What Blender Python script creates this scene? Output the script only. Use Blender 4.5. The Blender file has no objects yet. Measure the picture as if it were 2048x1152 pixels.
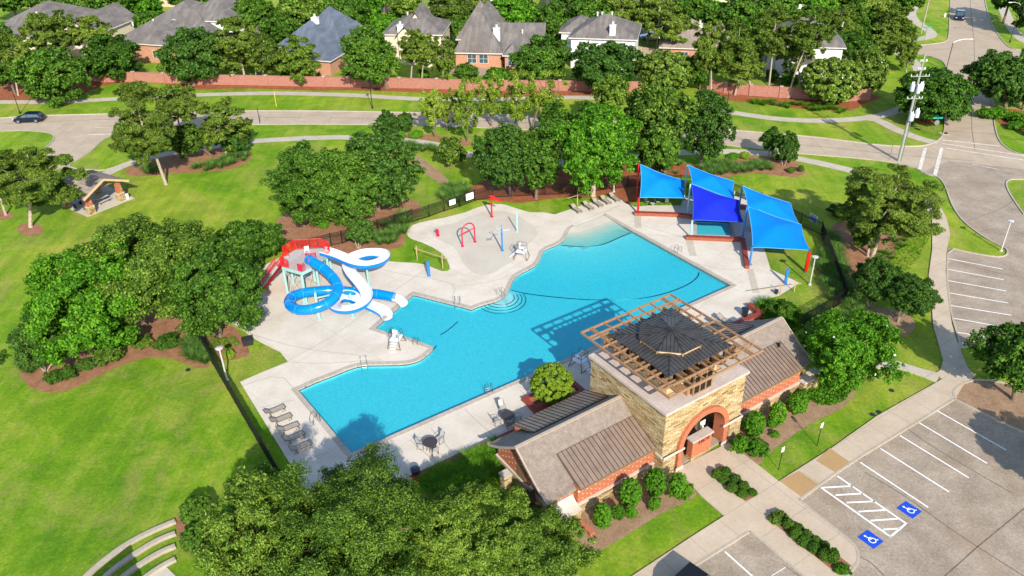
import bpy, math, random
import numpy as np
from mathutils import Vector, Matrix
from mathutils.geometry import tessellate_polygon
R = math.radians
rnd = random.Random(7)
scene = bpy.context.scene
COL = scene.collection
# ---------------------------------------------------------------- camera
CAMH = 47.6
FPX = 1631.507          # focal length in pixels of the 2048 px wide photograph
PITCH, ROLL, AXA = 0.55203591, -0.02247824, 0.98268045
_cp, _sp = math.cos(PITCH), math.sin(PITCH)
_f = Vector((0, _cp, -_sp)); _r0 = Vector((1, 0, 0)); _u0 = _r0.cross(_f)
_cr, _sr = math.cos(ROLL), math.sin(ROLL)
CR = _cr*_r0 + _sr*_u0; CU = -_sr*_r0 + _cr*_u0; CF = _f
CPOS = Vector((0, 0, CAMH))
cam_d = bpy.data.cameras.new('camera'); cam = bpy.data.objects.new('camera', cam_d); COL.objects.link(cam)
cam_d.sensor_width = 36.0; cam_d.lens = 36.0*FPX/2048.0; cam_d.clip_start = 0.5; cam_d.clip_end = 3000
cam.matrix_world = Matrix(((CR.x, CU.x, -CF.x, CPOS.x), (CR.y, CU.y, -CF.y, CPOS.y), (CR.z, CU.z, -CF.z, CPOS.z), (0, 0, 0, 1)))
scene.camera = cam
# ---------------------------------------------------------------- sky, sun, exposure
SUN_EL, SUN_AZ = R(32.5), R(165.5)      # azimuth clockwise from +Y
world = bpy.data.worlds.new('World'); scene.world = world; world.use_nodes = True
wn = world.node_tree
bg = wn.nodes['Background']; sky = wn.nodes.new('ShaderNodeTexSky'); sky.sky_type = 'NISHITA'
sky.sun_disc = False; sky.sun_elevation = SUN_EL; sky.sun_rotation = SUN_AZ; sky.air_density = 1.0; sky.dust_density = 0.6
wn.links.new(sky.outputs[0], bg.inputs[0]); bg.inputs[1].default_value = 0.15
sun_d = bpy.data.lights.new('sun', 'SUN'); sun_d.energy = 4.0; sun_d.angle = R(0.5); sun_d.color = (1.0, 0.93, 0.82)
sun = bpy.data.objects.new('sun', sun_d); COL.objects.link(sun)
SD = Vector((-math.sin(SUN_AZ)*math.cos(SUN_EL), -math.cos(SUN_AZ)*math.cos(SUN_EL), -math.sin(SUN_EL)))
sun.rotation_euler = SD.to_track_quat('-Z', 'Y').to_euler(); sun.location = (0, -20, 80)
vs = scene.view_settings; vs.view_transform = 'Standard'; vs.look = 'None'; vs.exposure = 0.74; vs.gamma = 1.0
scene.cycles.max_bounces = 6; scene.cycles.transparent_max_bounces = 12; scene.cycles.caustics_reflective = False; scene.cycles.caustics_refractive = False

def at(px, py, z=0.0):
    """ground-plan survey: photo pixel -> world point at height z"""
    d = (px-1024)/FPX*CR - (py-576)/FPX*CU + CF
    return CPOS + d*((z-CAMH)/d.z)
def zm(x, y, sc, ox, oy):
    return (x/sc+ox, y/sc+oy)
E1 = Vector((math.sin(AXA), math.cos(AXA), 0)); E2 = Vector((math.cos(AXA), -math.sin(AXA), 0))
BROT = math.atan2(E1.y, E1.x)
# ---------------------------------------------------------------- object helpers
def tag(o, label=None, cat=None, group=None, kind=None):
    if label: o['label'] = label
    if cat: o['category'] = cat
    if group: o['group'] = group
    if kind: o['kind'] = kind
    return o
def thing(name, label, cat, loc=(0, 0, 0), rz=0.0, group=None):
    o = bpy.data.objects.new(name, None); COL.objects.link(o); o.empty_display_size = 0.3
    o.location = loc; o.rotation_euler = (0, 0, rz)
    return tag(o, label, cat, group)
def children(o): return [c for c in list(COL.objects) if c.parent == o]
def dup(root, loc, rz, label, scale=None, kids=None):
    def cp(o, parent):
        c = o.copy(); COL.objects.link(c); c.parent = parent
        for ch in kids_of(o): cp(ch, c)
        return c
    r = cp(root, None); r.location = loc; r.rotation_euler = (0, 0, rz); r['label'] = label
    if scale: r.scale = (scale,)*3
    return r
KIDS = {}
def kids_of(o): return KIDS.get(o.name, [])
def link(o, parent):
    COL.objects.link(o)
    if parent is not None:
        o.parent = parent; KIDS.setdefault(parent.name, []).append(o)
    return o

class MB:
    def __init__(s): s.v = []; s.f = []; s.m = []; s.mi = 0; s.T = None
    def add(s, vs, fs):
        b = len(s.v)
        if s.T is not None: vs = [s.T @ Vector(p) for p in vs]
        s.v += [tuple(p) for p in vs]; s.f += [tuple(i+b for i in f) for f in fs]; s.m += [s.mi]*len(fs)
        return s
    def box(s, x0, x1, y0, y1, z0, z1):
        return s.add([(x0,y0,z0),(x1,y0,z0),(x1,y1,z0),(x0,y1,z0),(x0,y0,z1),(x1,y0,z1),(x1,y1,z1),(x0,y1,z1)],
                     [(3,2,1,0),(4,5,6,7),(0,1,5,4),(1,2,6,5),(2,3,7,6),(3,0,4,7)])
    def cbox(s, cx, cy, cz, sx, sy, sz, rz=0.0):
        c, n = math.cos(rz), math.sin(rz); vs = []
        for dz in (-sz/2, sz/2):
            for dx, dy in ((-sx/2,-sy/2),(sx/2,-sy/2),(sx/2,sy/2),(-sx/2,sy/2)):
                vs.append((cx+dx*c-dy*n, cy+dx*n+dy*c, cz+dz))
        return s.add(vs, [(3,2,1,0),(4,5,6,7),(0,1,5,4),(1,2,6,5),(2,3,7,6),(3,0,4,7)])
    def beam(s, p, q, w, h=None, up=(0,0,1)):
        h = h or w; p = Vector(p); q = Vector(q); d = (q-p).normalized(); u = Vector(up)
        if abs(d.dot(u)) > 0.98: u = Vector((1, 0, 0))
        a = d.cross(u).normalized(); b = a.cross(d).normalized(); vs = []
        for e in (p, q):
            for i, j in ((-1,-1),(1,-1),(1,1),(-1,1)): vs.append(e+a*(i*w/2)+b*(j*h/2))
        return s.add(vs, [(3,2,1,0),(4,5,6,7),(0,1,5,4),(1,2,6,5),(2,3,7,6),(3,0,4,7)])
    def tube(s, pts, r, n=8, cap=True, closed=False):
        pts = [Vector(p) for p in pts]; N = len(pts); rr = r if isinstance(r, (list, tuple)) else [r]*N
        vs = []; prev = None
        for i, p in enumerate(pts):
            a = pts[(i-1) % N] if (i > 0 or closed) else p; b = pts[(i+1) % N] if (i < N-1 or closed) else p
            d = (b-a)
            if d.length < 1e-9: d = Vector((0,0,1))
            d.normalize()
            if prev is None:
                u = Vector((0,0,1)) if abs(d.z) < 0.9 else Vector((1,0,0)); x = d.cross(u).normalized()
            else:
                x = (prev - d*prev.dot(d))
                x = x.normalized() if x.length > 1e-6 else d.orthogonal().normalized()
            prev = x; y = d.cross(x)
            for k in range(n):
                t = 2*math.pi*k/n; vs.append(p + x*(math.cos(t)*rr[i]) + y*(math.sin(t)*rr[i]))
        fs = []
        for i in range(N if closed else N-1):
            j = (i+1) % N
            for k in range(n): fs.append((i*n+k, i*n+(k+1) % n, j*n+(k+1) % n, j*n+k))
        if cap and not closed: fs += [tuple(range(n-1, -1, -1)), tuple(range((N-1)*n, N*n))]
        return s.add(vs, fs)
    def lathe(s, prof, c=(0,0,0), n=16):
        vs = []
        for r, z in prof:
            for k in range(n):
                t = 2*math.pi*k/n; vs.append((c[0]+r*math.cos(t), c[1]+r*math.sin(t), c[2]+z))
        fs = []
        for i in range(len(prof)-1):
            for k in range(n): fs.append((i*n+k, i*n+(k+1) % n, (i+1)*n+(k+1) % n, (i+1)*n+k))
        fs += [tuple(range(n-1, -1, -1)), tuple(range((len(prof)-1)*n, len(prof)*n))]
        return s.add(vs, fs)
    def prism(s, poly, z0, z1, holes=()):
        """horizontal polygon with holes, extruded; z0 None = sheet only"""
        loops = [[Vector((p[0], p[1], 0)) for p in L] for L in [poly]+list(holes)]
        tri = tessellate_polygon(loops); flat = [p for L in loops for p in L]
        n = len(flat); fs = []
        for t in tri:
            a, b, c = flat[t[0]], flat[t[1]], flat[t[2]]
            fs.append(tuple(t) if (b-a).cross(c-a).z > 0 else (t[0], t[2], t[1]))
        top = [(p.x, p.y, z1) for p in flat]
        if z0 is None: return s.add(top, fs)
        vs = top + [(p.x, p.y, z0) for p in flat]; fs2 = list(fs) + [tuple(reversed([i+n for i in t])) for t in fs]
        b = 0
        for li, L in enumerate(loops):
            m = len(L); ar = sum(L[i].x*L[(i+1) % m].y-L[(i+1) % m].x*L[i].y for i in range(m))
            for i in range(m):
                a, c = b+i, b+(i+1) % m
                q = (a, a+n, c+n, c)
                if (ar > 0) != (li > 0): q = tuple(reversed(q)) if False else (a+n, c+n, c, a)
                else: q = (a, c, c+n, a+n)
                fs2.append(q)
            b += m
        return s.add(vs, fs2)
    def wallprism(s, poly, y0, y1):
        """polygon given in x,z extruded from y0 to y1"""
        loop = [Vector((p[0], p[1], 0)) for p in poly]; tri = tessellate_polygon([loop]); n = len(loop)
        vs = [(p.x, y0, p.y) for p in loop]+[(p.x, y1, p.y) for p in loop]
        fs = [tuple(t) for t in tri]+[tuple(reversed([i+n for i in t])) for t in tri]
        fs += [(i, (i+1) % n, (i+1) % n+n, i+n) for i in range(n)]
        return s.add(vs, fs)
    def disc(s, c, r, n=20, z=None):
        vs = [(c[0]+r*math.cos(2*math.pi*k/n), c[1]+r*math.sin(2*math.pi*k/n), c[2]) for k in range(n)]
        return s.add(vs, [tuple(range(n))])
    def build(s, name, mat, parent=None, smooth=False, origin=None, normals=True):
        me = bpy.data.meshes.new(name)
        vs = s.v
        if origin is not None: vs = [(p[0]-origin[0], p[1]-origin[1], p[2]-origin[2]) for p in vs]
        me.from_pydata(vs, [], s.f)
        mats = mat if isinstance(mat, (list, tuple)) else [mat]
        for m in mats: me.materials.append(m)
        if len(mats) > 1: me.polygons.foreach_set('material_index', s.m)
        if normals:
            import bmesh
            bm = bmesh.new(); bm.from_mesh(me); bmesh.ops.recalc_face_normals(bm, faces=bm.faces); bm.to_mesh(me); bm.free()
        if smooth:
            me.polygons.foreach_set('use_smooth', [True]*len(me.polygons))
            try: me.set_sharp_from_angle(angle=R(40))
            except Exception: pass
        me.update()
        return link(bpy.data.objects.new(name, me), parent)

# ---------------------------------------------------------------- materials
def newmat(name):
    m = bpy.data.materials.new(name); m.use_nodes = True; nt = m.node_tree
    return m, nt, nt.nodes['Principled BSDF']
def srgb(r, g, b):
    f = lambda c: ((c/255+0.055)/1.055)**2.4 if c > 10 else c/255/12.92
    return (f(r), f(g), f(b), 1)
def plain(name, col, rough=0.6, metal=0.0, noise=0.0, nscale=6.0, bump=0.0, bscale=30.0, spec=0.5, coat=0.0):
    m, nt, p = newmat(name)
    p.inputs['Roughness'].default_value = rough; p.inputs['Metallic'].default_value = metal
    p.inputs['Specular IOR Level'].default_value = spec; p.inputs['Coat Weight'].default_value = coat
    c = tuple(col)+((1,) if len(col) == 3 else ())
    p.inputs['Base Color'].default_value = c
    tc = nt.nodes.new('ShaderNodeTexCoord')
    if noise:
        n = nt.nodes.new('ShaderNodeTexNoise'); n.inputs['Scale'].default_value = nscale; n.inputs['Detail'].default_value = 5
        nt.links.new(tc.outputs['Object'], n.inputs[0])
        mr = nt.nodes.new('ShaderNodeMapRange'); mr.inputs[1].default_value = 0.25; mr.inputs[2].default_value = 0.75
        mr.inputs[3].default_value = 1-noise; mr.inputs[4].default_value = 1+noise
        nt.links.new(n.outputs[0], mr.inputs[0])
        mx = nt.nodes.new('ShaderNodeVectorMath'); mx.operation = 'SCALE'; mx.inputs[0].default_value = c[:3]
        nt.links.new(mr.outputs[0], mx.inputs['Scale']); nt.links.new(mx.outputs[0], p.inputs['Base Color'])
    if bump:
        n = nt.nodes.new('ShaderNodeTexNoise'); n.inputs['Scale'].default_value = bscale; nt.links.new(tc.outputs['Object'], n.inputs[0])
        b = nt.nodes.new('ShaderNodeBump'); b.inputs['Strength'].default_value = bump; b.inputs['Distance'].default_value = 0.02
        nt.links.new(n.outputs[0], b.inputs['Height']); nt.links.new(b.outputs[0], p.inputs['Normal'])
    return m
class NT:
    """small node-graph writer"""
    def __init__(s, m): s.nt = m.node_tree; s.p = s.nt.nodes['Principled BSDF']; s.tc = s.nt.nodes.new('ShaderNodeTexCoord')
    def n(s, t, **kw):
        x = s.nt.nodes.new(t)
        for k, v in kw.items(): setattr(x, k, v)
        return x
    def l(s, a, b): s.nt.links.new(a, b)
    def noise(s, sc, det=4, rough=0.55, coord=None, dist=0.0, stretch=None, rot=0.0):
        x = s.n('ShaderNodeTexNoise'); x.inputs['Scale'].default_value = sc; x.inputs['Detail'].default_value = det
        x.inputs['Roughness'].default_value = rough; x.inputs['Distortion'].default_value = dist
        src = coord or s.tc.outputs['Object']
        if stretch:
            mp = s.n('ShaderNodeMapping'); mp.inputs['Scale'].default_value = stretch; mp.inputs['Rotation'].default_value = (0, 0, rot)
            s.l(src, mp.inputs[0]); src = mp.outputs[0]
        s.l(src, x.inputs[0]); return x.outputs[0]
    def ramp(s, fac, stops, interp='LINEAR'):
        x = s.n('ShaderNodeValToRGB'); x.color_ramp.interpolation = interp; el = x.color_ramp.elements
        while len(el) < len(stops): el.new(0.5)
        for e, (pos, c) in zip(el, stops):
            e.position = pos; e.color = tuple(c)+((1,) if len(c) == 3 else ())
        s.l(fac, x.inputs[0]); return x.outputs[0]
    def mix(s, fac, a, b, mode='MIX'):
        x = s.n('ShaderNodeMix', data_type='RGBA', blend_type=mode)
        for sock, v in ((x.inputs[0], fac), (x.inputs[6], a), (x.inputs[7], b)):
            if isinstance(v, (int, float)): sock.default_value = v
            elif isinstance(v, (tuple, list)): sock.default_value = tuple(v)+((1,) if len(v) == 3 else ())
            else: s.l(v, sock)
        return x.outputs[2]
    def math(s, op, a, b=None, clamp=False):
        x = s.n('ShaderNodeMath', operation=op); x.use_clamp = clamp
        for sock, v in ((x.inputs[0], a), (x.inputs[1], b)):
            if v is None: continue
            if isinstance(v, (int, float)): sock.default_value = v
            else: s.l(v, sock)
        return x.outputs[0]
    def bump(s, h, strength=0.3, dist=0.02):
        b = s.n('ShaderNodeBump'); b.inputs['Strength'].default_value = strength; b.inputs['Distance'].default_value = dist
        s.l(h, b.inputs['Height']); s.l(b.outputs[0], s.p.inputs['Normal'])
    def base(s, c, rough=0.8):
        if isinstance(c, tuple): s.p.inputs['Base Color'].default_value = c+((1,) if len(c) == 3 else ())
        else: s.l(c, s.p.inputs['Base Color'])
        s.p.inputs['Roughness'].default_value = rough
M = {}
def mk(name):
    m, nt, p = newmat(name); M[name] = m; return NT(m)
# lawn
g = mk('grass')
a = g.ramp(g.noise(0.035, 4, 0.5, dist=0.8), [(0.40, (0.105, 0.245, 0.010)), (0.50, (0.175, 0.31, 0.013)), (0.60, (0.30, 0.345, 0.035))])
b = g.ramp(g.noise(0.22, 8, 0.7, dist=0.5), [(0.39, (0.09, 0.215, 0.009)), (0.50, (0.175, 0.305, 0.013)), (0.61, (0.33, 0.36, 0.055))])
c = g.mix(0.55, a, b)
dry = g.ramp(g.noise(0.10, 9, 0.75, dist=1.0), [(0.50, (0, 0, 0)), (0.64, (1, 1, 1))])
c = g.mix(g.math('MULTIPLY', dry, 0.6), c, (0.33, 0.285, 0.085))
wear = g.ramp(g.noise(0.6, 9, 0.8, dist=0.6), [(0.56, (0, 0, 0)), (0.68, (1, 1, 1))])
c = g.mix(g.math('MULTIPLY', wear, 0.4), c, (0.34, 0.27, 0.11))
fine = g.ramp(g.noise(3.2, 8, 0.85), [(0.30, (0.55, 0.58, 0.5)), (0.70, (1.42, 1.38, 1.5))])
mow = g.ramp(g.noise(0.9, 2, 0.5, stretch=(1, 0.06, 1), rot=-0.56), [(0.4, (0.91, 0.93, 0.9)), (0.6, (1.08, 1.06, 1.0))])
c = g.mix(1.0, g.mix(1.0, c, fine, 'MULTIPLY'), mow, 'MULTIPLY')
g.base(c, 0.85); g.p.inputs['Specular IOR Level'].default_value = 0.1; g.bump(g.noise(7, 6, 0.85), 1.0, 0.10)
# concrete family
def concrete(name, lo, hi, joints=None, jr=0.0, stain=0.3, rust=None, jcol=0.45, jw=0.012):
    g = mk(name)
    c = g.ramp(g.noise(0.35, 7, 0.7), [(0.3, lo), (0.7, hi)])
    c = g.mix(1.0, c, g.ramp(g.noise(5, 5, 0.7), [(0.3, (1-stain*0.35,)*3), (0.7, (1+stain*0.2,)*3)]), 'MULTIPLY')
    sp = g.ramp(g.noise(1.3, 8, 0.8), [(0.62, (0, 0, 0)), (0.8, (stain,)*3)])
    c = g.mix(sp, c, tuple(x*0.62 for x in lo))
    if rust:
        c = g.mix(g.ramp(g.noise(0.17, 6, 0.7), [(0.5, (0, 0, 0)), (0.72, (0.55,)*3)]), c, rust)
    if joints:
        mp = g.n('ShaderNodeMapping'); mp.inputs['Rotation'].default_value = (0, 0, -jr); g.l(g.tc.outputs['Object'], mp.inputs[0])
        br = g.n('ShaderNodeTexBrick'); br.offset = 0.0; br.inputs['Scale'].default_value = 1.0
        br.inputs['Brick Width'].default_value = joints[0]; br.inputs['Row Height'].default_value = joints[1]
        br.inputs['Mortar Size'].default_value = jw; br.inputs['Mortar Smooth'].default_value = 0.2
        g.l(mp.outputs[0], br.inputs[0])
        c = g.mix(g.math('MULTIPLY', br.outputs['Fac'], 0.8), c, tuple(x*jcol for x in lo))
    g.base(c, 0.85); g.bump(g.noise(40, 3, 0.7), 0.15, 0.01)
concrete('deck', (0.54, 0.475, 0.385), (0.66, 0.595, 0.505), (5.6, 4.2), BROT+0.25, 0.18, (0.44, 0.37, 0.28), 0.55, 0.014)
concrete('splash', (0.46, 0.41, 0.33), (0.54, 0.49, 0.41), None, 0, 0.22)
concrete('walk', (0.42, 0.36, 0.28), (0.52, 0.46, 0.37), (1.9, 1.9), BROT, 0.3, None, 0.45, 0.02)
concrete('plaza', (0.44, 0.35, 0.25), (0.54, 0.44, 0.33), (3.05, 3.05), BROT, 0.3, None, 0.4, 0.015)
concrete('tan_panel', (0.36, 0.22, 0.09), (0.42, 0.27, 0.12), None, 0, 0.2)
concrete('kerb', (0.36, 0.31, 0.24), (0.46, 0.40, 0.32), (3, 300), 0, 0.5)
concrete('road', (0.37, 0.285, 0.20), (0.49, 0.395, 0.29), (5.5, 60), 0.02, 0.35, None, 0.6, 0.03)
concrete('side_road', (0.36, 0.275, 0.19), (0.46, 0.37, 0.265), (40, 6), 0.35, 0.35, None, 0.6, 0.03)
concrete('parking', (0.25, 0.195, 0.14), (0.43, 0.355, 0.27), None, 0, 1.0, (0.25, 0.155, 0.085), 0.4, 0.03)
concrete('beach', (0.46, 0.43, 0.35), (0.54, 0.50, 0.42), None, 0, 0.2)
concrete('coping', (0.36, 0.31, 0.25), (0.48, 0.42, 0.35), (0.6, 0.6), BROT, 0.5)
concrete('white_stone', (0.46, 0.41, 0.33), (0.60, 0.55, 0.46), None, 0, 0.4)
concrete('cap_stone', (0.40, 0.31, 0.26), (0.58, 0.49, 0.43), None, 0, 0.5, (0.35, 0.22, 0.15))
concrete('patio', (0.34, 0.24, 0.17), (0.42, 0.31, 0.23), (0.6, 0.6), 0, 0.4)
concrete('asphalt', (0.10, 0.09, 0.085), (0.15, 0.14, 0.13), None, 0, 0.3)
# mulch
def mulch(name, a, b, c2):
    g = mk(name)
    c = g.ramp(g.noise(1.0, 6, 0.75), [(0.3, a), (0.5, b), (0.72, c2)])
    c = g.mix(1.0, c, g.ramp(g.noise(14, 5, 0.8), [(0.3, (0.5,)*3), (0.7, (1.5,)*3)]), 'MULTIPLY')
    g.base(c, 0.95); g.bump(g.noise(18, 4, 0.8), 1.0, 0.08)
mulch('mulch', (0.20, 0.075, 0.03), (0.32, 0.15, 0.07), (0.38, 0.21, 0.11))
mulch('mulch_red', (0.17, 0.045, 0.014), (0.30, 0.085, 0.025), (0.36, 0.13, 0.05))
mulch('mulch_tan', (0.24, 0.14, 0.075), (0.34, 0.21, 0.12), (0.40, 0.27, 0.16))
# brick and stone
def brickmat(name, cols, mortar, bw=0.24, bh=0.08, ms=0.012, bump=0.4, dots=None):
    g = mk(name)
    ge = g.n('ShaderNodeNewGeometry'); sep = g.n('ShaderNodeSeparateXYZ'); g.l(g.tc.outputs['Object'], sep.inputs[0])
    # local x+y along the wall, z up: works for axis-aligned walls in the object's own frame
    nrm = g.n('ShaderNodeSeparateXYZ'); vt = g.n('ShaderNodeVectorTransform', vector_type='NORMAL', convert_from='WORLD', convert_to='OBJECT')
    g.l(ge.outputs['True Normal'], vt.inputs[0]); g.l(vt.outputs[0], nrm.inputs[0])
    side = g.math('GREATER_THAN', g.math('ABSOLUTE', nrm.outputs[0]), 0.7)
    u = g.math('ADD', g.math('MULTIPLY', sep.outputs[0], g.math('SUBTRACT', 1.0, side)), g.math('MULTIPLY', sep.outputs[1], side))
    top = g.math('GREATER_THAN', g.math('ABSOLUTE', nrm.outputs[2]), 0.7)
    v = g.math('ADD', g.math('MULTIPLY', sep.outputs[2], g.math('SUBTRACT', 1.0, top)), g.math('MULTIPLY', sep.outputs[1], top))
    cmb = g.n('ShaderNodeCombineXYZ'); g.l(u, cmb.inputs[0]); g.l(v, cmb.inputs[1])
    wob = g.n('ShaderNodeVectorMath', operation='ADD')
    g.l(cmb.outputs[0], wob.inputs[0])
    if bump > 0.8:
        nn = g.n('ShaderNodeTexNoise'); nn.inputs['Scale'].default_value = 2.5; g.l(cmb.outputs[0], nn.inputs[0])
        sc = g.n('ShaderNodeVectorMath', operation='SCALE'); g.l(nn.outputs[1], sc.inputs[0]); sc.inputs['Scale'].default_value = 0.10
        g.l(sc.outputs[0], wob.inputs[1])
    br = g.n('ShaderNodeTexBrick'); br.inputs['Scale'].default_value = 1.0; br.inputs['Brick Width'].default_value = bw
    br.inputs['Row Height'].default_value = bh; br.inputs['Mortar Size'].default_value = ms; br.inputs['Color1'].default_value = (0, 0, 0, 1)
    br.inputs['Color2'].default_value = (1, 1, 1, 1); br.inputs['Mortar'].default_value = (0.5, 0.5, 0.5, 1); br.inputs['Bias'].default_value = 0.0
    g.l(wob.outputs[0], br.inputs[0])
    c = g.ramp(br.outputs['Color'], [(i/(len(cols)-1), x) for i, x in enumerate(cols)])
    c = g.mix(1.0, c, g.ramp(g.noise(6, 5, 0.7), [(0.3, (0.75,)*3), (0.7, (1.2,)*3)]), 'MULTIPLY')
    c = g.mix(br.outputs['Fac'], c, mortar)
    g.base(c, 0.9)
    h = g.math('SUBTRACT', g.noise(12, 4, 0.7), g.math('MULTIPLY', br.outputs['Fac'], 0.8)); g.bump(h, min(1, bump), 0.03)
brickmat('brick', [(0.36, 0.085, 0.028), (0.45, 0.12, 0.045), (0.50, 0.15, 0.06)], (0.40, 0.16, 0.09))
brickmat('brick_dark', [(0.24, 0.055, 0.022), (0.32, 0.08, 0.034), (0.36, 0.10, 0.045)], (0.28, 0.12, 0.07))
brickmat('fence_brick', [(0.30, 0.11, 0.07), (0.38, 0.15, 0.10), (0.42, 0.19, 0.13)], (0.36, 0.19, 0.15))
brickmat('house_brick', [(0.38, 0.17, 0.09), (0.50, 0.23, 0.13), (0.55, 0.28, 0.17)], (0.48, 0.26, 0.17))
brickmat('stone', [(0.20, 0.11, 0.035), (0.46, 0.32, 0.14), (0.56, 0.44, 0.24), (0.36, 0.22, 0.08), (0.62, 0.52, 0.32), (0.42, 0.28, 0.12)], (0.20, 0.13, 0.055), 0.62, 0.17, 0.018, 1.0)
# roofs
g = mk('shingle')
c = g.ramp(g.noise(2.2, 6, 0.8), [(0.3, (0.16, 0.125, 0.10)), (0.7, (0.30, 0.245, 0.20))])
c = g.mix(1.0, c, g.ramp(g.noise(9, 4, 0.8, stretch=(1, 3, 3)), [(0.3, (0.7,)*3), (0.7, (1.25,)*3)]), 'MULTIPLY'); g.base(c, 0.95); g.bump(g.noise(20, 3), 0.5, 0.03)
def roofmat(name, a, b):
    g = mk(name); c = g.ramp(g.noise(0.5, 6, 0.7), [(0.3, a), (0.7, b)])
    c = g.mix(1.0, c, g.ramp(g.noise(6, 5, 0.8), [(0.3, (0.75,)*3), (0.7, (1.25,)*3)]), 'MULTIPLY')
    sp = g.n('ShaderNodeSeparateXYZ'); g.l(g.tc.outputs['Object'], sp.inputs[0])
    cour = g.ramp(g.math('FRACT', g.math('MULTIPLY', sp.outputs[2], 5.0)), [(0.0, (0.8,)*3), (0.25, (1.05,)*3)])
    c = g.mix(0.6, c, g.mix(1.0, c, cour, 'MULTIPLY'))
    streak = g.ramp(g.noise(1.1, 4, 0.6, stretch=(1, 0.2, 0.1)), [(0.45, (0.78,)*3), (0.6, (1.06,)*3)]); c = g.mix(1.0, c, streak, 'MULTIPLY')
    g.base(c, 0.95); g.bump(g.noise(14, 3), 0.4, 0.05)
roofmat('roof_grey', (0.125, 0.108, 0.098), (0.20, 0.178, 0.16)); roofmat('roof_blue', (0.085, 0.105, 0.14), (0.13, 0.155, 0.20))
roofmat('roof_tan', (0.24, 0.19, 0.15), (0.34, 0.28, 0.23)); roofmat('roof_orange', (0.42, 0.20, 0.10), (0.55, 0.30, 0.18))
def metalroof(name, a, b, rough=0.45):
    g = mk(name); c = g.ramp(g.noise(1.2, 5, 0.6), [(0.3, a), (0.7, b)]); g.base(c, rough); g.p.inputs['Metallic'].default_value = 0.35
metalroof('metal_bronze', (0.24, 0.165, 0.12), (0.33, 0.24, 0.18)); metalroof('metal_dark', (0.055, 0.052, 0.052), (0.095, 0.09, 0.088)); metalroof('seam_dark', (0.03, 0.027, 0.025), (0.05, 0.045, 0.04))
# simple paints
for nm, col, ro, mt in [('wood_tan', (0.30, 0.165, 0.08), 0.7, 0), ('panel_tan', (0.58, 0.40, 0.22), 0.7, 0), ('trim', (0.62, 0.58, 0.52), 0.6, 0), ('fascia', (0.42, 0.33, 0.25), 0.7, 0),
    ('black_metal', (0.012, 0.012, 0.013), 0.45, 0.3), ('grey_metal', (0.30, 0.31, 0.31), 0.4, 0.7), ('dark_steel', (0.10, 0.105, 0.11), 0.4, 0.6), ('dark_frame', (0.055, 0.05, 0.045), 0.5, 0.3),
    ('pole_silver', (0.62, 0.60, 0.57), 0.45, 0.3), ('white_plastic', (0.82, 0.82, 0.84), 0.3, 0), ('slide_blue', (0.0, 0.20, 0.60), 0.16, 0), ('slide_white', (0.64, 0.65, 0.70), 0.18, 0),
    ('teal', (0.30, 0.56, 0.50), 0.4, 0), ('red', (0.62, 0.012, 0.012), 0.35, 0), ('crimson', (0.50, 0.006, 0.04), 0.35, 0), ('post_blue', (0.02, 0.19, 0.55), 0.35, 0), ('post_aqua', (0.30, 0.62, 0.66), 0.4, 0),
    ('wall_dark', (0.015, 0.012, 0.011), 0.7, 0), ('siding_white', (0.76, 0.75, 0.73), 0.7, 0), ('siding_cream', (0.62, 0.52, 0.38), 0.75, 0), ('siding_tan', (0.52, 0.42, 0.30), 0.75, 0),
    ('glass', (0.05, 0.09, 0.10), 0.08, 0), ('paint_white', (0.80, 0.79, 0.76), 0.7, 0), ('paint_blue', (0.005, 0.06, 0.50), 0.6, 0), ('tile_navy', (0.005, 0.012, 0.05), 0.3, 0), ('tile_red', (0.25, 0.035, 0.02), 0.6, 0),
    ('rubber', (0.02, 0.02, 0.02), 0.8, 0), ('car_blue', (0.012, 0.022, 0.06), 0.15, 0.4), ('car_white', (0.75, 0.75, 0.75), 0.2, 0), ('car_black', (0.012, 0.012, 0.014), 0.15, 0.2),
    ('sling', (0.33, 0.28, 0.23), 0.8, 0), ('mesh_grey', (0.40, 0.40, 0.39), 0.7, 0), ('table_top', (0.05, 0.035, 0.035), 0.4, 0), ('bin_black', (0.02, 0.02, 0.025), 0.5, 0),
    ('wood_post', (0.48, 0.33, 0.18), 0.8, 0), ('old_wood', (0.36, 0.28, 0.21), 0.9, 0), ('transformer', (0.44, 0.47, 0.51), 0.45, 0), ('pole_wood', (0.28, 0.29, 0.26), 0.85, 0), ('sign_green', (0.0, 0.32, 0.22), 0.5, 0),
    ('yellow', (0.62, 0.50, 0.06), 0.5, 0), ('lens', (0.7, 0.7, 0.68), 0.2, 0), ('notice', (0.72, 0.80, 0.62), 0.6, 0), ('bench_red', (0.46, 0.13, 0.07), 0.7, 0), ('door_brown', (0.20, 0.12, 0.06), 0.6, 0), ('text_red', (0.16, 0.01, 0.012), 0.6, 0),
    ('tail_red', (0.4, 0.01, 0.01), 0.2, 0), ('chrome', (0.7, 0.7, 0.72), 0.15, 1.0)]:
    M[nm] = plain(nm, col, ro, mt, noise=(0.12 if ro > 0.55 else 0.05), nscale=3.0)
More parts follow.
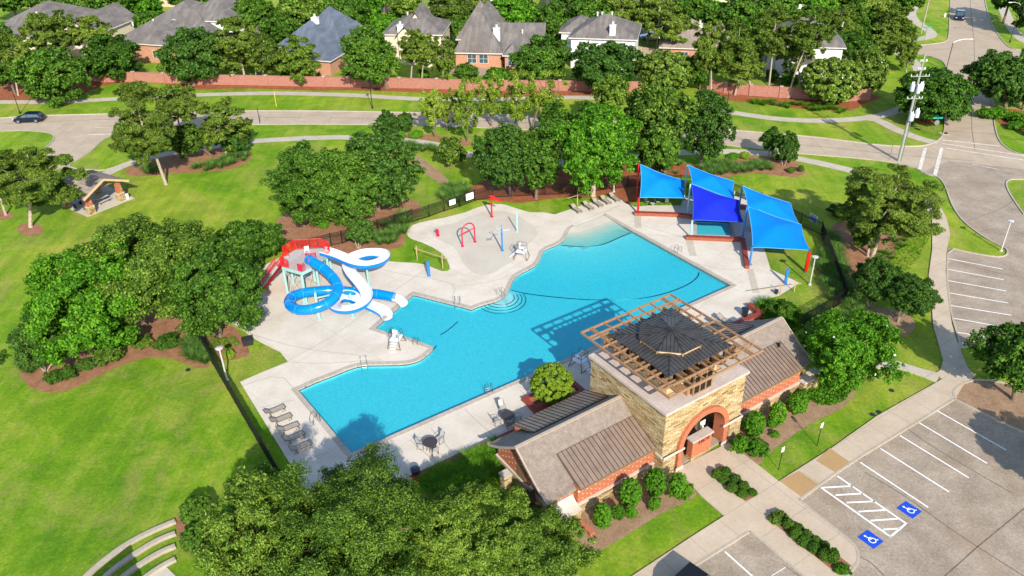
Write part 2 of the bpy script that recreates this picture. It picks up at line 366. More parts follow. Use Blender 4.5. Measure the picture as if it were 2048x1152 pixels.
# shade fabric: woven, lets some light through
def fabric(name, col):
    m, nt, p = newmat(name); M[name] = m; G_ = NT(m)
    G_.base(G_.mix(1.0, col, G_.ramp(G_.noise(0.8, 3), [(0.3, (0.93,)*3), (0.7, (1.05,)*3)]), 'MULTIPLY'), 0.7); p.inputs['Specular IOR Level'].default_value = 0.15
    tr = nt.nodes.new('ShaderNodeBsdfTranslucent'); tr.inputs[0].default_value = tuple(col)+(1,)
    mx = nt.nodes.new('ShaderNodeMixShader'); mx.inputs[0].default_value = 0.22; out = nt.nodes['Material Output']
    nt.links.new(p.outputs[0], mx.inputs[1]); nt.links.new(tr.outputs[0], mx.inputs[2]); nt.links.new(mx.outputs[0], out.inputs[0])
fabric('sail_light', (0.002, 0.24, 0.76)); fabric('sail_dark', (0.012, 0.03, 0.62))
# chain / picket handled as geometry.  water: clear surface over tinted volume
def watermat(name, col, dens):
    m = bpy.data.materials.new(name); m.use_nodes = True; nt = m.node_tree; M[name] = m
    for n in list(nt.nodes): nt.nodes.remove(n)
    out = nt.nodes.new('ShaderNodeOutputMaterial'); tr = nt.nodes.new('ShaderNodeBsdfTransparent'); gl = nt.nodes.new('ShaderNodeBsdfGlossy')
    gl.inputs['Roughness'].default_value = 0.12; fr = nt.nodes.new('ShaderNodeFresnel'); fr.inputs[0].default_value = 1.33
    tc = nt.nodes.new('ShaderNodeTexCoord'); nz = nt.nodes.new('ShaderNodeTexNoise'); nz.inputs['Scale'].default_value = 3.2; nz.inputs['Detail'].default_value = 4
    nz.inputs['Distortion'].default_value = 0.8
    nt.links.new(tc.outputs['Object'], nz.inputs[0]); bp = nt.nodes.new('ShaderNodeBump'); bp.inputs['Strength'].default_value = 0.7; bp.inputs['Distance'].default_value = 0.12
    nt.links.new(nz.outputs[0], bp.inputs['Height']); nt.links.new(bp.outputs[0], gl.inputs['Normal']); nt.links.new(bp.outputs[0], fr.inputs['Normal'])
    ge = nt.nodes.new('ShaderNodeNewGeometry'); ff = nt.nodes.new('ShaderNodeMath'); ff.operation = 'SUBTRACT'; ff.use_clamp = True
    nt.links.new(fr.outputs[0], ff.inputs[0]); nt.links.new(ge.outputs['Backfacing'], ff.inputs[1])      # reflect only on the air side
    mx = nt.nodes.new('ShaderNodeMixShader'); nt.links.new(ff.outputs[0], mx.inputs[0]); nt.links.new(tr.outputs[0], mx.inputs[1]); nt.links.new(gl.outputs[0], mx.inputs[2])
    nt.links.new(mx.outputs[0], out.inputs[0])
    va = nt.nodes.new('ShaderNodeVolumeAbsorption'); va.inputs[0].default_value = col+(1,); va.inputs[1].default_value = dens; nt.links.new(va.outputs[0], out.inputs['Volume'])
watermat('water', (0.03, 0.875, 0.955), 2.3)
g = mk('plaster')    # pool shell: light plaster, the water's caustic light dapple painted in as mottled colour
c = g.ramp(g.noise(5.0, 4, 0.7, dist=1.2), [(0.33, (0.48, 0.50, 0.48)), (0.67, (0.68, 0.68, 0.65))])
g.base(c, 0.9)
# foliage
def foliage(name, lo, mid, hi, trans=0.22, rough=0.6):
    m, nt, p = newmat(name); M[name] = m; G_ = NT(m)
    ge = G_.n('ShaderNodeNewGeometry'); oi = G_.n('ShaderNodeObjectInfo')
    f = G_.math('ADD', G_.math('MULTIPLY', ge.outputs['Random Per Island'], 0.62), G_.math('MULTIPLY', G_.noise(3.0, 2), 0.5))
    f = G_.math('ADD', f, G_.math('MULTIPLY', G_.math('SUBTRACT', oi.outputs['Random'], 0.5), 0.22))
    c = G_.ramp(f, [(0.2, lo), (0.5, mid), (0.88, hi)])
    G_.base(c, rough); p.inputs['Specular IOR Level'].default_value = 0.12
    tr = nt.nodes.new('ShaderNodeBsdfTranslucent'); nt.links.new(G_.mix(1.0, c, (1.25, 1.35, 0.6), 'MULTIPLY'), tr.inputs[0])
    mx = nt.nodes.new('ShaderNodeMixShader'); mx.inputs[0].default_value = trans; out = nt.nodes['Material Output']
    nt.links.new(p.outputs[0], mx.inputs[1]); nt.links.new(tr.outputs[0], mx.inputs[2]); nt.links.new(mx.outputs[0], out.inputs[0])
foliage('leaf_oak', (0.016, 0.052, 0.006), (0.045, 0.122, 0.010), (0.135, 0.255, 0.026))
foliage('leaf_dark', (0.016, 0.050, 0.008), (0.040, 0.108, 0.013), (0.11, 0.21, 0.03))
foliage('leaf_pine', (0.030, 0.070, 0.010), (0.095, 0.165, 0.018), (0.26, 0.345, 0.05))
foliage('leaf_yellow', (0.085, 0.15, 0.016), (0.18, 0.28, 0.024), (0.33, 0.43, 0.05))
foliage('leaf_elm', (0.024, 0.062, 0.008), (0.074, 0.152, 0.014), (0.235, 0.335, 0.042))
foliage('leaf_bright', (0.020, 0.082, 0.005), (0.060, 0.195, 0.008), (0.16, 0.35, 0.020))
foliage('leaf_magnolia', (0.035, 0.080, 0.010), (0.085, 0.16, 0.016), (0.23, 0.31, 0.05), 0.15, 0.4)
foliage('leaf_ball', (0.09, 0.17, 0.012), (0.17, 0.28, 0.015), (0.32, 0.42, 0.04))
foliage('leaf_grass', (0.045, 0.115, 0.022), (0.085, 0.19, 0.03), (0.16, 0.28, 0.055))
foliage('leaf_orange', (0.16, 0.13, 0.010), (0.55, 0.19, 0.012), (0.75, 0.30, 0.02))
M['paint_worn'] = plain('paint_worn', (0.60, 0.55, 0.48), 0.8, noise=0.3, nscale=2.0)
M['bark_brown'] = plain('bark_brown', (0.16, 0.11, 0.075), 0.9, noise=0.35, nscale=5)
M['bark_pale'] = plain('bark_pale', (0.36, 0.29, 0.22), 0.9, noise=0.3, nscale=5)
M['flower'] = plain('flower', (0.85, 0.82, 0.72), 0.7)
# ================================================================ SETTING
def pts(L, z=0.0): return [at(x, y, z) for x, y in L]
def smooth(L, it=1, closed=True):
    for _ in range(it):
        o = []
        n = len(L)
        for i in range(n if closed else n-1):
            a, b = L[i], L[(i+1) % n]
            o += [a.lerp(b, 0.25), a.lerp(b, 0.75)]
        if not closed: o = [L[0]]+o+[L[-1]]
        L = o
    return L
def sheet(name, L, z, mat, kind='structure', thick=None, sm=0, holes=(), label=None, world=False):
    P = L if world else pts(L)
    if sm: P = smooth(P, sm)
    b = MB(); b.prism(P, (0.0 if thick is None else thick) if z > 0.03 else None, z, holes); o = b.build(name, M[mat]); return tag(o, label, kind=kind)
def ribbon_pts(C, w):
    L, Rr = [], []
    for i, p in enumerate(C):
        a = C[max(i-1, 0)]; b = C[min(i+1, len(C)-1)]; d = (b-a); d.z = 0; d.normalize(); n = Vector((-d.y, d.x, 0))
        L.append(p+n*w/2); Rr.append(p-n*w/2)
    return L, Rr
def ribbon(name, L, w, z, mat, sm=2, world=False, kind='structure', thick=0.0):
    C = L if world else pts(L); C = smooth(C, sm, False) if sm else C
    A, B = ribbon_pts(C, w); b = MB(); n = len(C)
    vs = [(p.x, p.y, z) for p in A]+[(p.x, p.y, z) for p in B]
    fs = [(i, i+n, i+n+1, i+1) for i in range(n-1)]
    if thick:
        vs += [(p[0], p[1], z-thick) for p in vs[:2*n]]
        fs += [(i, i+1, i+1+2*n, i+2*n) for i in range(n-1)]+[(i+n, i+3*n, i+3*n+1, i+n+1) for i in range(n-1)]
        fs += [(0, 2*n, 3*n, n), (n-1, 2*n-1, 4*n-1, 3*n-1)]
    b.add(vs, fs)
    if mat is None: return b
    return tag(b.build(name, M[mat]), kind=kind)
def kerbline(b, L, w=0.18, z=0.13, sm=1):
    C = pts(L); C = smooth(C, sm, False); A, B = ribbon_pts(C, w); n = len(C)
    vs = [(p.x, p.y, z) for p in A]+[(p.x, p.y, z) for p in B]+[(p.x, p.y, -0.02) for p in A]+[(p.x, p.y, -0.02) for p in B]
    fs = [(i, i+n, i+n+1, i+1) for i in range(n-1)]+[(i, i+1, i+1+2*n, i+2*n) for i in range(n-1)]+[(i+n, i+3*n, i+3*n+1, i+n+1) for i in range(n-1)]
    fs += [(0, 2*n, 3*n, n), (n-1, 2*n-1, 4*n-1, 3*n-1)]
    b.add(vs, fs)

POOL_A = [(594,780),(631,763),(669,748.7),(692,739),(710,733),(722,730.5),(734,729),(768,728.5),(799,728),(814,726.5),(828,723.6),(840,719),(849,713),(858,706),(864,699),(866,694.5),
 (820,677),(772,665),(748,657),(788,621),(827,588.5),(858,596),(885,603),(921,612),(943,618),(956,612),(970,607.5),(984,604),(993,601),(1001.8,596.7),(1009,591),(1014.8,583.7),(1018,577),(1021,569.6),(1025,561),(1030,554),(1037,548.5),(1045,543.6),(1057,538),(1069,531.6),(1075,525),(1080,517.5),(1083,509),(1086,502),(1094,496.5),(1103.8,492.6),(1110,490.5),(1114.6,488),(1123,483),(1130,476),(1134,468),(1137,461),(1142,456),(1149,452.4),(1208,430.5),(1464,571),(1082,741),(702,907)]
poolP = pts(POOL_A)
KID = [(1393,441.5),(1458,443.5),(1466,472),(1393,470)]
kidP = pts(KID)
# ground: one sheet to the horizon, with the two pools cut out of it
b = MB(); big = [Vector((-700,-80,0)), Vector((700,-80,0)), Vector((700,1400,0)), Vector((-700,1400,0))]
b.prism(big, None, 0.0, [poolP, kidP]); tag(b.build('ground', M['grass']), kind='structure')

# ---- roads (light concrete), each sheet a few mm above the last
UP = [(-60,240),(0,237),(60,232),(225,228),(360,224.5),(475,222),(600,222),(700,223),(850,226),(1000,230),(1100,233),(1250,243),(1380,254),(1457,260),(1539.5,267),(1621.6,273.6),(1690,282),(1758,290.7),(1795,293),(1827,293),(1848,292),(1864,287),(1878,280),(1887,268),(1889,255)]
LOW = [(1895,386),(1890,372),(1882,360),(1871,352.5),(1855,350),(1838,341),(1827,335),(1775,323),(1690,314.6),(1621.6,309.5),(1539,301),(1457,291),(1380,283),(1250,270),(1100,262),(974,256),(827,251),(700,249),(580,248.5),(486,250),(360,257),(226,270),(205,280),(185,301),(168,312),(154,321),(143,326),(138.5,333)]
EXT = [(60,352),(0,350),(-60,380),(-120,390),(-120,300),(-60,262)]
SIDE_L = [(1889,255),(1890,205),(1892,170),(1894,140),(1890,128),(1882,121),(1868,116),(1845,110),(1800,104),(1700,100),(1690,92),(1700,84),(1800,88),(1832,91.7),(1859.5,88.8),(1878.6,86.6),(1891.8,83.6),(1897.6,76),(1899,38),(1901,0),(1903,-60)]
SIDE_R = [(1962,-60),(1969.5,0),(1976.8,32),(1985.7,52.8),(2001.8,79),(2016.5,94),(2027,98.5),(2048,101),(2150,106),(2150,128),(2060,124),(2010,126),(1992,138),(1985,155),(1984,174),(1986,215),(1988,246),(1994.4,273.6),(2001,285),(2008,293),(2025,304),(2048,311),(2150,330)]
LOTR = [(2150,372),(2048,359.5),(2030,359),(2018,360),(2012,366),(2013,374),(2018,386),(2032,408),(2048,430),(2120,480),(2160,700),(2120,716),(2048,712),(1956,697),(1918.6,694.6),(1918,681),(1903,633),(1898,599),(1893,544),(1896.4,496),(1941,506.5),(1992,515),(2010,513),(2016,506),(2012,498),(2002,493),(1968,475.8),(1927,445),(1906.7,417.6)]
sheet('road', UP+SIDE_L[1:]+SIDE_R+LOTR+LOW+EXT, 0.008, 'road')
# darker worn concrete of the side street and the upper car park laid over it
sheet('side_street', SIDE_L+SIDE_R[:22]+[(2048,312),(2000,300),(1900,276)], 0.014, 'side_road', sm=0)
sheet('car_park', [(1840,345),(1900,322),(2160,352)]+LOTR+[(1895,386),(1886,364),(1871,352.5)], 0.020, 'parking', sm=0)
sheet('back_street', [(1040,58),(1220,57),(1420,62),(1560,70),(1700,78),(1720,90),(1560,86),(1420,82),(1240,80),(1150,84),(1040,86)], 0.012, 'asphalt')
sheet('back_street', [(1060,-8),(1400,-6),(1700,-2),(1700,4),(1400,2),(1060,0)], 0.012, 'asphalt')
sheet('driveway', [(225,50),(300,28),(368,26),(352,48),(300,62),(262,62)], 0.012, 'walk')
sheet('driveway', [(1340,40),(1390,38),(1400,60),(1350,62)], 0.016, 'walk')
# main car park at lower right
LOT2 = [(1597.8,1001.6),(1700,926.7),(1815.5,857),(1911,797),(1960,825),(2010,850),(2048,866),(2300,960),(2300,1500),(1640,1500),(1660,1190),(1700,1145),(1713,1130),(1717,1118),(1714,1100),(1706,1089),(1696.4,1080),(1650,1043)]
sheet('car_park', LOT2, 0.012, 'parking')
sheet('car_park', [(1499,1063),(1604.6,1152),(1760,1300),(1700,1500),(1300,1500),(1150,1290),(1357,1152),(1380,1138)], 0.013, 'parking')
# pavements
PLAZA = [(1352,939),(1401,992),(1448,1033),(1380,1077),(1265,1153),(1100,1265),(1170,1300),(1357,1152),(1380,1138),(1499,1063),(1604.6,1152),(1700,1232),(1720,1180),(1700,1147),(1714,1128),(1717,1118),(1714,1100),(1706,1089),(1696.4,1080),(1650,1043),(1597.8,1001.6),(1700,926.7),(1815.5,857),(1911,797),(1927,770),(1950,754),(1936,738),(1927,719),(1913,683),(1903,648),(1896,600),(1891,545),(1893,500),(1900,470),(1893,438),(1880,418),(1868,411),(1859,414),(1864,440),(1864,500),(1857,551),(1862,600),(1866,653),(1880,700),(1886,722),(1880,742),(1870,748),(1883,760),(1754,833),(1662,898),(1557,964),(1506,924),(1457,887)]
b = MB(); b.prism(pts(PLAZA), 0.0, 0.11); tag(b.build('pavement', M['plaza']), kind='structure')
sheet('pavement', [(1880,748),(1840,738),(1790,722),(1740,722),(1680,728),(1620,738),(1610,748),(1615,752),(1680,742),(1740,738),(1790,736),(1840,752),(1872,766)], 0.10, 'walk')
for nm, q in (('ramp', [(1659,898),(1700,926.7),(1672.6,948.5),(1631.8,923.3)]), ('ramp', [(1597.8,943.7),(1638.6,972.7),(1601.2,994.8),(1558.6,964.1)])):
    tag(sheet(nm, q, 0.118, 'tan_panel'), kind='structure')
ribbon('footpath', [(-60,206),(0,204),(100,205),(180,201),(230,198),(390,190),(480,187.5),(550,186.5),(620,188),(700,190),(780,195),(850,199),(950,200),(1100,196),(1170,194.6),(1300,204),(1380,212),(1457,224),(1519,234),(1587,241),(1656,242),(1724,237.7),(1775,229),(1816,212),(1836,188),(1842,160),(1836,132),(1815,112),(1780,104)], 2.0, 0.03, 'walk')
ribbon('footpath', [(1735,237),(1758,241),(1792.6,260),(1827,273.6),(1850,281),(1876,286)], 2.0, 0.036, 'walk')
ribbon('footpath', [(1856,-60),(1842.6,0),(1823.6,17),(1820.6,28),(1828.7,42.5),(1843,51),(1860,62),(1864,69.7),(1856.6,75),(1842,78),(1822,80)], 2.3, 0.03, 'walk', 2)
ribbon('footpath', [(1988,-40),(1999,0),(2009,22),(2019,48),(2031,66),(2050,85),(2100,96)], 2.3, 0.03, 'walk', 2)
ribbon('footpath', [(205,352),(225,341),(255,328),(290,318),(340,306),(400,297),(450,291),(499,283),(547,280),(615.6,276.3),(684,274.6),(740,276.5),(782.6,279),(844,284),(882,292.4),(919,304),(953.6,314),(1030,322),(1120,325),(1250,316),(1380,304),(1461,302.7),(1512,306),(1553,309.5),(1587,316),(1656,330),(1724,347),(1790,368),(1840,390),(1866,412),(1878,440)], 1.9, 0.03, 'walk')
# kerbs
b = MB()
for L in (UP, SIDE_L[:8], SIDE_L[12:], LOW, SIDE_R[:8], SIDE_R[10:], [(0,263),(51,262),(92,265),(106,270),(109,277),(99,291),(62,313),(20,335)], LOTR[0:9], LOTR[14:]+[(1895,386)],
          [(2160,470),(2100,470)], [(1597.8,1001.6),(1700,926.7),(1815.5,857),(1908,799)], [(1911,797),(1905,790),(1908,780),(1925,768),(1960,758),(2048,775)], [(1908,799),(1960,825),(2010,850),(2048,866),(2200,925)],
          [(1597.8,1001.6),(1650,1043),(1696.4,1080),(1706,1089),(1714,1100),(1717,1118),(1713,1130),(1700,1147),(1660,1190)], [(1925,722),(1918,700),(1918.6,694.6),(1956,697),(2048,712)],
          [(138.5,333),(147,337),(175,340),(205,342),(226,336)]):
    kerbline(b, L)
kerbline(b, [(1357,1152),(1380,1138),(1497,1065)], sm=0); kerbline(b, [(1501,1065),(1604.6,1152),(1700,1232)], sm=0)
tag(b.build('kerb', M['kerb']), kind='structure')
# islands of lawn that sit on the road sheets
sheet('lawn_island', [(-60,263),(0,263),(51,262),(92,265),(106,270),(109,277),(99,291),(62,313),(0,350),(-60,370)], 0.07, 'grass', sm=0)
sheet('lawn_island', [(1911,797),(1906,789),(1909,780),(1925,768),(1960,760),(2048,775),(2250,800),(2250,945),(2048,866),(2010,850),(1960,825)], 0.05, 'mulch_tan')
sheet('lawn_island', [(1918.6,694.6),(1956,697),(2048,712),(2160,730),(2160,770),(2048,762),(1990,757),(1960,752),(1940,742),(1928,722)], 0.05, 'grass')
# painted markings
mk_ = MB()
def stripe(a, c, w=0.11, z=0.024):
    p, q = at(*a), at(*c); d = (q-p).normalized(); n = Vector((-d.y, d.x, 0))*w/2; t = mk_
    t.add([(p+n).to_tuple()[:2]+(z,), (p-n).to_tuple()[:2]+(z,), (q-n).to_tuple()[:2]+(z,), (q+n).to_tuple()[:2]+(z,)], [(0,1,2,3)])
for a, c in (((1875,822.3),(2011.9,900.2)),((1838.5,846),(1974,927)),((1800,871.5),(1937.5,956)),((1761,897.5),(1898.5,984.5)),((1720.3,925),(1856.4,1015.2))): stripe(a, c, 0.13)
zf = lambda *z: zm(*z, 2.939, 1380, 760)
stripe(zf(865,565), zf(1275,848), 0.15); stripe(zf(770,633), zf(1182,925), 0.15); stripe(zf(1268,846), zf(1178,922), 0.15)
for a, c in (((778,634),(955,624)),((855,678),(1015,668)),((920,722),(1085,714)),((990,775),(1150,765)),((1060,828),(1225,816)),((1135,880),(1230,874))): stripe(zf(*a), zf(*c), 0.15)
stripe(zf(205,1010), zf(372,1160), 0.13); stripe(zf(565,1100), zf(480,1152), 0.05)
zr = lambda *z: zm(*z, 2.924, 1380, 380)
for a, c in (((1508,402),(1830,464)),((1503,464),(1835,526)),((1503,530),(1850,592)),((1515,603),(1862,662)),((1522,676),(1880,734)),((1535,750),(1810,798)),((1553,832),(1730,860))): stripe(zr(*a), zr(*c), 0.13, 0.03)
tag(mk_.build('road_marking', M['paint_white']), kind='structure'); mk_ = MB()
z3_ = lambda *z: zm(*z, 2.924, 1348, 0)
for a, c, w in (((1570,820),(1905,855),0.35),((1570,840),(2047,912),0.3),((1590,866),(2047,938),0.3),((1470,865),(1435,992),0.5),((1565,865),(1525,1028),0.5),((1740,960),(1900,992),0.15)): stripe(z3_(*a), z3_(*c), w, 0.03)
for a, c, w in (((178,242),(219,242),.12),((174,269.5),(226,268.5),.35),((188,255),(219,255),.12),((486,236),(527,236),.12),((605,235),(660,235),.12)): stripe(a, c, w, 0.02)
tag(mk_.build('road_marking', M['paint_worn']), kind='structure')
# wheelchair symbols: blue square, white figure, painted on the slab
def wheelchair(corners, nm):
    A, B_, C_, D_ = [at(*zf(*c)) for c in corners]     # head-side left, head-side right, wheel-side right, wheel-side left
    cen = (A+B_+C_+D_)/4; ux = ((C_-A)+(D_-B_))/2; uy = ((B_-A)+(C_-D_))/2
    ex = ((D_-A)+(C_-B_)).normalized(); ey = Vector((-ex.y, ex.x, 0)); L_ = ((D_-A).length+(C_-B_).length)/2; W_ = ((B_-A).length+(C_-D_).length)/2
    t = thing('accessible_symbol', nm, 'road marking', (cen.x, cen.y, 0.024), math.atan2(ex.y, ex.x), 'wheelchair symbols painted on the car park')
    q = MB(); q.add([(-L_/2,-W_/2,0),(L_/2,-W_/2,0),(L_/2,W_/2,0),(-L_/2,W_/2,0)], [(0,1,2,3)]); q.build('blue_panel', M['paint_blue'], t)
    q = MB(); s = L_*0.5
    def arc(cx, cy, r, a0, a1, w, n=22):
        vs = []
        for i in range(n+1):
            a = R(a0+(a1-a0)*i/n); vs += [(cx+(r-w)*math.cos(a), cy+(r-w)*math.sin(a), .004), (cx+(r+w)*math.cos(a), cy+(r+w)*math.sin(a), .004)]
        q.add(vs, [(2*i, 2*i+1, 2*i+3, 2*i+2) for i in range(n)])
    def bar(x0, y0, x1, y1, w, z=.006):
        p, r_ = Vector((x0, y0, z)), Vector((x1, y1, z)); d = (r_-p).normalized(); n = Vector((-d.y, d.x, 0))*w
        q.add([p+n, p-n, r_-n, r_+n], [(0,1,2,3)])
    # x: head (-) to wheel (+);  y: back (-) to feet (+)
    q.add([(-0.62*s+0.13*s*math.cos(k*.524), -0.12*s+0.13*s*math.sin(k*.524), .005) for k in range(12)], [tuple(range(12))])
    bar(-0.55*s, -0.12*s, 0.02*s, -0.02*s, 0.06*s); bar(-0.20*s, -0.05*s, -0.14*s, 0.26*s, 0.05*s, .008)
    bar(0.02*s, -0.05*s, 0.02*s, 0.30*s, 0.06*s, .009); bar(0.02*s, 0.28*s, 0.50*s, 0.46*s, 0.06*s, .007); bar(0.50*s, 0.44*s, 0.50*s, 0.62*s, 0.055*s, .010)
    arc(0.20*s, 0.02*s, 0.36*s, -200, 60, 0.055*s)
    q.build('white_figure', M['paint_white'], t)
wheelchair([(1213,752),(1268,712),(1363,773),(1308,818)], 'blue square with white wheelchair figure painted beside the last stall line')
wheelchair([(985,924),(1042,880),(1138,948),(1080,996)], 'blue square with white wheelchair figure between the hatched bay and the kerbed walk')

# ---- mulch beds
BEDS = [
 ('mulch', [(38,740),(44,757),(58,775),(96,787),(137,783),(191.5,756),(239,731),(291,716),(328,713.4),(360,724),(385,734),(408,738),(424,732),(383,657),(372,640),(330,600),(250,560),(120,600),(60,690)], .022),
 ('mulch', [(455,645),(479,664),(506,711),(475,718),(444,724),(415,690),(390,655)], .022),
 ('mulch', [(552,452),(566,478),(600,496),(640,500),(668,508),(705,514),(745,510),(780,500),(808,492),(813,480),(806,462),(800,452),(820,440),(845,425),(835,400),(780,392),(690,400),(600,410),(556,436)], .022),
 ('mulch_red', [(930,400),(969,400),(1006,402.5),(1030,407),(1075,402.5),(1108,396),(1156,395),(1190,396),(1227,385),(1240,398),(1258,412),(1275,400),(1340,352),(1420,352),(1400,330),(1300,320),(1130,335),(1000,345),(930,380)], .020),
 ('mulch', [(1395,352),(1400,338),(1425,322),(1470,311),(1530,312),(1570,318),(1600,327),(1612,338),(1608,350),(1592,355),(1560,352),(1500,345),(1450,356),(1405,362)], .022),
 ('mulch', [(245,342),(270,330),(320,315),(380,300),(450,291),(493,296),(504,309),(500,322),(480,334),(450,341),(400,345),(340,348),(290,353),(258,352)], .022),
 ('mulch_red', [(-40,160),(0,152),(160,158),(270,160),(380,168),(470,168),(600,170),(800,174),(950,178),(1180,180),(1300,178),(1310,192),(1160,190),(1010,196),(950,190),(870,187),(800,183),(680,180),(640,182),(600,180),(480,176),(400,180),(360,175),(330,168),(290,164),(240,166),(200,172),(150,196),(100,202),(0,200),(-40,202)], .020),
 ('mulch_red', [(1420,176),(1500,184),(1640,196),(1750,188),(1765,196),(1730,206),(1715,218),(1690,222),(1630,220),(1580,216),(1520,206),(1470,203),(1425,196)], .020),
 ('mulch', [(780,264),(830,266),(900,274),(948,283),(944,293),(900,287),(850,279),(790,276)], .022),
 ('mulch', [(32,460),(40,448),(62,446),(86,452),(88,464),(72,472),(45,472)], .022),
 ('mulch', [(-20,426),(0,420),(20,424),(30,434),(14,440),(-20,440)], .022),
 ('mulch_tan', [(1690,600),(1715,610),(1740,616),(1790,618),(1820,628),(1831,648),(1826,664),(1805,676),(1780,677),(1750,668),(1715,650),(1688,625)], .022),
 ('mulch', [(1655,455),(1690,440),(1730,452),(1770,470),(1810,455),(1838,436),(1852,440),(1848,458),(1815,478),(1795,498),(1778,530),(1740,590),(1696,600),(1672,520)], .022),
 ('mulch_tan', [(1125,1045),(1150,1080),(1180,1108),(1205,1100),(1260,1066.5),(1332,1020.7),(1401,992),(1381,972),(1352,940),(1325,935),(1150,1025)], .022),
 ('mulch_tan', [(1457,889),(1485,915),(1519.5,934),(1528,914),(1570.5,882.5),(1618,847),(1669,826),(1700,803),(1715,780),(1706,765),(1686,757),(1600,762),(1490,850)], .022),
 ('mulch', [(1420.8,945.4),(1441,933.5),(1516,991),(1490.6,1005)], .125),
 ('mulch', [(1534.8,1039),(1556.9,1020.3),(1703,1134),(1676,1152)], .125),
 ('mulch', [(1075,828),(1120,806),(1150,785),(1110,770),(1040,800)], .022),
 ('mulch_tan', [(1990,778),(2048,790),(2200,815),(2200,850),(2048,832),(2000,815)], .056),
 ('mulch_red', [(1990,213),(2048,222),(2110,232),(2110,258),(2048,262),(1998,250),(1990,232)], .022),
 ('mulch_red', [(1832,236),(1850,230),(1872,236),(1870,246),(1850,250),(1835,246)], .022),
 ('mulch', [(348,1030),(380,1020),(440,1040),(470,1080),(450,1110),(400,1120),(360,1100)], .022),
 ('mulch', [(1642,445),(1650,470),(1668,520),(1700,600),(1688,612),(1645,590),(1632,560),(1640,500)], .024),
 ('mulch_tan', [(810,312),(830,305),(900,360),(905,375),(895,378),(816,324)], .022),
]
for i, (m_, L, z) in enumerate(BEDS): sheet('mulch_bed', L, z, m_, sm=(0 if len(L) < 6 else 2), thick=(0.0 if z < .05 else 0.0))

# ---- pool deck, splash pad, coping, shells and water
DECK = [(480,764),(528,743),(576,724),(561,705),(545,697),(527,688),(510,679),(496,669),(477,654),(455,643),(470,620),(500,560),(530,530),(560,515),(620,498),(660,502),(705,513),(740,518),(771,522),(800,524.5),(830,526),(852,529.5),(871.6,538),(884.6,542.5),(895,542.5),(900,538),(898.7,530.6),(893,517.5),(882,505.6),(865,494.8),(843,485),(824,478.5),(816,473),(813.5,465),(817,456.8),(826,450),(837,446),(862,440.5),(886.8,436),(930,425),(950,417),(969,411),(986.6,408),(1000,408),(1012.6,410),(1038.7,418.8),(1060,424.7),(1088.6,425),(1110,429),(1168.9,409),(1227.4,392),(1269.6,414),(1300,411),(1362,411),(1368,392),(1500,392),(1512,430),(1527.7,495),(1541,538.5),(1599,566),(1558,592),(1523,600),(1496,614),(1532,632),(1480,655),(1440,690),(1320,750),(1120,830),(1040,862),(930,916),(828,966),(800,1000),(620,1000),(590,944)]
b = MB(); b.prism(pts(DECK), None, 0.02, [poolP, kidP]); tag(b.build('pool_deck', M['deck']), kind='structure')
z8 = lambda *z: zm(*z, 4.609, 800, 370)
SPL = [(275,440),(290,405),(340,385),(480,360),(600,310),(700,268),(800,245),(900,237),(1000,250),(1090,285),(1160,325),(1220,375),(1260,420),(1272,450),(1255,485),(1200,530),(1130,590),(1080,640),(1060,700),(1000,730),(940,760),(890,800),(830,825),(760,832),(690,815),(640,785),(590,735),(555,670),(530,620),(480,560),(400,525),(330,490)]
sheet('splash_pad', [z8(*p) for p in SPL], 0.026, 'splash', sm=1)
def offset(P, d):
    n = len(P); ar = sum(P[i].x*P[(i+1) % n].y-P[(i+1) % n].x*P[i].y for i in range(n)); s = 1 if ar > 0 else -1; o = []
    for i in range(n):
        a, b_, c = P[i-1], P[i], P[(i+1) % n]; d1 = (b_-a).normalized(); d2 = (c-b_).normalized()
        n1 = Vector((d1.y, -d1.x, 0))*s; n2 = Vector((d2.y, -d2.x, 0))*s; m = (n1+n2); m = m/max(0.35, m.dot(n1)) if m.length > 1e-6 else n1
        o.append(b_+m*d)
    return o
bi = POOL_A.index((1149,452.4)); ordr = poolP[bi+1:]+poolP[:bi+1]          # open line: far beach corner round to near beach corner
outer = offset(poolP, 0.42); outo = outer[bi+1:]+outer[:bi+1]; inn = offset(poolP, -0.05); inno = inn[bi+1:]+inn[:bi+1]
b = MB(); n = len(ordr); zt = 0.06
vs = [(p.x,p.y,zt) for p in inno]+[(p.x,p.y,zt) for p in outo]+[(p.x,p.y,-0.12) for p in inno]+[(p.x,p.y,0.0) for p in outo]
fs = [(i,i+1,i+1+n,i+n) for i in range(n-1)]+[(i,i+2*n,i+1+2*n,i+1) for i in range(n-1)]+[(i+n,i+1+n,i+1+3*n,i+3*n) for i in range(n-1)]
b.add(vs, fs+[(0,n,3*n,2*n),(n-1,3*n-1,4*n-1,2*n-1)]); tag(b.build('pool_coping', M['coping']), kind='structure')
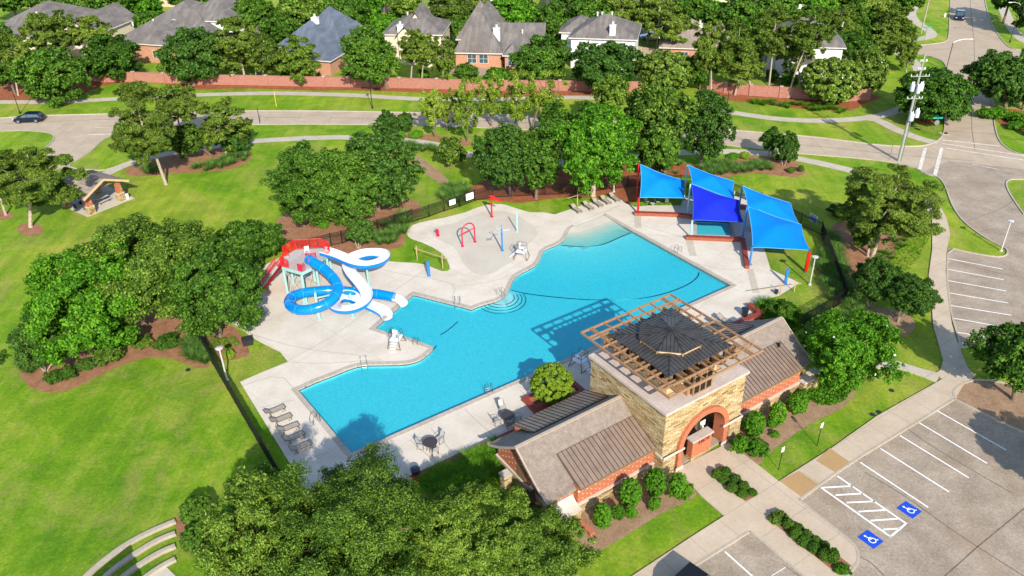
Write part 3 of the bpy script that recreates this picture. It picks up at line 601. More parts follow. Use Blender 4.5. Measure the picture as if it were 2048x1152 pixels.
# pool shell: walls with a navy tile line, and a floor that slopes from the beach
beach0, beach1 = at(1149,452.4), at(1208,430.5); bdir = (beach1-beach0).normalized(); bn = Vector((bdir.y, -bdir.x, 0))
if bn.dot(at(1100,650)-beach0) < 0: bn = -bn
WZ = -0.10
def depth(p):
    q = Vector((p.x, p.y, 0)); m = (beach1-beach0).length; k = max(0, min(m, (q-beach0).dot(bdir))); s = (q-beach0-bdir*k).length
    if (q-beach0).dot(bn) < 0 and 0 < k < m: s = 0
    return 0.015+s*0.055 if s < 6.2 else 0.356+min(1, (s-6.2)/7.0)*0.13
b = MB(); n = len(poolP)
for i in range(n):
    p, q = poolP[i], poolP[(i+1) % n]
    if i == bi: continue
    b.mi = 0; b.add([(p.x,p.y,-0.11),(q.x,q.y,-0.11),(q.x,q.y,-0.26),(p.x,p.y,-0.26)], [(0,1,2,3)])
    b.mi = 1; b.add([(p.x,p.y,-0.26),(q.x,q.y,-0.26),(q.x,q.y,-1.2),(p.x,p.y,-1.2)], [(0,1,2,3)])
b.mi = 1
# floor grid in beach-aligned coordinates
S0, S1, T0, T1 = -0.5, 66, -45, 35; NS, NTT = 110, 70
vs = []
for i in range(NS+1):
    s = S0+(S1-S0)*i/NS
    for j in range(NTT+1):
        t = T0+(T1-T0)*j/NTT; p = beach0+bn*s+bdir*t; vs.append((p.x, p.y, -depth(p)))
fs = [(i*(NTT+1)+j, (i+1)*(NTT+1)+j, (i+1)*(NTT+1)+j+1, i*(NTT+1)+j+1) for i in range(NS) for j in range(NTT)]
b.mi = 1; b.add(vs, fs)
b.m[-len(fs):] = [2 if depth(Vector(vs[f[0]])) < .30 and (Vector(vs[f[0]])-beach0).dot(bn) < 5 else 1 for f in fs]
tag(b.build('pool_basin', [M['tile_navy'], M['plaster'], M['beach']]), kind='structure')
b = MB(); b.prism(offset(poolP, -0.004), -0.9, WZ); tag(b.build('water', M['water']), kind='structure')
# dark tile lines on the floor
b = MB()
def floorline(L, r=0.06):
    P = smooth(pts(L), 2, False); b.tube([Vector((p.x, p.y, -depth(p)+0.005)) for p in P], r, 5)
# underwater features seen through the surface: survey them on the water plane, then drop them to the floor
floorline([(1023,573),(1040,578),(1080,584),(1130,589),(1180,592.5),(1240,593),(1300,588),(1350,574),(1383,559),(1397,546),(1399,538)])
floorline([(1122,487),(1150,489),(1180,489.5),(1210,484),(1240,470),(1262,461)])
floorline([(880,662),(893,655),(905,645),(915,636)], 0.05); floorline([(862,696),(872,684)], 0.05)
# curved entry steps
sc = at(1003, 594)
for k, r in enumerate((1.35, 1.75, 2.15, 2.55)):
    arcp = []
    for i in range(17):
        a = R(-150+i*11.0); p = sc+Vector((math.cos(a), math.sin(a), 0))*r*1.05; arcp.append(Vector((p.x, p.y, -0.13-0.09*k)))
    b.tube(arcp, 0.035, 5)
tag(b.build('pool_tile_line', M['tile_navy']), kind='structure')
b = MB()
for k, r in enumerate((2.55, 2.15, 1.75, 1.35)): b.lathe([(r*1.05, -0.9), (r*1.05, -0.47+0.08*k)], (sc.x, sc.y, 0), 40)
tag(b.build('pool_steps', M['plaster']), kind='structure')
# small pool
b = MB()
for i in range(4):
    p, q = kidP[i], kidP[(i+1) % 4]
    b.mi = 0; b.add([(p.x,p.y,0.02),(q.x,q.y,0.02),(q.x,q.y,-0.16),(p.x,p.y,-0.16)], [(0,1,2,3)])
    b.mi = 1; b.add([(p.x,p.y,-0.16),(q.x,q.y,-0.16),(q.x,q.y,-0.36),(p.x,p.y,-0.36)], [(0,1,2,3)])
b.mi = 1; b.prism(offset(kidP, 0.1), None, -0.36); tag(b.build('pool_basin', [M['tile_navy'], M['plaster']]), kind='structure')
b = MB(); b.prism(offset(kidP, -0.004), -0.34, -0.06); tag(b.build('water', M['water']), kind='structure')
ko = offset(kidP, 0.3); b = MB(); b.prism(ko, 0.0, 0.07, [offset(kidP, -0.02)]); tag(b.build('pool_coping', M['coping']), kind='structure')
b = MB()
zf2 = lambda *z: zm(*z, 2.939, 1380, 760)
for L in ([zf2(1690,982), zf2(1963,758), zf2(2300,480)], [zf2(1690,982), zf2(1500,1152), zf2(1350,1290)], [zf2(1690,982), zf2(1860,1090), zf2(2100,1240)], [zf2(1030,545), zf2(1110,590), zf2(1290,700), zf2(1500,855), zf2(1690,982)], [zf2(1000,1040), zf2(1060,1070), zf2(1140,1150)], [zf2(1280,290), zf2(1420,390), zf2(1640,520), zf2(1900,670)], [zf2(560,1095), zf2(640,1152)],
          [(1896,520),(1990,545),(2060,560)], [(1968,476),(1940,470),(1990,455),(2060,470)], [(1900,640),(2048,655)], [(1925,445),(2000,420),(2030,400)], [(1838,352),(1900,330),(1960,338),(2048,352)]):
    rb_ = ribbon('x', L, 0.07, 0.0255, None, 1); b.add(rb_.v, rb_.f)
for L in ([(0,248),(225,238),(475,234),(850,238),(1100,247),(1380,268),(1621,291),(1827,313),(1950,322)], [(1940,0),(1943,40),(1950,100),(1945,180),(1942,250),(1950,300)], [(1890,150),(1940,160),(1985,165)], [(1890,215),(1988,222)], [(1888,262),(1990,268)]):
    rb_ = ribbon('x', L, 0.09, 0.0195, None, 1); b.add(rb_.v, rb_.f)
tag(b.build('road_seam', plain('seam', (0.13,0.105,0.085), 0.9, noise=.4, nscale=1.5)), kind='structure')
# expansion bands between deck slabs
for L, w in (([(1275,430),(1276,456)], 0.85), ([(1378,479),(1386,512)], 0.85), ([(1500,538),(1512,586)], 0.75)):
    ribbon('deck_band', L, w, 0.028, 'walk', 0)
# deck joints
b = MB()
for L in ([(577,724),(640,728),(722,722),(760,720)], [(456,650),(520,675),(600,697),(690,708),(730,712)], [(570,725),(680,665),(745,612),(820,560),(870,528)], [(905,592),(912,572),(880,560),(800,548),(760,538)],
          [(1030,548),(990,562),(930,572),(905,570)], [(930,820),(975,862),(1010,885)], [(1040,780),(1075,815)], [(862,857),(905,905)], [(820,880),(860,915)], [(906,912),(1000,866),(1090,826)], [(1232,460),(1290,470),(1370,474)], [(1390,525),(1440,540),(1492,538)], [(1280,450),(1370,476)],
          [(484,772),(560,748),(590,780)], [(520,815),(590,800)], [(600,925),(655,905)], [(1150,446),(1208,424),(1240,412)]):
    ribb = ribbon('x', L, 0.05, 0.0245, None, 1); b.add(ribb.v, ribb.f)
tag(b.build('deck_joint', plain('joint', (0.30,0.27,0.23), 0.9)), kind='structure')
# ================================================================ POOL HOUSE
def hgt(base, top, zb=0.0):
    """height of a plumb thing whose foot and top are surveyed"""
    B = at(*base, zb); best, bh = 1e9, 1
    for i in range(1, 2400):
        h = i*0.01; q = Vector((B.x, B.y, zb+h))-CPOS; y = 576-FPX*q.dot(CU)/q.dot(CF)
        if abs(y-top[1]) < best: best, bh = abs(y-top[1]), h
    return bh
BO = E1*40.5+E2*(-37.8)
T = thing('pool_house', 'stone and brick pool entrance building with a square tower, pergola top and two gabled wings', 'building', BO, BROT)
H_ = 6.55
def archpoly(xh, zh, w, sp, n=18):
    P = [(-xh, 0), (-w, 0), (-w, sp)]+[(-w*math.cos(math.pi*i/n), sp+w*math.sin(math.pi*i/n)) for i in range(1, n)]+[(w, sp), (w, 0), (xh, 0), (xh, zh), (-xh, zh)]
    return P
t = MB(); t.wallprism(archpoly(4.45, H_, 2.42, 2.2), -4.5, -3.7); t.wallprism(archpoly(4.45, H_, 2.42, 2.2), 3.7, 4.5)
t.box(-4.45, -3.65, -3.7, 3.7, 0, H_); t.box(3.65, 4.45, -3.7, 3.7, 0, H_)
# corner buttress plinths and front piers
for sx in (-1, 1):
    t.box(min(sx*4.47, sx*3.1), max(sx*4.47, sx*3.1), -4.72, -4.502, 0, 2.05)
tower = t.build('tower_wall', M['stone'], T)
# brick arch ring proud of the stone
def ring(y0, y1, r0, r1, sp, z0, n=22):
    b = MB(); A = [(-r1, z0)]+[(-r1*math.cos(math.pi*i/n), sp+r1*math.sin(math.pi*i/n)) for i in range(n+1)]+[(r1, z0)]
    Bq = [(-r0, z0)]+[(-r0*math.cos(math.pi*i/n), sp+r0*math.sin(math.pi*i/n)) for i in range(n+1)]+[(r0, z0)]; m = len(A)
    vs = [(x, y0, z) for x, z in A]+[(x, y0, z) for x, z in Bq]+[(x, y1, z) for x, z in A]+[(x, y1, z) for x, z in Bq]; fs = []
    for i in range(m-1): fs += [(i, i+1, i+1+m, i+m), (i+m, i+1+m, i+1+3*m, i+3*m), (i, i+2*m, i+1+2*m, i+1)]
    b.add(vs, fs); return b
ring(-4.76, -3.6, 2.35, 2.85, 2.2, 0.4).build('brick_arch', M['brick'], T)
for sx in (-1, 1):
    b = MB(); b.box(min(sx*2.2, sx*4.5), max(sx*2.2, sx*4.5), -4.80, -4.725, 2.08, 2.26); b.build('stone_band', M['white_stone'], T); b = MB(); b.box(min(sx*2.2, sx*3.0), max(sx*2.2, sx*3.0), -4.84, -4.765, 0.0, 0.38); b.build('arch_plinth', M['white_stone'], T)
    b = MB(); b.box(min(sx*4.452, sx*4.55), max(sx*4.452, sx*4.55), -4.6, -3.8, 2.08, 2.26); b.build('stone_band', M['white_stone'], T)
# coping slab ring and inner deck
b = MB(); b.box(-4.62, 4.62, -4.68, -3.1, H_, H_+0.24); b.box(-4.62, 4.62, 3.1, 4.68, H_, H_+0.24); b.box(-4.62, -3.1, -3.1, 3.1, H_, H_+0.24); b.box(3.1, 4.62, -3.1, 3.1, H_, H_+0.24); b.build('coping', M['cap_stone'], T)
b = MB(); b.box(-3.1, 3.1, -3.1, 3.1, H_-0.3, H_+0.1); b.build('upper_floor', M['panel_tan'], T)
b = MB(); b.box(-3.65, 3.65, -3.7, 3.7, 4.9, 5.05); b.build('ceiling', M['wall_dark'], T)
b = MB(); b.box(-3.65, 3.65, -4.5, 4.5, 0.0, 0.14); b.build('passage_floor', M['patio'], T)
for y in (-3.0,):
    for x0, x1 in ((-2.35, -1.15), (1.15, 2.35)):
        b = MB()
        for i in range(13): x = x0+(x1-x0)*i/12; b.box(x-.015, x+.015, y-.015, y+.015, .15, 2.3)
        b.box(x0, x1, y-.03, y+.03, 2.3, 2.36); b.box(x0, x1, y-.03, y+.03, .3, .36); gt = b.build('gate', M['black_metal'], T)
for x0, x1, z0, z1 in ((-2.1,-1.5,1.3,1.85),(-1.9,-1.6,.95,1.25),(1.35,1.95,1.35,1.9),(1.5,1.8,1.0,1.3)): b = MB(); b.box(x0, x1, -3.06, -3.035, z0, z1); b.build('notice', M['notice'], T)
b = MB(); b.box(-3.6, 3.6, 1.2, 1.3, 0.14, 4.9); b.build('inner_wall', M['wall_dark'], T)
# upper timber drum
def rect_ring(b, hx, hy, z0, z1, th):
    b.box(-hx, hx, -hy, -hy+th, z0, z1); b.box(-hx, hx, hy-th, hy, z0, z1); b.box(-hx, -hx+th, -hy+th, hy-th, z0, z1); b.box(hx-th, hx, -hy+th, hy-th, z0, z1)
b = MB(); rect_ring(b, 2.75, 2.75, H_+.1, H_+1.0, .12); b.build('panel_wall', M['panel_tan'], T)
b = MB()
for i in range(6):
    a = -2.7+i*1.08
    for x, y in ((a,-2.7),(a,2.7),(-2.7,a),(2.7,a)): b.box(x-.11, x+.11, y-.11, y+.11, H_+1.0, 8.9)
rect_ring(b, 2.9, 2.9, 8.55, 8.85, .14); rect_ring(b, 2.86, 2.86, 7.55, 7.68, .12)
b.build('post_frame', M['wood_tan'], T)
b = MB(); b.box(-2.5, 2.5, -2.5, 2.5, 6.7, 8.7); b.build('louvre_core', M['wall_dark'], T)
# pergola
b = MB(); X, Y = 5.05, 5.2; zt = 9.0
for k in (0, 0.95): 
    for s in (-1, 1):
        e = 0.0
        b.box(-X-.02+k*0, X+.02, s*(Y-k)-.055, s*(Y-k)+.055, zt-.14-k*.004, zt+.05-k*.004); b.box(s*(X-k)-.055, s*(X-k)+.055, -Y-.02, Y+.02, zt-.137-k*.004, zt+.047-k*.004)
for i in range(7):
    a = -3.9+i*1.3
    for s in (-1, 1):
        b.box(a-.05, a+.05, min(s*Y, s*3.2), max(s*Y, s*3.2), zt-.12, zt+.03) if abs(a) < 4.9 else None
        b.box(min(s*X, s*3.2), max(s*X, s*3.2), a-.05, a+.05, zt-.115, zt+.025)
b.build('pergola', M['wood_tan'], T)
b = MB()
for i in range(6):     # curved brackets under the rafters
    a = -3.25+i*1.3
    for s in (-1, 1):
        for fx in (0, 1):
            arc = [(2.85+1.45*math.sin(R(q)), 8.86-1.05*math.cos(R(q))) for q in range(0, 91, 15)]
            poly = [(2.85, 8.86)]+arc
            vs = [];
            for w in (-.06, .06):
                for d, z in poly: vs.append((a+w, s*d, z) if fx else (s*d, a+w, z))
            m = len(poly); b.add(vs, [tuple(range(m)), tuple(range(2*m-1, m-1, -1))]+[(q, (q+1) % m, (q+1) % m+m, q+m) for q in range(m)])
b.build('bracket', M['door_brown'], T)
# low pyramid roof with standing seams, octagon lantern on top
def pyramid(b, n, r, z0, z1, rin=0.0, rot=0.0, zin=None):
    vs = [(r*math.cos(rot+2*math.pi*i/n), r*math.sin(rot+2*math.pi*i/n), z0) for i in range(n)]+[(r*math.cos(rot+2*math.pi*i/n), r*math.sin(rot+2*math.pi*i/n), z0-.08) for i in range(n)]+[(0,0,z1)]
    b.add(vs, [(i, (i+1) % n, 2*n) for i in range(n)]+[(i, i+n, (i+1) % n+n, (i+1) % n) for i in range(n)]+[tuple(range(2*n-1, n-1, -1))])
def seams(b, n, r, z0, z1, rot, step=0.42, rmin=0.0):
    for i in range(n):
        a0, a1 = rot+2*math.pi*i/n, rot+2*math.pi*(i+1)/n; p, q = Vector((r*math.cos(a0), r*math.sin(a0), z0)), Vector((r*math.cos(a1), r*math.sin(a1), z0)); ap = Vector((0,0,z1))
        m = (p+q)/2; L = (q-p).length; inn = ap-m; k = int(L/step); up = (q-p).cross(inn).normalized()
        for j in range(-k//2, k//2+1):
            o = j*step
            if abs(o) > L/2-.05: continue
            f = 1-abs(o)/(L/2); s0 = m+(q-p).normalized()*o; s1 = s0+inn*(f*0.98)
            s1 = s0+inn*min(f*.98, 1-rmin)
            b.beam(s0+up*.02, s1+up*.02, .035, .05, up)
        b.beam(p+Vector((0,0,.02)), p.lerp(ap, 1-rmin)+Vector((0,0,.03)), .09, .06)
b = MB(); pyramid(b, 4, 3.45*math.sqrt(2), 9.12, 9.75, rot=R(45)); rf = b.build('roof', M['metal_dark'], T)
b = MB(); seams(b, 4, 3.45*math.sqrt(2), 9.12, 9.75, R(45), .36, .55); b.build('roof_seam', M['seam_dark'], rf)
b = MB(); r8 = 2.42/math.cos(R(22.5)); b.lathe([(r8-.1, 9.1), (r8-.1, 9.66)], (0,0,0), 8); b.T = None
lan = MB(); vs = []
lan.v = []; lan.add([( (r8-.12)*math.cos(R(22.5+45*i)), (r8-.12)*math.sin(R(22.5+45*i)), z) for z in (9.2, 9.68) for i in range(8)], [(i, (i+1) % 8, (i+1) % 8+8, i+8) for i in range(8)])
ld = lan.build('lantern_drum', M['panel_tan'], T)
for i in range(8): b = MB(); a = R(22.5+45*i); b.cbox((r8-.1)*math.cos(a), (r8-.1)*math.sin(a), 9.47, .16, .16, .42, a); b.build('lantern_post', M['wood_tan'], ld)
b = MB(); pyramid(b, 8, r8+.1, 9.74, 10.16, rot=R(22.5)); lr = b.build('lantern_roof', M['metal_dark'], T)
b = MB(); seams(b, 8, r8+.1, 9.74, 10.16, R(22.5), .3, .02); b.build('roof_seam', M['seam_dark'], lr)
# louvred screen standing on the front coping
b = MB(); b.box(-1.35, .6, -4.22, -4.14, H_+.24, 8.55); sc_ = b.build('louvre_screen', M['black_metal'], T)
b = MB()
for x in (-1.38, -.72, -.06, .6): b.box(x-.05, x+.05, -4.27, -4.1, H_+.24, 8.72)
for z in (6.86, 7.7, 8.62): b.box(-1.42, .65, -4.29, -4.08, z-.05, z+.05)
b.build('screen_frame', M['wood_tan'], sc_)
for x0 in (.7, -1.8): b = MB(); b.box(x0, x0+.3, -4.0, -2.9, 6.8, 7.3); b.build('timber_box', M['wood_tan'], T)
# number wall in the arch
mo = thing('number_wall', 'brick wall with stone cap carrying the number 23610 inside the entrance arch', 'sign wall', BO+E1*(-.02)+E2*4.35, BROT)
b = MB(); b.box(-1.1, 1.08, -.28, .28, .36, 2.05); b.build('brick_face', M['brick'], mo)
b = MB(); b.box(-1.14, 1.12, -.32, .32, 0, .36); b.build('stone_base', M['stone'], mo)
b = MB(); b.box(-1.2, 1.18, -.38, .38, 2.05, 2.2); b.build('cap', M['cap_stone'], mo)
cu = bpy.data.curves.new('t', 'FONT'); cu.body = '23610'; cu.size = .46; cu.extrude = .015; cu.align_x = 'CENTER'; cu.offset = .012; cu.space_character = 1.1
to = bpy.data.objects.new('t', cu); COL.objects.link(to); bpy.context.view_layer.update(); dg = bpy.context.evaluated_depsgraph_get()
me = bpy.data.meshes.new_from_object(to.evaluated_get(dg)); bpy.data.objects.remove(to); me.materials.clear(); me.materials.append(M['text_red'])
me.transform(Matrix.Translation((.15, -.298, 1.55)) @ Matrix.Rotation(R(90), 4, 'X')); link(bpy.data.objects.new('number', me), mo)
# ---- wings
def wing(sx, xin, xout, xm):
    """sx -1 left / +1 right; xin tower side, xout gable end, xm outer end of the metal sheds"""
    yc = .6; a, c = sorted((sx*xin, sx*(xout-.75))); W = 3.7
    b = MB(); b.box(a, c, yc-W, yc+W, 1.0, 2.3); ma, mc = sorted((sx*xin, sx*xm)); WB = 4.22; b.box(ma, mc, yc-WB, yc-W+.02, 1.0, 2.66); b.box(ma, mc, yc+W-.02, yc+WB, 1.0, 2.66)
    gx = sx*(xout-.75); th = .3*sx      # gable triangle
    p = [(yc-W, 2.3), (yc+W, 2.3), (yc+2.4, 2.98), (yc+1.2, 3.82), (yc, 4.75), (yc-1.2, 3.82), (yc-2.4, 2.98)]; vs = [(gx-th*q, y, z) for q in (0, 1) for y, z in p]
    b.add(vs, [tuple(range(7)), tuple(range(13,6,-1))]+[(i, (i+1) % 7, (i+1) % 7+7, i+7) for i in range(7)]); w_ = b
    b = MB(); b.box(a-(.12 if sx < 0 else -.0), c+(.12 if sx > 0 else 0), yc-W-.14, yc+W+.14, 0, .95); b.box(ma, mc, yc-WB-.14, yc-W-.1, 0, .95); b.box(ma, mc, yc+W+.1, yc+WB+.14, 0, .95); b.build('stone_plinth', M['stone'], T)
    b = MB(); b.box(a-(.16 if sx < 0 else 0), c+(.16 if sx > 0 else 0), yc-W-.2, yc+W+.2, .95, 1.05); b.box(ma-.03, mc+.03, yc-WB-.2, yc-W, .952, 1.06); b.build('stone_band', M['white_stone'], T); b = MB(); b.box(ma-.02, mc+.02, yc-WB-.05, yc-WB+.05, 2.2, 2.34); b.build('stone_band', M['white_stone'], T)
    b = MB(); r_ = random.Random(3)      # white accent bricks
    x = a+.3; k = 0
    while x < c-.2:
        yw = yc-(WB if ma < x < mc else W)
        for z in ((1.3, 1.8) if k % 2 else (1.55, 2.05)): b.box(x, x+.12, yw-.02, yw+.05, z, z+.06)
        x += .42; k += 1
    y = yc-W+.3; k = 0
    while y < yc+W-.3:
        z = 1.5 + (.25 if k % 2 else 0)
        while z < 2.6+(W-abs(y-yc))*.62-.3:
            xx = gx+.02*sx; b.box(min(xx, gx-.05*sx), max(xx, gx-.05*sx), y, y+.12, z, z+.08); z += .55
        y += .45; k += 1
    w_.mi = 1; w_.add(b.v, b.f); w = w_.build('brick_wall', [M['brick'], M['white_stone']], T)
    # main shingle roof, thick slab either side of the ridge, slight bell-cast at the foot
    xo = sx*xout; x0, x1 = sorted((sx*xin, xo)); prof = [(-4.02, 2.42), (-3.6, 2.58), (-2.4, 3.28), (-1.2, 4.12), (0, 5.02)]
    b = MB(); P = prof+[(-y, z) for y, z in prof[-2::-1]]; vs = []; n = len(P)
    for x in (x0, x1):
        vs += [(x, yc+y, z) for y, z in P]+[(x, yc+y, z-.16) for y, z in P]
    fs = [(i, i+1, i+1+2*n, i+2*n) for i in range(n-1)]+[(i+n, i+3*n, i+1+3*n, i+1+n) for i in range(n-1)]+[(i, i+n, i+1+n, i+1) for i in range(n-1)]+[(i+2*n, i+1+2*n, i+1+3*n, i+3*n) for i in range(n-1)]+[(0, 2*n, 3*n, n), (n-1, 2*n-1, 4*n-1, 3*n-1)]
    b.add(vs, fs); rf = b.build('shingle_roof', M['shingle'], T)
    b = MB(); b.box(x0, x1, yc-.14, yc+.14, 4.99, 5.06)
    for s in (-1, 1):
        for i in range(4): p0, p1 = prof[i], prof[i+1]; b.beam((xo, yc+s*p0[0], p0[1]-.03), (xo, yc+s*p1[0], p1[1]-.03), .1, .2)
    b.build('ridge_and_barge', M['fascia'], rf)
    # metal shed roofs front and back, curved up against the tower
    m0, m1 = sorted((sx*xin, sx*xm))
    for s, nm in ((-1, 'metal_roof'), (1, 'metal_roof')):
        ya, za, yb, zb = s*1.55, 4.02, s*4.46, 2.74; b = MB()
        b.add([(m0, yc+ya, za), (m1, yc+ya, za), (m1, yc+yb, zb), (m0, yc+yb, zb), (m0, yc+ya, za-.1), (m1, yc+ya, za-.1), (m1, yc+yb, zb-.12), (m0, yc+yb, zb-.12)], [(0,1,2,3), (7,6,5,4), (0,4,5,1), (1,5,6,2), (2,6,7,3), (3,7,4,0)])
        o = b.build(nm, M['metal_bronze'], T)
        b = MB(); k = int((m1-m0)/.42); up = Vector((0, -s*.0+ (zb-za), 0)); nrm = Vector((0, abs(zb-za)*s, abs(yb-ya))).normalized()
        for i in range(k+1): x = m0+.03+(m1-m0-.06)*i/k; b.beam(Vector((x, yc+ya, za))+nrm*.02, Vector((x, yc+yb, zb))+nrm*.02, .03, .06, nrm)
        b.build('roof_seam', M['seam_dark'], o)
        b = MB(); b.box(m0, m1, yc+yb-.06 if s < 0 else yc+yb-.04, yc+yb+.04 if s < 0 else yc+yb+.06, zb-.2, zb-.03); b.build('gutter', M['door_brown'], o)
        b = MB(); ww = MB()      # cheek of the shed down to the slope
        e = sx*xm; ee = e-.04*sx; b.box(min(e, ee), max(e, ee), yc+min(s*3.72, s*3.8), yc+max(s*3.72, s*3.8), 2.3, 2.6); b.build('cheek', M['brick'], o)
wing(-1, 4.455, 14.9, 12.15); wing(1, 4.455, 15.2, 13.3)
# curved stone buttress, door, vents at the left gable
b = MB(); b.box(-13.9, -12.3, -4.25, -3.25, 0, 1.0); b.build('stone_buttress', M['stone'], T)
b = MB(); n = 10; vs = []
for i in range(n+1):
    a = R(90*i/n); y = -4.32+1.25*math.sin(a)*1.0; z = 1.02+.75*(1-math.cos(a)); vs += [(-13.98, y, z), (-12.22, y, z), (-13.98, y, 1.0), (-12.22, y, 1.0)]
b.add(vs, [f for i in range(n) for f in ((4*i, 4*i+1, 4*i+5, 4*i+4), (4*i, 4*i+4, 4*i+6, 4*i+2), (4*i+1, 4*i+3, 4*i+7, 4*i+5))]+[(4*n, 4*n+1, 4*n+3, 4*n+2)]); b.build('buttress_cap', M['white_stone'], T)
b = MB(); b.box(-14.2, -14.16, .4, 1.5, 0.1, 2.3); b.build('door', M['door_brown'], T)
b = MB(); b.box(-14.22, -14.16, -.9, -.5, 1.1, 1.7); b.build('wall_notice', M['white_plastic'], T); b = MB(); b.cbox(-14.3, 3.7, 2.5, .3, .18, .16); b.build('flood_light', M['white_plastic'], T)
b = MB(); b.box(12.6, 12.8, -1.4, -1.25, 3.8, 4.25); b.build('roof_vent', M['black_metal'], T)
b = MB(); b.box(14.5, 14.9, -4.6, -4.0, 0, 1.2); b.build('stone_pier', M['stone'], T)
b = MB(); b.box(13.4, 14.45, -4.25, -3.3, 0, 1.1); b.build('stone_buttress', M['stone'], T)
b = MB(); b.box(13.3, 14.55, -4.35, -3.3, 1.1, 1.25); b.build('buttress_cap', M['white_stone'], T)

# ---- low brick walls round the deck
def lowwall(label, L, h=.5, w=.42, closed=False, cap=None, sh=0.0):
    P = [at(*p) for p in L]; o = P[0]; t = thing('low_wall', label, 'wall', o)
    C = P+[P[0]] if closed else P; b = MB(); k = MB()
    for i in range(len(C)-1):
        p, q = C[i]-o, C[i+1]-o; d = (q-p).normalized(); e = .0
        b.beam(p-d*(w/2-.003*i)+Vector((0,0,(h-.07)/2)), q+d*(w/2-.004-.003*i)+Vector((0,0,(h-.07)/2)), w, h-.07-.002*i); k.beam(p-d*(w/2+.03-.003*i)+Vector((0,0,h-.035)), q+d*(w/2+.03-.003*i)+Vector((0,0,h-.035)), w+.06, .07-.002*i)
    b.build('wall_body', M['brick_dark'], t); k.build('wall_cap', M[cap or 'tile_red'], t); return t
z7 = lambda *z: zm(*z, 4.551, 1230, 310)
lowwall('long low red brick wall beside the tables and the black litter bin', [(829,962),(1043,864)], .5, .5)
lowwall('red brick planter wall around the clipped ball tree', [(1050,803),(1074,829),(1166,788),(1140,766)], .45, .4, True)
lowwall('low red brick wall bending round the plants by the right litter bin', [(1462,658),(1521,634),(1500,617)], .55, .5)
lowwall('low red brick wall below the first shade sail', [z7(190,548), z7(560,560), z7(680,578)], .5, .45)
lowwall('low red brick wall in front of the small pool', [z7(660,768), z7(1060,785), z7(1130,782)], .5, .45)
lowwall('short red brick wall running down from the small pool to the blue post', [z7(1160,795), z7(1200,1030)], .5, .45)
lowwall('low red brick wall behind the small pool under the dark sail', [z7(1130,490), z7(1230,500)], .5, .45)

# ================================================================ SHADE SAILS
def sail(label, C, mat, hump=.8, k=.055):
    c = [at(*z7(*p), z) for p, z in C]; o = sum(c, Vector())/4; o.z = 0; n = 16; vs = []
    for i in range(n+1):
        for j in range(n+1):
            u, v = 2*i/n-1, 2*j/n-1; uu = u*(1-k*(1-v*v)); vv = v*(1-k*(1-u*u)); s, t = (uu+1)/2, (vv+1)/2
            p = c[0]*(1-s)*(1-t)+c[1]*s*(1-t)+c[2]*s*t+c[3]*(1-s)*t; p = p-o; hp = (1-max(abs(u), abs(v))); p.z += hump*(hp**1.05)-.18*(1-abs(u*v))*(1-hp)*.5
            vs.append(p)
    m = (n+1)**2; fs = [(i*(n+1)+j, (i+1)*(n+1)+j, (i+1)*(n+1)+j+1, i*(n+1)+j+1) for i in range(n) for j in range(n)]
    t = thing('shade_sail', label, 'shade sail', o, 0, 'blue fabric shade sails over the pool corner')
    b = MB(); b.add(vs+[p-Vector((0,0,.012)) for p in vs], fs+[tuple(reversed([q+m for q in f])) for f in fs]); b.build('fabric', M[mat], t, smooth=True, normals=False)
    e = [i*(n+1) for i in range(n+1)]+[n*(n+1)+j for j in range(1, n+1)]+[i*(n+1)+n for i in range(n-1, -1, -1)]+[j for j in range(n-1, 0, -1)]
    b = MB(); b.tube([vs[q] for q in e], .035, 5, closed=True); b.build('hem', plain('hem', (.12,.40,.62) if mat == 'sail_light' else (.03,.10,.5), .6), t)
    return t
sail('small bright blue shade sail at the left end, between the red posts', [((230,83),4.85), ((636,235),2.6), ((630,392),2.2), ((226,388),2.2)], 'sail_light')
sail('bright blue shade sail at the back, behind the dark blue one', [((660,90),5.0), ((1085,240),2.7), ((1085,407),2.9), ((700,262),4.3)], 'sail_light')
sail('dark royal blue shade sail over the small pool', [((695,264),4.35), ((1130,412),3.1), ((1168,613),1.95), ((708,592),2.3)], 'sail_dark')
sail('large bright blue shade sail at the right rear, dappled by tree shadow', [((1158,280),5.0), ((1600,436),2.9), ((1692,655),2.6), ((1203,468),4.3)], 'sail_light')
sail('large bright blue shade sail at the right front, tied to the red padded post', [((1205,455),4.34), ((1696,632),2.72), ((1777,867),2.75), ((1252,842),2.25)], 'sail_light')
def sailpost(label, base, h, mat, r=.09, pad=None, lean=(0,0)):
    B = at(*z7(*base)) if isinstance(base, tuple) else base; t = thing('sail_post', label, 'post', B, 0, 'posts holding up the shade sails')
    b = MB(); b.tube([(0,0,0), (lean[0], lean[1], h)], r, 12); b.build('shaft', M[mat], t, smooth=True)
    b = MB(); b.cbox(0,0,.02,.45,.45,.04); b.build('base_plate', M['grey_metal'], t); b = MB(); b.cbox(lean[0], lean[1], h-.03, .2, .2, .06); b.build('top_bracket', M['grey_metal'], t)
    if pad: b = MB(); b.lathe([(pad*.9, .1), (pad, .14), (pad, h*.85), (pad*.9, h*.87)], (0,0,0), 14); b.build('padding', M[mat], t, smooth=True)
def xy(px, z, dz=0):
    p = at(*z7(*px), z); p.z = 0; return p
sailpost('tall red post at the back of the first shade sail', (197,385), 5.0, 'red', .11)
sailpost('short red post at the front of the first shade sail', (207,532), 2.3, 'red', .15)
sailpost('tall teal post at the back behind the low wall', xy((660,90), 5.0), 5.1, 'teal')
sailpost('tall teal post between the first sail and the dark blue sail', (657,550), 4.5, 'teal', .11)
sailpost('short pale aqua post at the front corner of the dark blue sail', (687,750), 2.4, 'post_aqua', .12)
sailpost('tall blue post at the back of the large right sails', xy((1158,280), 5.0), 5.1, 'post_blue', .1)
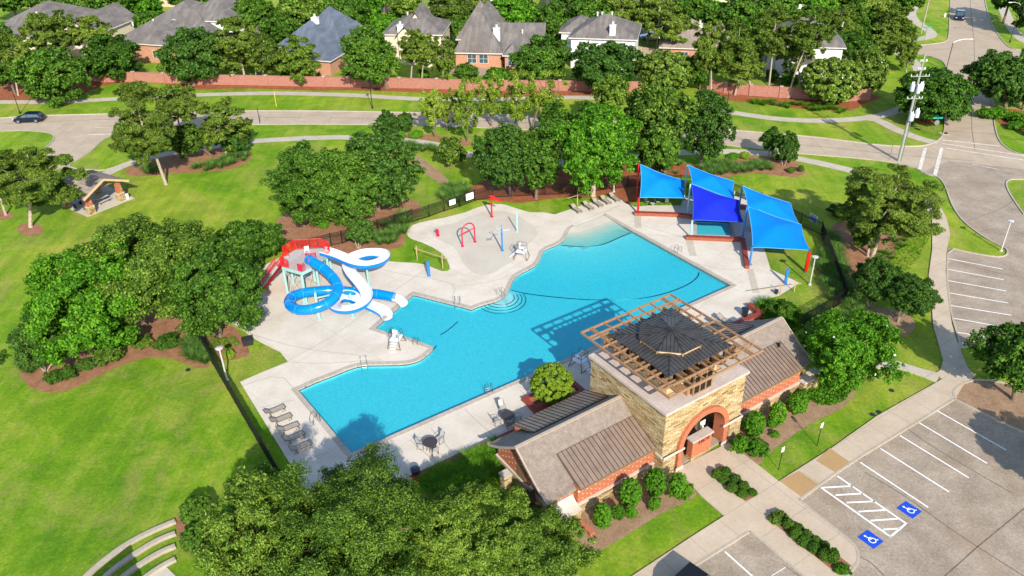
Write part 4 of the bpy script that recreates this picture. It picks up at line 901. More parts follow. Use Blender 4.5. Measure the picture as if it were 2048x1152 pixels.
sailpost('tall blue post beside the seat wall by the small pool', (1160,765), 4.45, 'post_blue', .12)
sailpost('short blue post at the front left corner of the large front sail', (1225,995), 2.35, 'post_blue', .12)
sailpost('thick red padded post on the grass at the right sail corner', (1735,1065), 2.8, 'red', .1, .2)
for px, z in (((1090,320),2.85), ((1600,436),2.95), ((1692,652),2.7)): sailpost({1090:'teal post mostly hidden behind the rear bright sail', 1600:'blue post at the far corner of the right rear sail', 1692:'blue post where the two large right sails meet at the outside'}[px[0]], xy(px, z), z, 'post_blue' if px[0] > 1100 else 'teal', .08)

# ================================================================ WATER SLIDES
zs = lambda *z: zm(*z, 4.8, 480, 440)
SO = Vector((-22.5, 77.5, 0)); SL = thing('slide_tower', 'red railed stair tower on teal legs that carries both water slides', 'slide tower', SO)
L_ = lambda x, y, z=0: (x-SO.x, y-SO.y, z)
PZ = 3.95
plat = [(-24.7,76.25),(-22.3,75.0),(-21.5,75.9),(-22.3,77.5),(-20.75,77.9),(-20.1,79.3),(-21.1,80.3),(-24.1,80.1),(-25.0,78.6)]
b = MB(); b.prism([Vector(L_(x, y)) for x, y in plat], PZ-.06, PZ); b.build('deck', M['mesh_grey'], SL)
b = MB(); ux = Vector((2.4,-1.25,0)).normalized(); uy = Vector((-ux.y, ux.x, 0))
for i in range(12):     # planks on the deck
    o = Vector(L_(-24.5, 76.4, PZ+.012))+uy*(i*.3); b.beam(o, o+ux*(2.35 if i < 9 else 2.9), .17, .02)
b.build('deck_plank', plain('plank', (.36,.30,.27), .8), SL)
b = MB(); n = len(plat)
for i in range(n): p, q = plat[i], plat[(i+1) % n]; b.beam(L_(*p, PZ-.2), L_(*q, PZ-.2), .1, .28)
b.build('edge_beam', M['teal'], SL)
legs = [(-24.61,76.32),(-22.4,75.15),(-21.6,78.3),(-23.2,77.7),(-20.5,79.2),(-24.7,79.3),(-22.4,79.9)]
for x, y in legs:
    b = MB(); b.beam(L_(x, y, 0), L_(x, y, PZ-.1), .2); b.cbox(*L_(x, y, .03), .4, .4, .06); b.build('leg', M['teal'], SL)
b = MB()
for (a, c) in ((0,1),(1,2),(0,5),(2,4),(5,6),(3,1),(3,0)):
    p, q = legs[a], legs[c]; b.tube([L_(*p, .4), L_(*q, 3.6)], .02, 5); b.tube([L_(*p, 3.6), L_(*q, .4)], .02, 5)
b.build('cross_brace', M['pole_silver'], SL)
def railing(P, h=1.15, sp=.14, mat='red', name='railing', solid=False):
    b = MB()
    for i in range(len(P)-1):
        p, q = Vector(P[i]), Vector(P[i+1]); L = (q-p).length; k = max(1, int(L/(sp*1.35)))
        for z in (h, .12): b.tube([p+Vector((0,0,z)), q+Vector((0,0,z))], .035, 6)
        for j in range(k+1): s = p.lerp(q, j/k); b.beam(s+Vector((0,0,.1)), s+Vector((0,0,h)), .045 if j % 8 else .09)
    return b.build(name, M[mat], SL)
railing([L_(-25.0,78.6,PZ), L_(-24.1,80.1,PZ), L_(-21.1,80.3,PZ), L_(-20.1,79.3,PZ), L_(-20.45,78.6,PZ)], 1.2, .1)
railing([L_(-24.7,76.25,PZ), L_(-23.9,75.85,PZ)], 1.1, .08); railing([L_(-24.75,76.35,PZ), L_(-24.6,76.9,PZ)], 1.1, .08)
railing([L_(-22.7,75.2,PZ), L_(-22.3,75.0,PZ), L_(-22.0,75.3,PZ)], .95, .08, 'crimson'); railing([L_(-21.6,76.1,PZ), L_(-22.3,77.5,PZ), L_(-21.3,77.7,PZ)], .95, .09, 'crimson')
tp, bt = Vector(L_(-24.88,77.42,PZ)), Vector(L_(-27.95,78.65,0)); sd = (bt-tp); sdh = Vector((sd.x, sd.y, 0)).normalized(); sn = Vector((-sdh.y, sdh.x, 0))
b = MB(); tr_ = MB()
for s in (-1, 1): b.beam(tp+sn*s*1.1, bt+sn*s*1.1+Vector((0,0,.1)), .08, .32)
for i in range(15): c = tp.lerp(bt, (i+.5)/15); tr_.cbox(c.x, c.y, c.z-.02, .28, 2.12, .05, math.atan2(sdh.y, sdh.x))
b.build('stringer', M['teal'], SL); tr_.build('tread', M['red'], SL)
for s in (-1, 1):
    b = MB(); k = 22
    for z in (1.1, .6): b.tube([tp+sn*s*1.15+Vector((0,0,z)), bt+sn*s*1.15+Vector((0,0,z))], .05, 6)
    for i in range(k+1): c = tp.lerp(bt, i/k)+sn*s*1.15; b.beam(c, c+Vector((0,0,1.1)), .05)
    b.build('stair_railing', M['red' if s < 0 else 'crimson'], SL)
# attendant seat on the platform
st = thing('attendant_chair', 'white plastic chair standing on the red railed slide platform', 'chair', SO+Vector(L_(-22.6,79.2,PZ+.02)), R(200))
b = MB(); b.box(-.25,.25,-.25,.25,.42,.47); b.build('seat', M['white_plastic'], st)
b = MB(); b.add([(-.25,.22,.47),(.25,.22,.47),(.25,.36,1.05),(-.25,.36,1.05),(-.25,.26,.47),(.25,.26,.47),(.25,.4,1.05),(-.25,.4,1.05)], [(3,2,1,0),(4,5,6,7),(0,1,5,4),(1,2,6,5),(2,3,7,6),(3,0,4,7)]); b.build('backrest', M['white_plastic'], st)
for x in (-.22,.22):
    for y in (-.22,.22): b = MB(); b.beam((x,y,0),(x,y,.42),.04); b.build('leg', M['white_plastic'], st)
def spline(P, n=8):
    P = [Vector(p) for p in P]; o = []
    for i in range(len(P)-1):
        p0 = P[max(i-1,0)]; p1 = P[i]; p2 = P[i+1]; p3 = P[min(i+2, len(P)-1)]
        for k in range(n):
            t = k/n; o.append(.5*((2*p1)+(p2-p0)*t+(2*p0-5*p1+4*p2-p3)*t*t+(3*p1-p0-3*p2+p3)*t**3))
    return o+[P[-1]]
def zsl(L): return [at(*zs(x, y), z) for x, y, z in L]
# enclosed blue flume
TP = zsl([(655,375,4.45),(720,415,4.35),(800,465,4.05),(870,530,3.75),(918,590,3.45),(940,660,3.1),(915,730,2.85),(850,790,2.6),(760,835,2.4),(660,860,2.25),(560,862,2.12),(490,830,2.0),(470,780,1.9),(510,733,1.8),(590,705,1.68),(680,690,1.58),(780,680,1.45),(880,676,1.33),(1000,683,1.18),(1120,692,1.02),(1240,704,.88),(1360,718,.76),(1480,742,.64)])
tb = thing('tube_slide', 'bright blue enclosed tube slide looping down to a white outlet at the pool', 'water slide', Vector((TP[8].x, TP[8].y, 0)), 0); oo = tb.location.copy()
S = [p-oo for p in spline(TP, 6)]
b = MB(); b.tube(S, .53, 18); b.build('tube', M['slide_blue'], tb, smooth=True)
FM = plain('flange', (.03,.30,.74), .3)
for i in range(4, len(S)-2, 8):
    d = (S[i+1]-S[i]).normalized()*.03; b = MB(); b.tube([S[i]-d, S[i]+d], .565, 18); b.build('flange', FM, tb)
def trough(path, r, wall, name_in, name_out, parent, min_, mout, bank=None, up=.0):
    n = len(path); inn, outp = MB(), MB(); A = []; prof = [(R(a)) for a in range(180, 361, 15)]
    def sec(rad, w):
        pr = [(-rad, w)]+[(rad*math.cos(a), rad*.62*math.sin(a)) for a in prof]+[(rad, w)]
        return pr
    for bld, rad, w, dz in ((inn, r, wall, 0), (outp, r+.05, wall-.015, -.045)):
        vs = []; pr = sec(rad, w); m = len(pr)
        for i in range(n):
            a = path[max(i-1,0)]; c = path[min(i+1,n-1)]; d = (c-a); d.z = 0; d.normalize(); s = Vector((d.y, -d.x, 0)); bk = bank[i] if bank else 0
            for x, z in pr: vs.append(path[i]+s*x+Vector((0,0,z+dz+bk*x)))
        bld.add(vs, [(i*m+j, i*m+j+1, (i+1)*m+j+1, (i+1)*m+j) for i in range(n-1) for j in range(m-1)])
        if bld is inn:   # rim
            k = len(bld.v)
            for side in (0, m-1):
                for off in (0, .09):
                    pass
    rim = MB()
    for side in (0, len(prof)+1):
        rim.tube([Vector(inn.v[i*(len(prof)+2)+side]) for i in range(n)], .05, 6)
    o1 = inn.build(name_in, M[min_], parent, smooth=True, normals=False); outp.build(name_out, M[mout], parent, smooth=True, normals=False); rim.build('rim', M[min_], parent, smooth=True)
OT = [p-oo for p in spline(zsl([(1470,740,.66),(1510,755,.52),(1545,780,.40),(1570,805,.30)]), 4)]
trough(OT, .5, .1, 'outlet_chute', 'outlet_shell', tb, 'slide_white', 'slide_white')
for px, h in (((765,950),2.35),((620,800),1.4),((1240,745),.6)):
    B = at(*zs(*px)); b = MB(); q = Vector((B.x, B.y, 0))-oo
    b.lathe([(.28,0),(.28,.08)], q, 12); b.beam(q, q+Vector((0,0,h+(.9 if h > 2 else 0))), .22)
    if h > 2:
        for j in (10, 5, 17):
            pt = TP[j]-oo; b.beam(q+Vector((0,0,min(pt.z-.5, 2.9))), pt+Vector((0,0,-.5)), .12)
    b.build('support', M['teal'], tb)
# open white flume
WP = zsl([(790,300,4.25),(870,320,4.15),(960,352,4.05),(1040,388,3.9),(1110,418,3.78),(1190,432,3.68),(1270,425,3.6),(1345,400,3.5),(1388,365,3.4),(1370,335,3.32),(1300,322,3.25),(1200,328,3.15),(1110,355,3.05),(1050,400,2.9),(1040,460,2.72),(1070,520,2.52),(1120,580,2.32),(1170,640,2.15),(1212,700,1.98),(1215,760,1.85),(1170,815,1.72),(1100,850,1.62),(1010,865,1.52),(930,850,1.43),(905,810,1.35),(930,765,1.26),(990,735,1.16),(1060,735,1.05),(1130,765,.92),(1200,800,.8),(1270,832,.66),(1340,862,.52),(1390,895,.4),(1415,935,.3)])
wb = thing('open_slide', 'open white slide with blue underside curling down to the pool edge', 'water slide', Vector((WP[19].x, WP[19].y, 0)), 0); oo = wb.location.copy()
S = [p-oo for p in spline(WP, 5)]; nb = len(S); bank = []
for i in range(nb):
    a, c, d = S[max(i-3,0)], S[i], S[min(i+3,nb-1)]; v1, v2 = (c-a), (d-c); v1.z = v2.z = 0
    bank.append(max(-.28, min(.28, (v1.cross(v2).z)/(max(.02, v1.length*v2.length))*.55)))
for _ in range(3): bank = [(bank[max(i-1,0)]+bank[i]+bank[min(i+1,nb-1)])/3 for i in range(nb)]
trough(S, .60, .24, 'chute', 'chute_shell', wb, 'slide_white', 'slide_blue', bank)
for px, h in (((1240,640),3.0),((1085,925),1.2),((1050,805),1.0),((880,480),3.7),((1255,880),.5),((1345,905),.2)):
    B = at(*zs(*px)); q = Vector((B.x, B.y, 0))-oo; b = MB(); b.lathe([(.28,0),(.28,.08)], q, 12); b.beam(q, q+Vector((0,0,h)), .2)
    near = sorted(range(0, nb, 4), key=lambda i: (Vector((S[i].x, S[i].y, 0))-q).length)
    used = []
    for i in near[:12]:
        if S[i].z > h-.3 and all((S[i]-S[u]).length > 1.0 for u in used) and len(used) < 3 and (Vector((S[i].x,S[i].y,0))-q).length < 2.2: used.append(i); b.beam(q+Vector((0,0,h-.1)), S[i]+Vector((0,0,-.48)), .12)
    b.build('support', M['teal'], wb)

# ================================================================ SPLASH TOYS
def simple(name, label, cat, base, parts, group=None, rz=0.0):
    B = base if isinstance(base, Vector) else at(*base); t = thing(name, label, cat, B, rz, group)
    for nm, bld, mt, sm in parts: bld.build(nm, M[mt], t, smooth=sm)
    return t
A = at(*z8(577,567)); C_ = at(*z8(692,527)); w = (C_-A); n = 16
b = MB(); cen = w/2; rad = w.length/2
b.tube([(0,0,0), (0,0,1.9)]+[tuple(cen+(-w/2)*math.cos(math.pi*i/n)+Vector((0,0,1.9+rad*1.05*math.sin(math.pi*i/n)))) for i in range(1, n)]+[tuple(w+Vector((0,0,1.9))), tuple(w)], .085, 10)
c2 = MB(); c2.tube([Vector((0,0,1.75)), w+Vector((0,0,1.95))], .06, 8)
f_ = MB(); f_.lathe([(.2,0),(.2,.08),(.12,.12)], (0,0,0), 12); f_.lathe([(.2,0),(.2,.08),(.12,.12)], w, 12)
simple('spray_arch', 'crimson hoop arch with a crossbar on the splash pad', 'water toy', A, [('hoop', b, 'crimson', True), ('crossbar', c2, 'crimson', True), ('foot', f_, 'crimson', False)])
b = MB(); b.lathe([(.22,0),(.22,.08),(.11,.1),(.11,2.7),(.02,2.75)], (0,0,0), 12)
d_ = MB(); d_.add([(.0,-.06,2.75),(-.25,-.06,3.05),(.2,-.06,3.1),(.35,-.06,2.55),(1.25,-.06,2.05),(1.2,-.06,2.35),(0,.06,2.75),(-.25,.06,3.05),(.2,.06,3.1),(.35,.06,2.55),(1.25,.06,2.05),(1.2,.06,2.35)], [(0,1,2,3),(2,5,4,3),(9,8,7,6),(9,10,11,8),(0,6,7,1),(1,7,8,2),(2,8,11,5),(5,11,10,4),(4,10,9,3),(3,9,6,0)])
simple('spray_cannon', 'red water cannon post with a slanted nozzle at the back of the splash pad', 'water toy', z8(847,296), [('post', b, 'red', True), ('nozzle', d_, 'red', False)])
b = MB(); b.lathe([(.2,0),(.2,.08),(.1,.1),(.1,2.9),(.03,2.95),(.03,3.5)], (0,0,0), 12)
d_ = MB()
for k in range(3):
    a = R(10+k*120); d_.tube([(0,0,2.75), (.5*math.cos(a), .5*math.sin(a), 2.72), (.85*math.cos(a), .85*math.sin(a), 2.85), (.95*math.cos(a), .95*math.sin(a), 2.6)], .035, 6)
simple('spray_post', 'blue splash post with three pale arms near the drain', 'water toy', z8(943,607), [('post', b, 'post_blue', True), ('arm', d_, 'post_aqua', True)])
b = MB(); b.lathe([(.14,0),(.14,.06),(.085,.08),(.085,2.75),(.07,2.8)], (0,0,0), 12); simple('spray_post', 'plain pale aqua splash post at the right of the splash pad', 'water toy', z8(1080,432), [('post', b, 'post_aqua', True)])
b = MB(); b.lathe([(.24,0),(.24,.06),(.16,.1),(.17,.7),(.12,.95)], (0,0,0), 12); d_ = MB(); d_.tube([(0,0,.55),(-.25,-.05,.95)], .09, 8); simple('spray_hydrant', 'small red hydrant shaped water toy at the left of the splash pad', 'water toy', z8(350,470), [('body', b, 'crimson', True), ('spout', d_, 'crimson', True)])
b = MB(); b.cbox(0,0,.012,.7,.55,.02); d_ = MB(); [d_.cbox(0,-.24+.07*i,.026,.66,.02,.01) for i in range(8)]
simple('floor_drain', 'dark floor drain set in the splash pad beside the blue post', 'drain', z8(820,503), [('frame', b, 'grey_metal', False), ('grate', d_, 'rubber', False)], rz=R(15))
for bs, hh, lb in (((858,552),2.0,'blue padded post beside the pool deck near the slides'), (zr(557,548),1.95,'blue padded post on the deck corner below the large sails')):
    b = MB(); b.lathe([(.22,0),(.22,.06),(.17,.1),(.17,hh*.82),(.1,hh*.86)], (0,0,0), 14); d_ = MB(); d_.lathe([(.06,hh*.82),(.13,hh*.9),(.13,hh)], (0,0,0), 10); simple('shower_post', lb, 'shower post', bs, [('column', b, 'post_blue', True), ('head', d_, 'slide_blue', True)])
# timber rails on two posts
def timber(label, p1, p2, t1, t2, e1, e2, h1=None):
    A, B_ = at(*p1), at(*p2); h = hgt(p1, t1); t = thing('timber_rail', label, 'rail', A, 0, 'timber rails on two posts')
    w = B_-A; d = w.normalized()
    for q in (Vector(), w): b = MB(); b.beam(q, q+Vector((0,0,h)), .085); b.build('post', M['wood_post'], t)
    b = MB(); b.beam(-d*e1+Vector((.08,-.08,h*.8)), w+d*e2+Vector((.08,-.08,h*.8)), .06); b.build('rail', M['wood_post'], t)
timber('timber rail on two posts in the grass strip left of the splash pad', z8(160,690), z8(395,770), z8(152,560), z8(385,640), .4, .8)
timber('timber rail on two posts in the grass near the far loungers', z8(1635,185), z8(1775,140), z8(1635,65), z8(1780,50), 1.8, .3)
timber('timber rail on two posts crossing the deck corner by the blue post', zr(528,608), zr(608,596), zr(538,548), zr(620,530), 3.4, .6)

# ================================================================ LOUNGERS, TABLES, CHAIRS, BINS
def make_lounger(label, grp):
    t = thing('sun_lounger', label, 'sun lounger', (0,0,0), 0, grp)
    b = MB()
    for s in (-.32, .32): b.tube([(-.95,s,.32),(.35,s,.34),(.95,s,.68)], .022, 5)
    b.tube([(-.95,-.32,.32),(-.95,.32,.32)], .022, 5); b.tube([(.95,-.32,.68),(.95,.32,.68)], .022, 5); b.tube([(.35,-.32,.34),(.35,.32,.34)], .022, 5); b.build('frame', M['dark_frame'], t)
    b = MB(); b.add([(-.93,-.29,.33),(.33,-.29,.35),(.33,.29,.35),(-.93,.29,.33),(-.93,-.29,.31),(.33,-.29,.33),(.33,.29,.33),(-.93,.29,.31)], [(0,1,2,3),(7,6,5,4),(0,4,5,1),(1,5,6,2),(2,6,7,3),(3,7,4,0)]); b.build('seat', M['sling'], t)
    b = MB(); b.add([(.37,-.29,.36),(.93,-.29,.68),(.93,.29,.68),(.37,.29,.36),(.37,-.29,.34),(.93,-.29,.66),(.93,.29,.66),(.37,.29,.34)], [(0,1,2,3),(7,6,5,4),(0,4,5,1),(1,5,6,2),(2,6,7,3),(3,7,4,0)]); b.build('backrest', M['sling'], t)
    for x in (-.75, .55):
        b = MB(); b.tube([(x-.12,-.34,.0),(x,-.33,.33)], .02, 5); b.tube([(x-.12,.34,.0),(x,.33,.33)], .02, 5); b.tube([(x-.12,-.34,.02),(x-.12,.34,.02)], .018, 5); b.tube([(x-.12,-.34,.02),(x+.2,-.34,.02),(x,-.33,.33)], .016, 5); b.tube([(x-.12,.34,.02),(x+.2,.34,.02),(x,.33,.33)], .016, 5); b.build('leg', M['dark_frame'], t)
    return t
z5 = lambda *z: zm(*z, 3.388, 480, 700)
row = [((295,400),(180,450),'first, nearest the lawn corner of the deck'),((340,460),(222,508),'second from the top of the slanting row'),((388,520),(270,568),'middle one of the slanting row of five'),((428,580),(310,635),'fourth of the slanting row'),((475,645),(355,700),'last of the slanting row, in the tree shadow')]
lg = None
for a, c, tx in row:
    p, q = at(*z5(*a)), at(*z5(*c)); ang = math.atan2((q-p).y, (q-p).x); cen = (p+q)/2
    lab = 'taupe sun lounger by the pool end, '+tx
    if lg is None: lg = make_lounger(lab, 'sun loungers on the pool deck')
    if tx.startswith('first'): lg.location = cen; lg.rotation_euler = (0,0,ang)
    else: dup(lg, cen, ang, lab)
far = [(1625,240),(1735,212),(1820,185),(1895,160),(1975,135)]
for k, c in enumerate(far):
    p = at(*z8(*c)); dup(lg, p, math.atan2(at(*z8(c[0]-45,c[1]-30)).y-p.y, at(*z8(c[0]-45,c[1]-30)).x-p.x), 'grey sun lounger by the far deck edge, '+['leftmost of the row beside the grass','second from the left','in the middle of the far row','second from the right, near the lamp','rightmost, nearest the first shade sail'][k])
for c, tx in (((1450,645.5),'dark sun lounger beside the tower, the one nearer the pool'),((1436,653),'dark sun lounger beside the tower, the one nearer the wing roof')):
    p = at(*c); dup(lg, p, BROT+R(100), tx)
def make_chair(label, grp):
    t = thing('patio_chair', label, 'chair', (0,0,0), 0, grp); b = MB()
    b.box(-.24,.24,-.24,.24,.42,.45); b.build('seat', M['mesh_grey'], t)
    b = MB(); b.add([(-.24,.22,.46),(.24,.22,.46),(.22,.42,1.0),(-.22,.42,1.0),(-.24,.25,.46),(.24,.25,.46),(.22,.45,1.0),(-.22,.45,1.0)], [(3,2,1,0),(4,5,6,7),(0,1,5,4),(1,2,6,5),(2,3,7,6),(3,0,4,7)]); b.build('backrest', M['mesh_grey'], t)
    for s in (-1,1):
        b = MB(); b.tube([(s*.27,.3,.0),(s*.26,.24,.45),(s*.25,.43,1.02)], .02, 5); b.tube([(s*.27,-.28,0),(s*.27,-.25,.66),(s*.27,.3,.68)], .02, 5); b.tube([(s*.27,.3,.03),(s*.27,-.28,.03)], .015, 5); b.build('frame', M['dark_frame'], t)
    return t
pc = None
def tableset(c, nm, chairs):
    global pc
    p = at(*c, .72); p.z = 0
    t = thing('patio_table', f'round dark patio table {nm}', 'table', p, 0, 'round patio tables'); b = MB(); b.lathe([(.62,.70),(.64,.72),(.64,.735),(.6,.745)], (0,0,0), 28); b.build('tabletop', M['table_top'], t, smooth=False)
    b = MB()
    for k in range(4): a = R(45+90*k); b.tube([(.12*math.cos(a), .12*math.sin(a), .7), (.45*math.cos(a), .45*math.sin(a), 0)], .022, 6)
    b.build('leg_frame', M['dark_frame'], t)
    for (cx, cy), tx in chairs:
        q = at(cx, cy, .4); q.z = 0; d = q-p; rz = math.atan2(d.y, d.x)-math.pi/2; lab = f'grey patio chair {tx} of the table {nm}'
        if pc is None: pc = make_chair(lab, 'mesh patio chairs at the tables'); pc.location = q; pc.rotation_euler = (0,0,rz)
        else: dup(pc, q, rz, lab)
tableset((860,884), 'nearer the litter bin', [((842,888),'at the left'),((879,877),'at the right'),((868,900),'in front')])
tableset((1015,830), 'nearer the ball tree', [((994,841),'at the left'),((1035,835),'at the right'),((1004,815),'at the back left'),((1020,848),'half under the eave')])
def litter(label, c, s=1.0):
    b = MB(); b.lathe([(.24*s,0),(.30*s,.05),(.36*s,.8*s),(.40*s,.86*s),(.40*s,.92*s),(.3*s,.93*s)], (0,0,0), 18); d_ = MB(); d_.lathe([(.26*s,.932*s),(.2*s,.98*s),(.05*s,.99*s)], (0,0,0), 16)
    simple('litter_bin', label, 'litter bin', c, [('body', b, 'bin_black', True), ('lid', d_, 'tile_navy' if s > .9 else 'rubber', True)])
litter('large round black litter bin by the end of the long brick wall', z5(1193,862)); litter('round black litter bin in front of the bent brick wall', zm(1425,285,3.9725,1130,560))
litter('small grey waste basket on the deck beside the timber rail', zr(503,608), .55)
b = MB(); b.cbox(0,0,.3,1.0,.9,.6); c2 = MB(); c2.cbox(0,0,.62,1.06,.96,.05)
simple('utility_box', 'low black utility box on the grass at the corner of the small shrub bed', 'utility box', zm(1450,898,2.924,0,380), [('body', b, 'bin_black', False), ('lid', c2, 'rubber', False)], rz=R(20))

# ladders
def ladder(label, c, toward, s=1.0):
    B = at(*c); q = at(*toward); d = (q-B); d.z = 0; t = thing('pool_ladder', label, 'pool ladder', B, math.atan2(d.y, d.x), 'steel pool ladders')
    for y in (-.28, .28):
        b = MB(); P = [(-.25,y,0),(-.27,y,.45),(-.1,y,.82),(.2,y,.86),(.42,y,.6),(.44,y,0),(.44,y,-.5)]; b.tube([tuple(Vector(p)*s) for p in P], .024, 6); b.build('handrail', M['dark_steel'], t, smooth=True)
    b = MB()
    for z in (-.12,-.3,.1): b.tube([(.44*s,-.28*s,z),(.44*s,.28*s,z)], .022, 6)
    b.build('rung', M['grey_metal'], t)
ladder('steel ladder at the short end of the pool by the loungers', z5(505,490), z5(560,460)); ladder('steel ladder on the long straight edge beside the tables', (978,784), (972,770))
ladder('steel ladder on the curved edge of the lower pool bay', z5(840,92), z5(845,125)); ladder('steel ladder on the upper edge of the slide bay', z8(530,1085), z8(520,1125))
ladder('steel ladder on the right edge of the pool below the sails', z7(575,880), z7(520,905)); ladder('steel ladder between the lifeguard chair and the pool corner', zm(1040,690,14.4,760,640), zm(1080,620,14.4,760,640), .8)
B = at(*z8(895,1015)); t = thing('step_handrail', 'bent steel handrail leading down the curved pool steps', 'handrail', B); q = at(*z8(995,1105))-B
for s in (0, 1): b = MB(); o = Vector((.5*s,.35*s,0)) if s else Vector(); b.tube([o, o+Vector((0,0,.85)), o+q*.25+Vector((0,0,.9)), o+q*(.9 if not s else .3)+Vector((0,0,.3 if not s else .85)), o+q*(.95 if not s else .32)+Vector((0,0,-.4 if not s else 0))], .024, 6); b.build('rail', M['grey_metal'], t, smooth=True)
# lifeguard stands
def guard(label, c, face):
    B = at(*c); t = thing('lifeguard_stand', label, 'lifeguard stand', B, face, 'white lifeguard stands by the pool')
    b = MB(); b.box(-.6,.6,-.5,.5,.88,.94); b.build('platform', M['white_plastic'], t)
    for x in (-1, 1):
        for y in (-1, 1): b = MB(); b.tube([(x*.82,y*.68,0),(x*.58,y*.48,.9)], .035, 6); b.build('leg', M['dark_steel'], t)
    b = MB()
    for y in (-.5,.5): b.tube([(-.58,y,.9),(-.6,y,1.75),(-.45,y,1.85),(.4,y,1.85),(.55,y,1.7),(.56,y,.9)], .025, 6); b.tube([(-.6,y,1.4),(.56,y,1.4)], .02, 5)
    b.tube([(-.58,-.5,1.8),(-.58,.5,1.8)], .025, 6); b.tube([(-.58,-.5,1.35),(-.58,.5,1.35)], .02, 5); b.tube([(-.82,-.68,.06),(-.82,.68,.06)], .025, 5); b.tube([(.82,-.68,.06),(.82,.68,.06)], .025, 5); b.build('guard_rail', M['dark_steel'], t)
    b = MB(); b.box(-.12,.35,-.26,.26,1.32,1.38); st = b.build('seat', M['white_plastic'], t); b = MB(); b.box(-.2,-.14,-.26,.26,1.38,1.95); b.build('seat_back', M['white_plastic'], st)
    b = MB(); b.tube([(.1,0,.94),(.1,0,1.32)], .06, 8); b.build('pedestal', M['dark_frame'], t)
    b = MB()
    for i in range(4): b.box(-.62-.2*(i+1)-.0, -.62-.2*i-.01, -.3,.3,.68-.2*i,.72-.2*i)
    b.build('step', M['white_plastic'], t)
guard('white lifeguard stand between the splash pad and the pool curve', z8(1120,670), R(-15)); guard('white lifeguard stand on the deck tongue between the slide bay and lower bay', (794,690), R(75)); guard('white lifeguard stand in the shade of the tower by the long pool edge', (1159,734), R(135))
# seats under sails
for k, (c, tx) in enumerate((((290,445),'leftmost under the first sail'),((385,450),'second under the first sail'),((470,445),'third under the first sail'),((1215,690),'beside the blue seat-wall post'))):
    p = at(*z7(*c)); dup(pc, p, R(30+70*k), 'patio chair in shadow, '+tx)
b = MB(); b.lathe([(.3,.42),(.32,.44),(.3,.46)], (0,0,0), 14); b.lathe([(.05,0),(.04,.42)], (0,0,0), 8); simple('side_table', 'small pale side table under the first shade sail', 'table', z7(340,468), [('table', b, 'mesh_grey', False)])
# ================================================================ FENCES
def pickets(label, L, h=1.75, cat='fence', group=None):
    P = [at(*p) for p in L]; o = P[0].copy(); t = thing('metal_fence', label, cat, o, 0, group)
    pk, rl, np_ = MB(), MB(), 0
    for i in range(len(P)-1):
        p, q = P[i]-o, P[i+1]-o; Ln = (q-p).length; d = (q-p)/Ln; a = math.atan2(d.y, d.x); k = max(1, round(Ln/.115))
        for j in range(k): s = p+d*(Ln*(j+.5)/k); pk.cbox(s.x, s.y, h/2+.03, .03, .03, h-.08, a)
        for z in (.16, h-.05, h-.24): rl.beam(p+Vector((0,0,z)), q+Vector((0,0,z)), .045, .05)
        m = max(1, round(Ln/2.4))
        for j in range(m+(i == len(P)-2)):
            s = p+d*(Ln*j/m); b = MB(); b.cbox(s.x, s.y, (h+.1)/2, .075, .075, h+.1, a); b.build('post', M['black_metal'], t)
    pk.build('picket_panel', M['black_metal'], t, normals=False); rl.build('rail', M['black_metal'], t); return t
pickets('long black metal fence along the open lawn and the lounger end of the deck', [(383,657),(425,728),(470,806),(513,880),(545,935),(590,1012)])
pickets('black metal fence behind the slide tower and the shrub bed', [(383,657),(395,600),(420,550),(470,515),(560,505),(610,505),(663,492),(685,487.5),(757,464),(826,443)])
pickets('black metal fence behind the splash pad carrying two white boards', [(826,445),(859,434),(889,423),(920,414),(950,402.5),(985,396),(1060,392),(1150,388),(1230,378)])
pickets('black metal fence behind the shade sails carrying the pool rules board', [(1230,378),(1280,372),(1330,372),(1420,378),(1463,390),(1520,410),(1560,430),(1600,452),(1641,470)])
pickets('black metal fence on the right side running towards the gabled wing', [(1641,470),(1660,520),(1676,565),(1690,603)])
pickets('short black metal fence with a gate closing the gap to the right wing', [(1690,603),(1664,620),(1630,640),(1600,658)])
pickets('black metal fence round the service yard at the left gable', [(1046,1010),(1062,1035),(1082,1042)], 1.6)
def board(label, px, z, w, h_, p2, bands, back='notice'):
    A = at(*px, z); B_ = at(*p2, z); a = math.atan2(B_.y-A.y, B_.x-A.x); A = Vector((A.x, A.y, 0))
    t = thing('fence_sign', label, 'sign', A, a); b = MB(); b.box(-w/2, w/2, -.09, -.06, z-h_/2, z+h_/2); b.build('panel', M['siding_white'], t)
    for i, (mt, x0, x1, z0, z1) in enumerate(bands): b = MB(); b.box(-w/2+w*x0, -w/2+w*x1, -.096-.002*i, -.0905, z-h_/2+h_*z0, z-h_/2+h_*z1); b.build('printed_area', M[mt], t)
z8 = lambda *z: zm(*z, 4.609, 800, 370)
board('smaller white board on the black fence behind the splash pad', z8(480,157), 1.05, .95, .75, z8(640,105), [])
board('larger white board on the black fence behind the splash pad', z8(640,103), 1.15, 1.2, .95, z8(800,50), [])
M['sign_blue'] = plain('sign_blue', (.12,.25,.55), .5)
board('blue and white pool rules board with red heading on the right corner fence', (1628,437), 1.1, 1.4, 1.05, (1643,446), [('red',.15,.8,.84,.94),('sign_blue',.06,.9,.2,.76),('sail_light',.5,.92,.08,.18)])

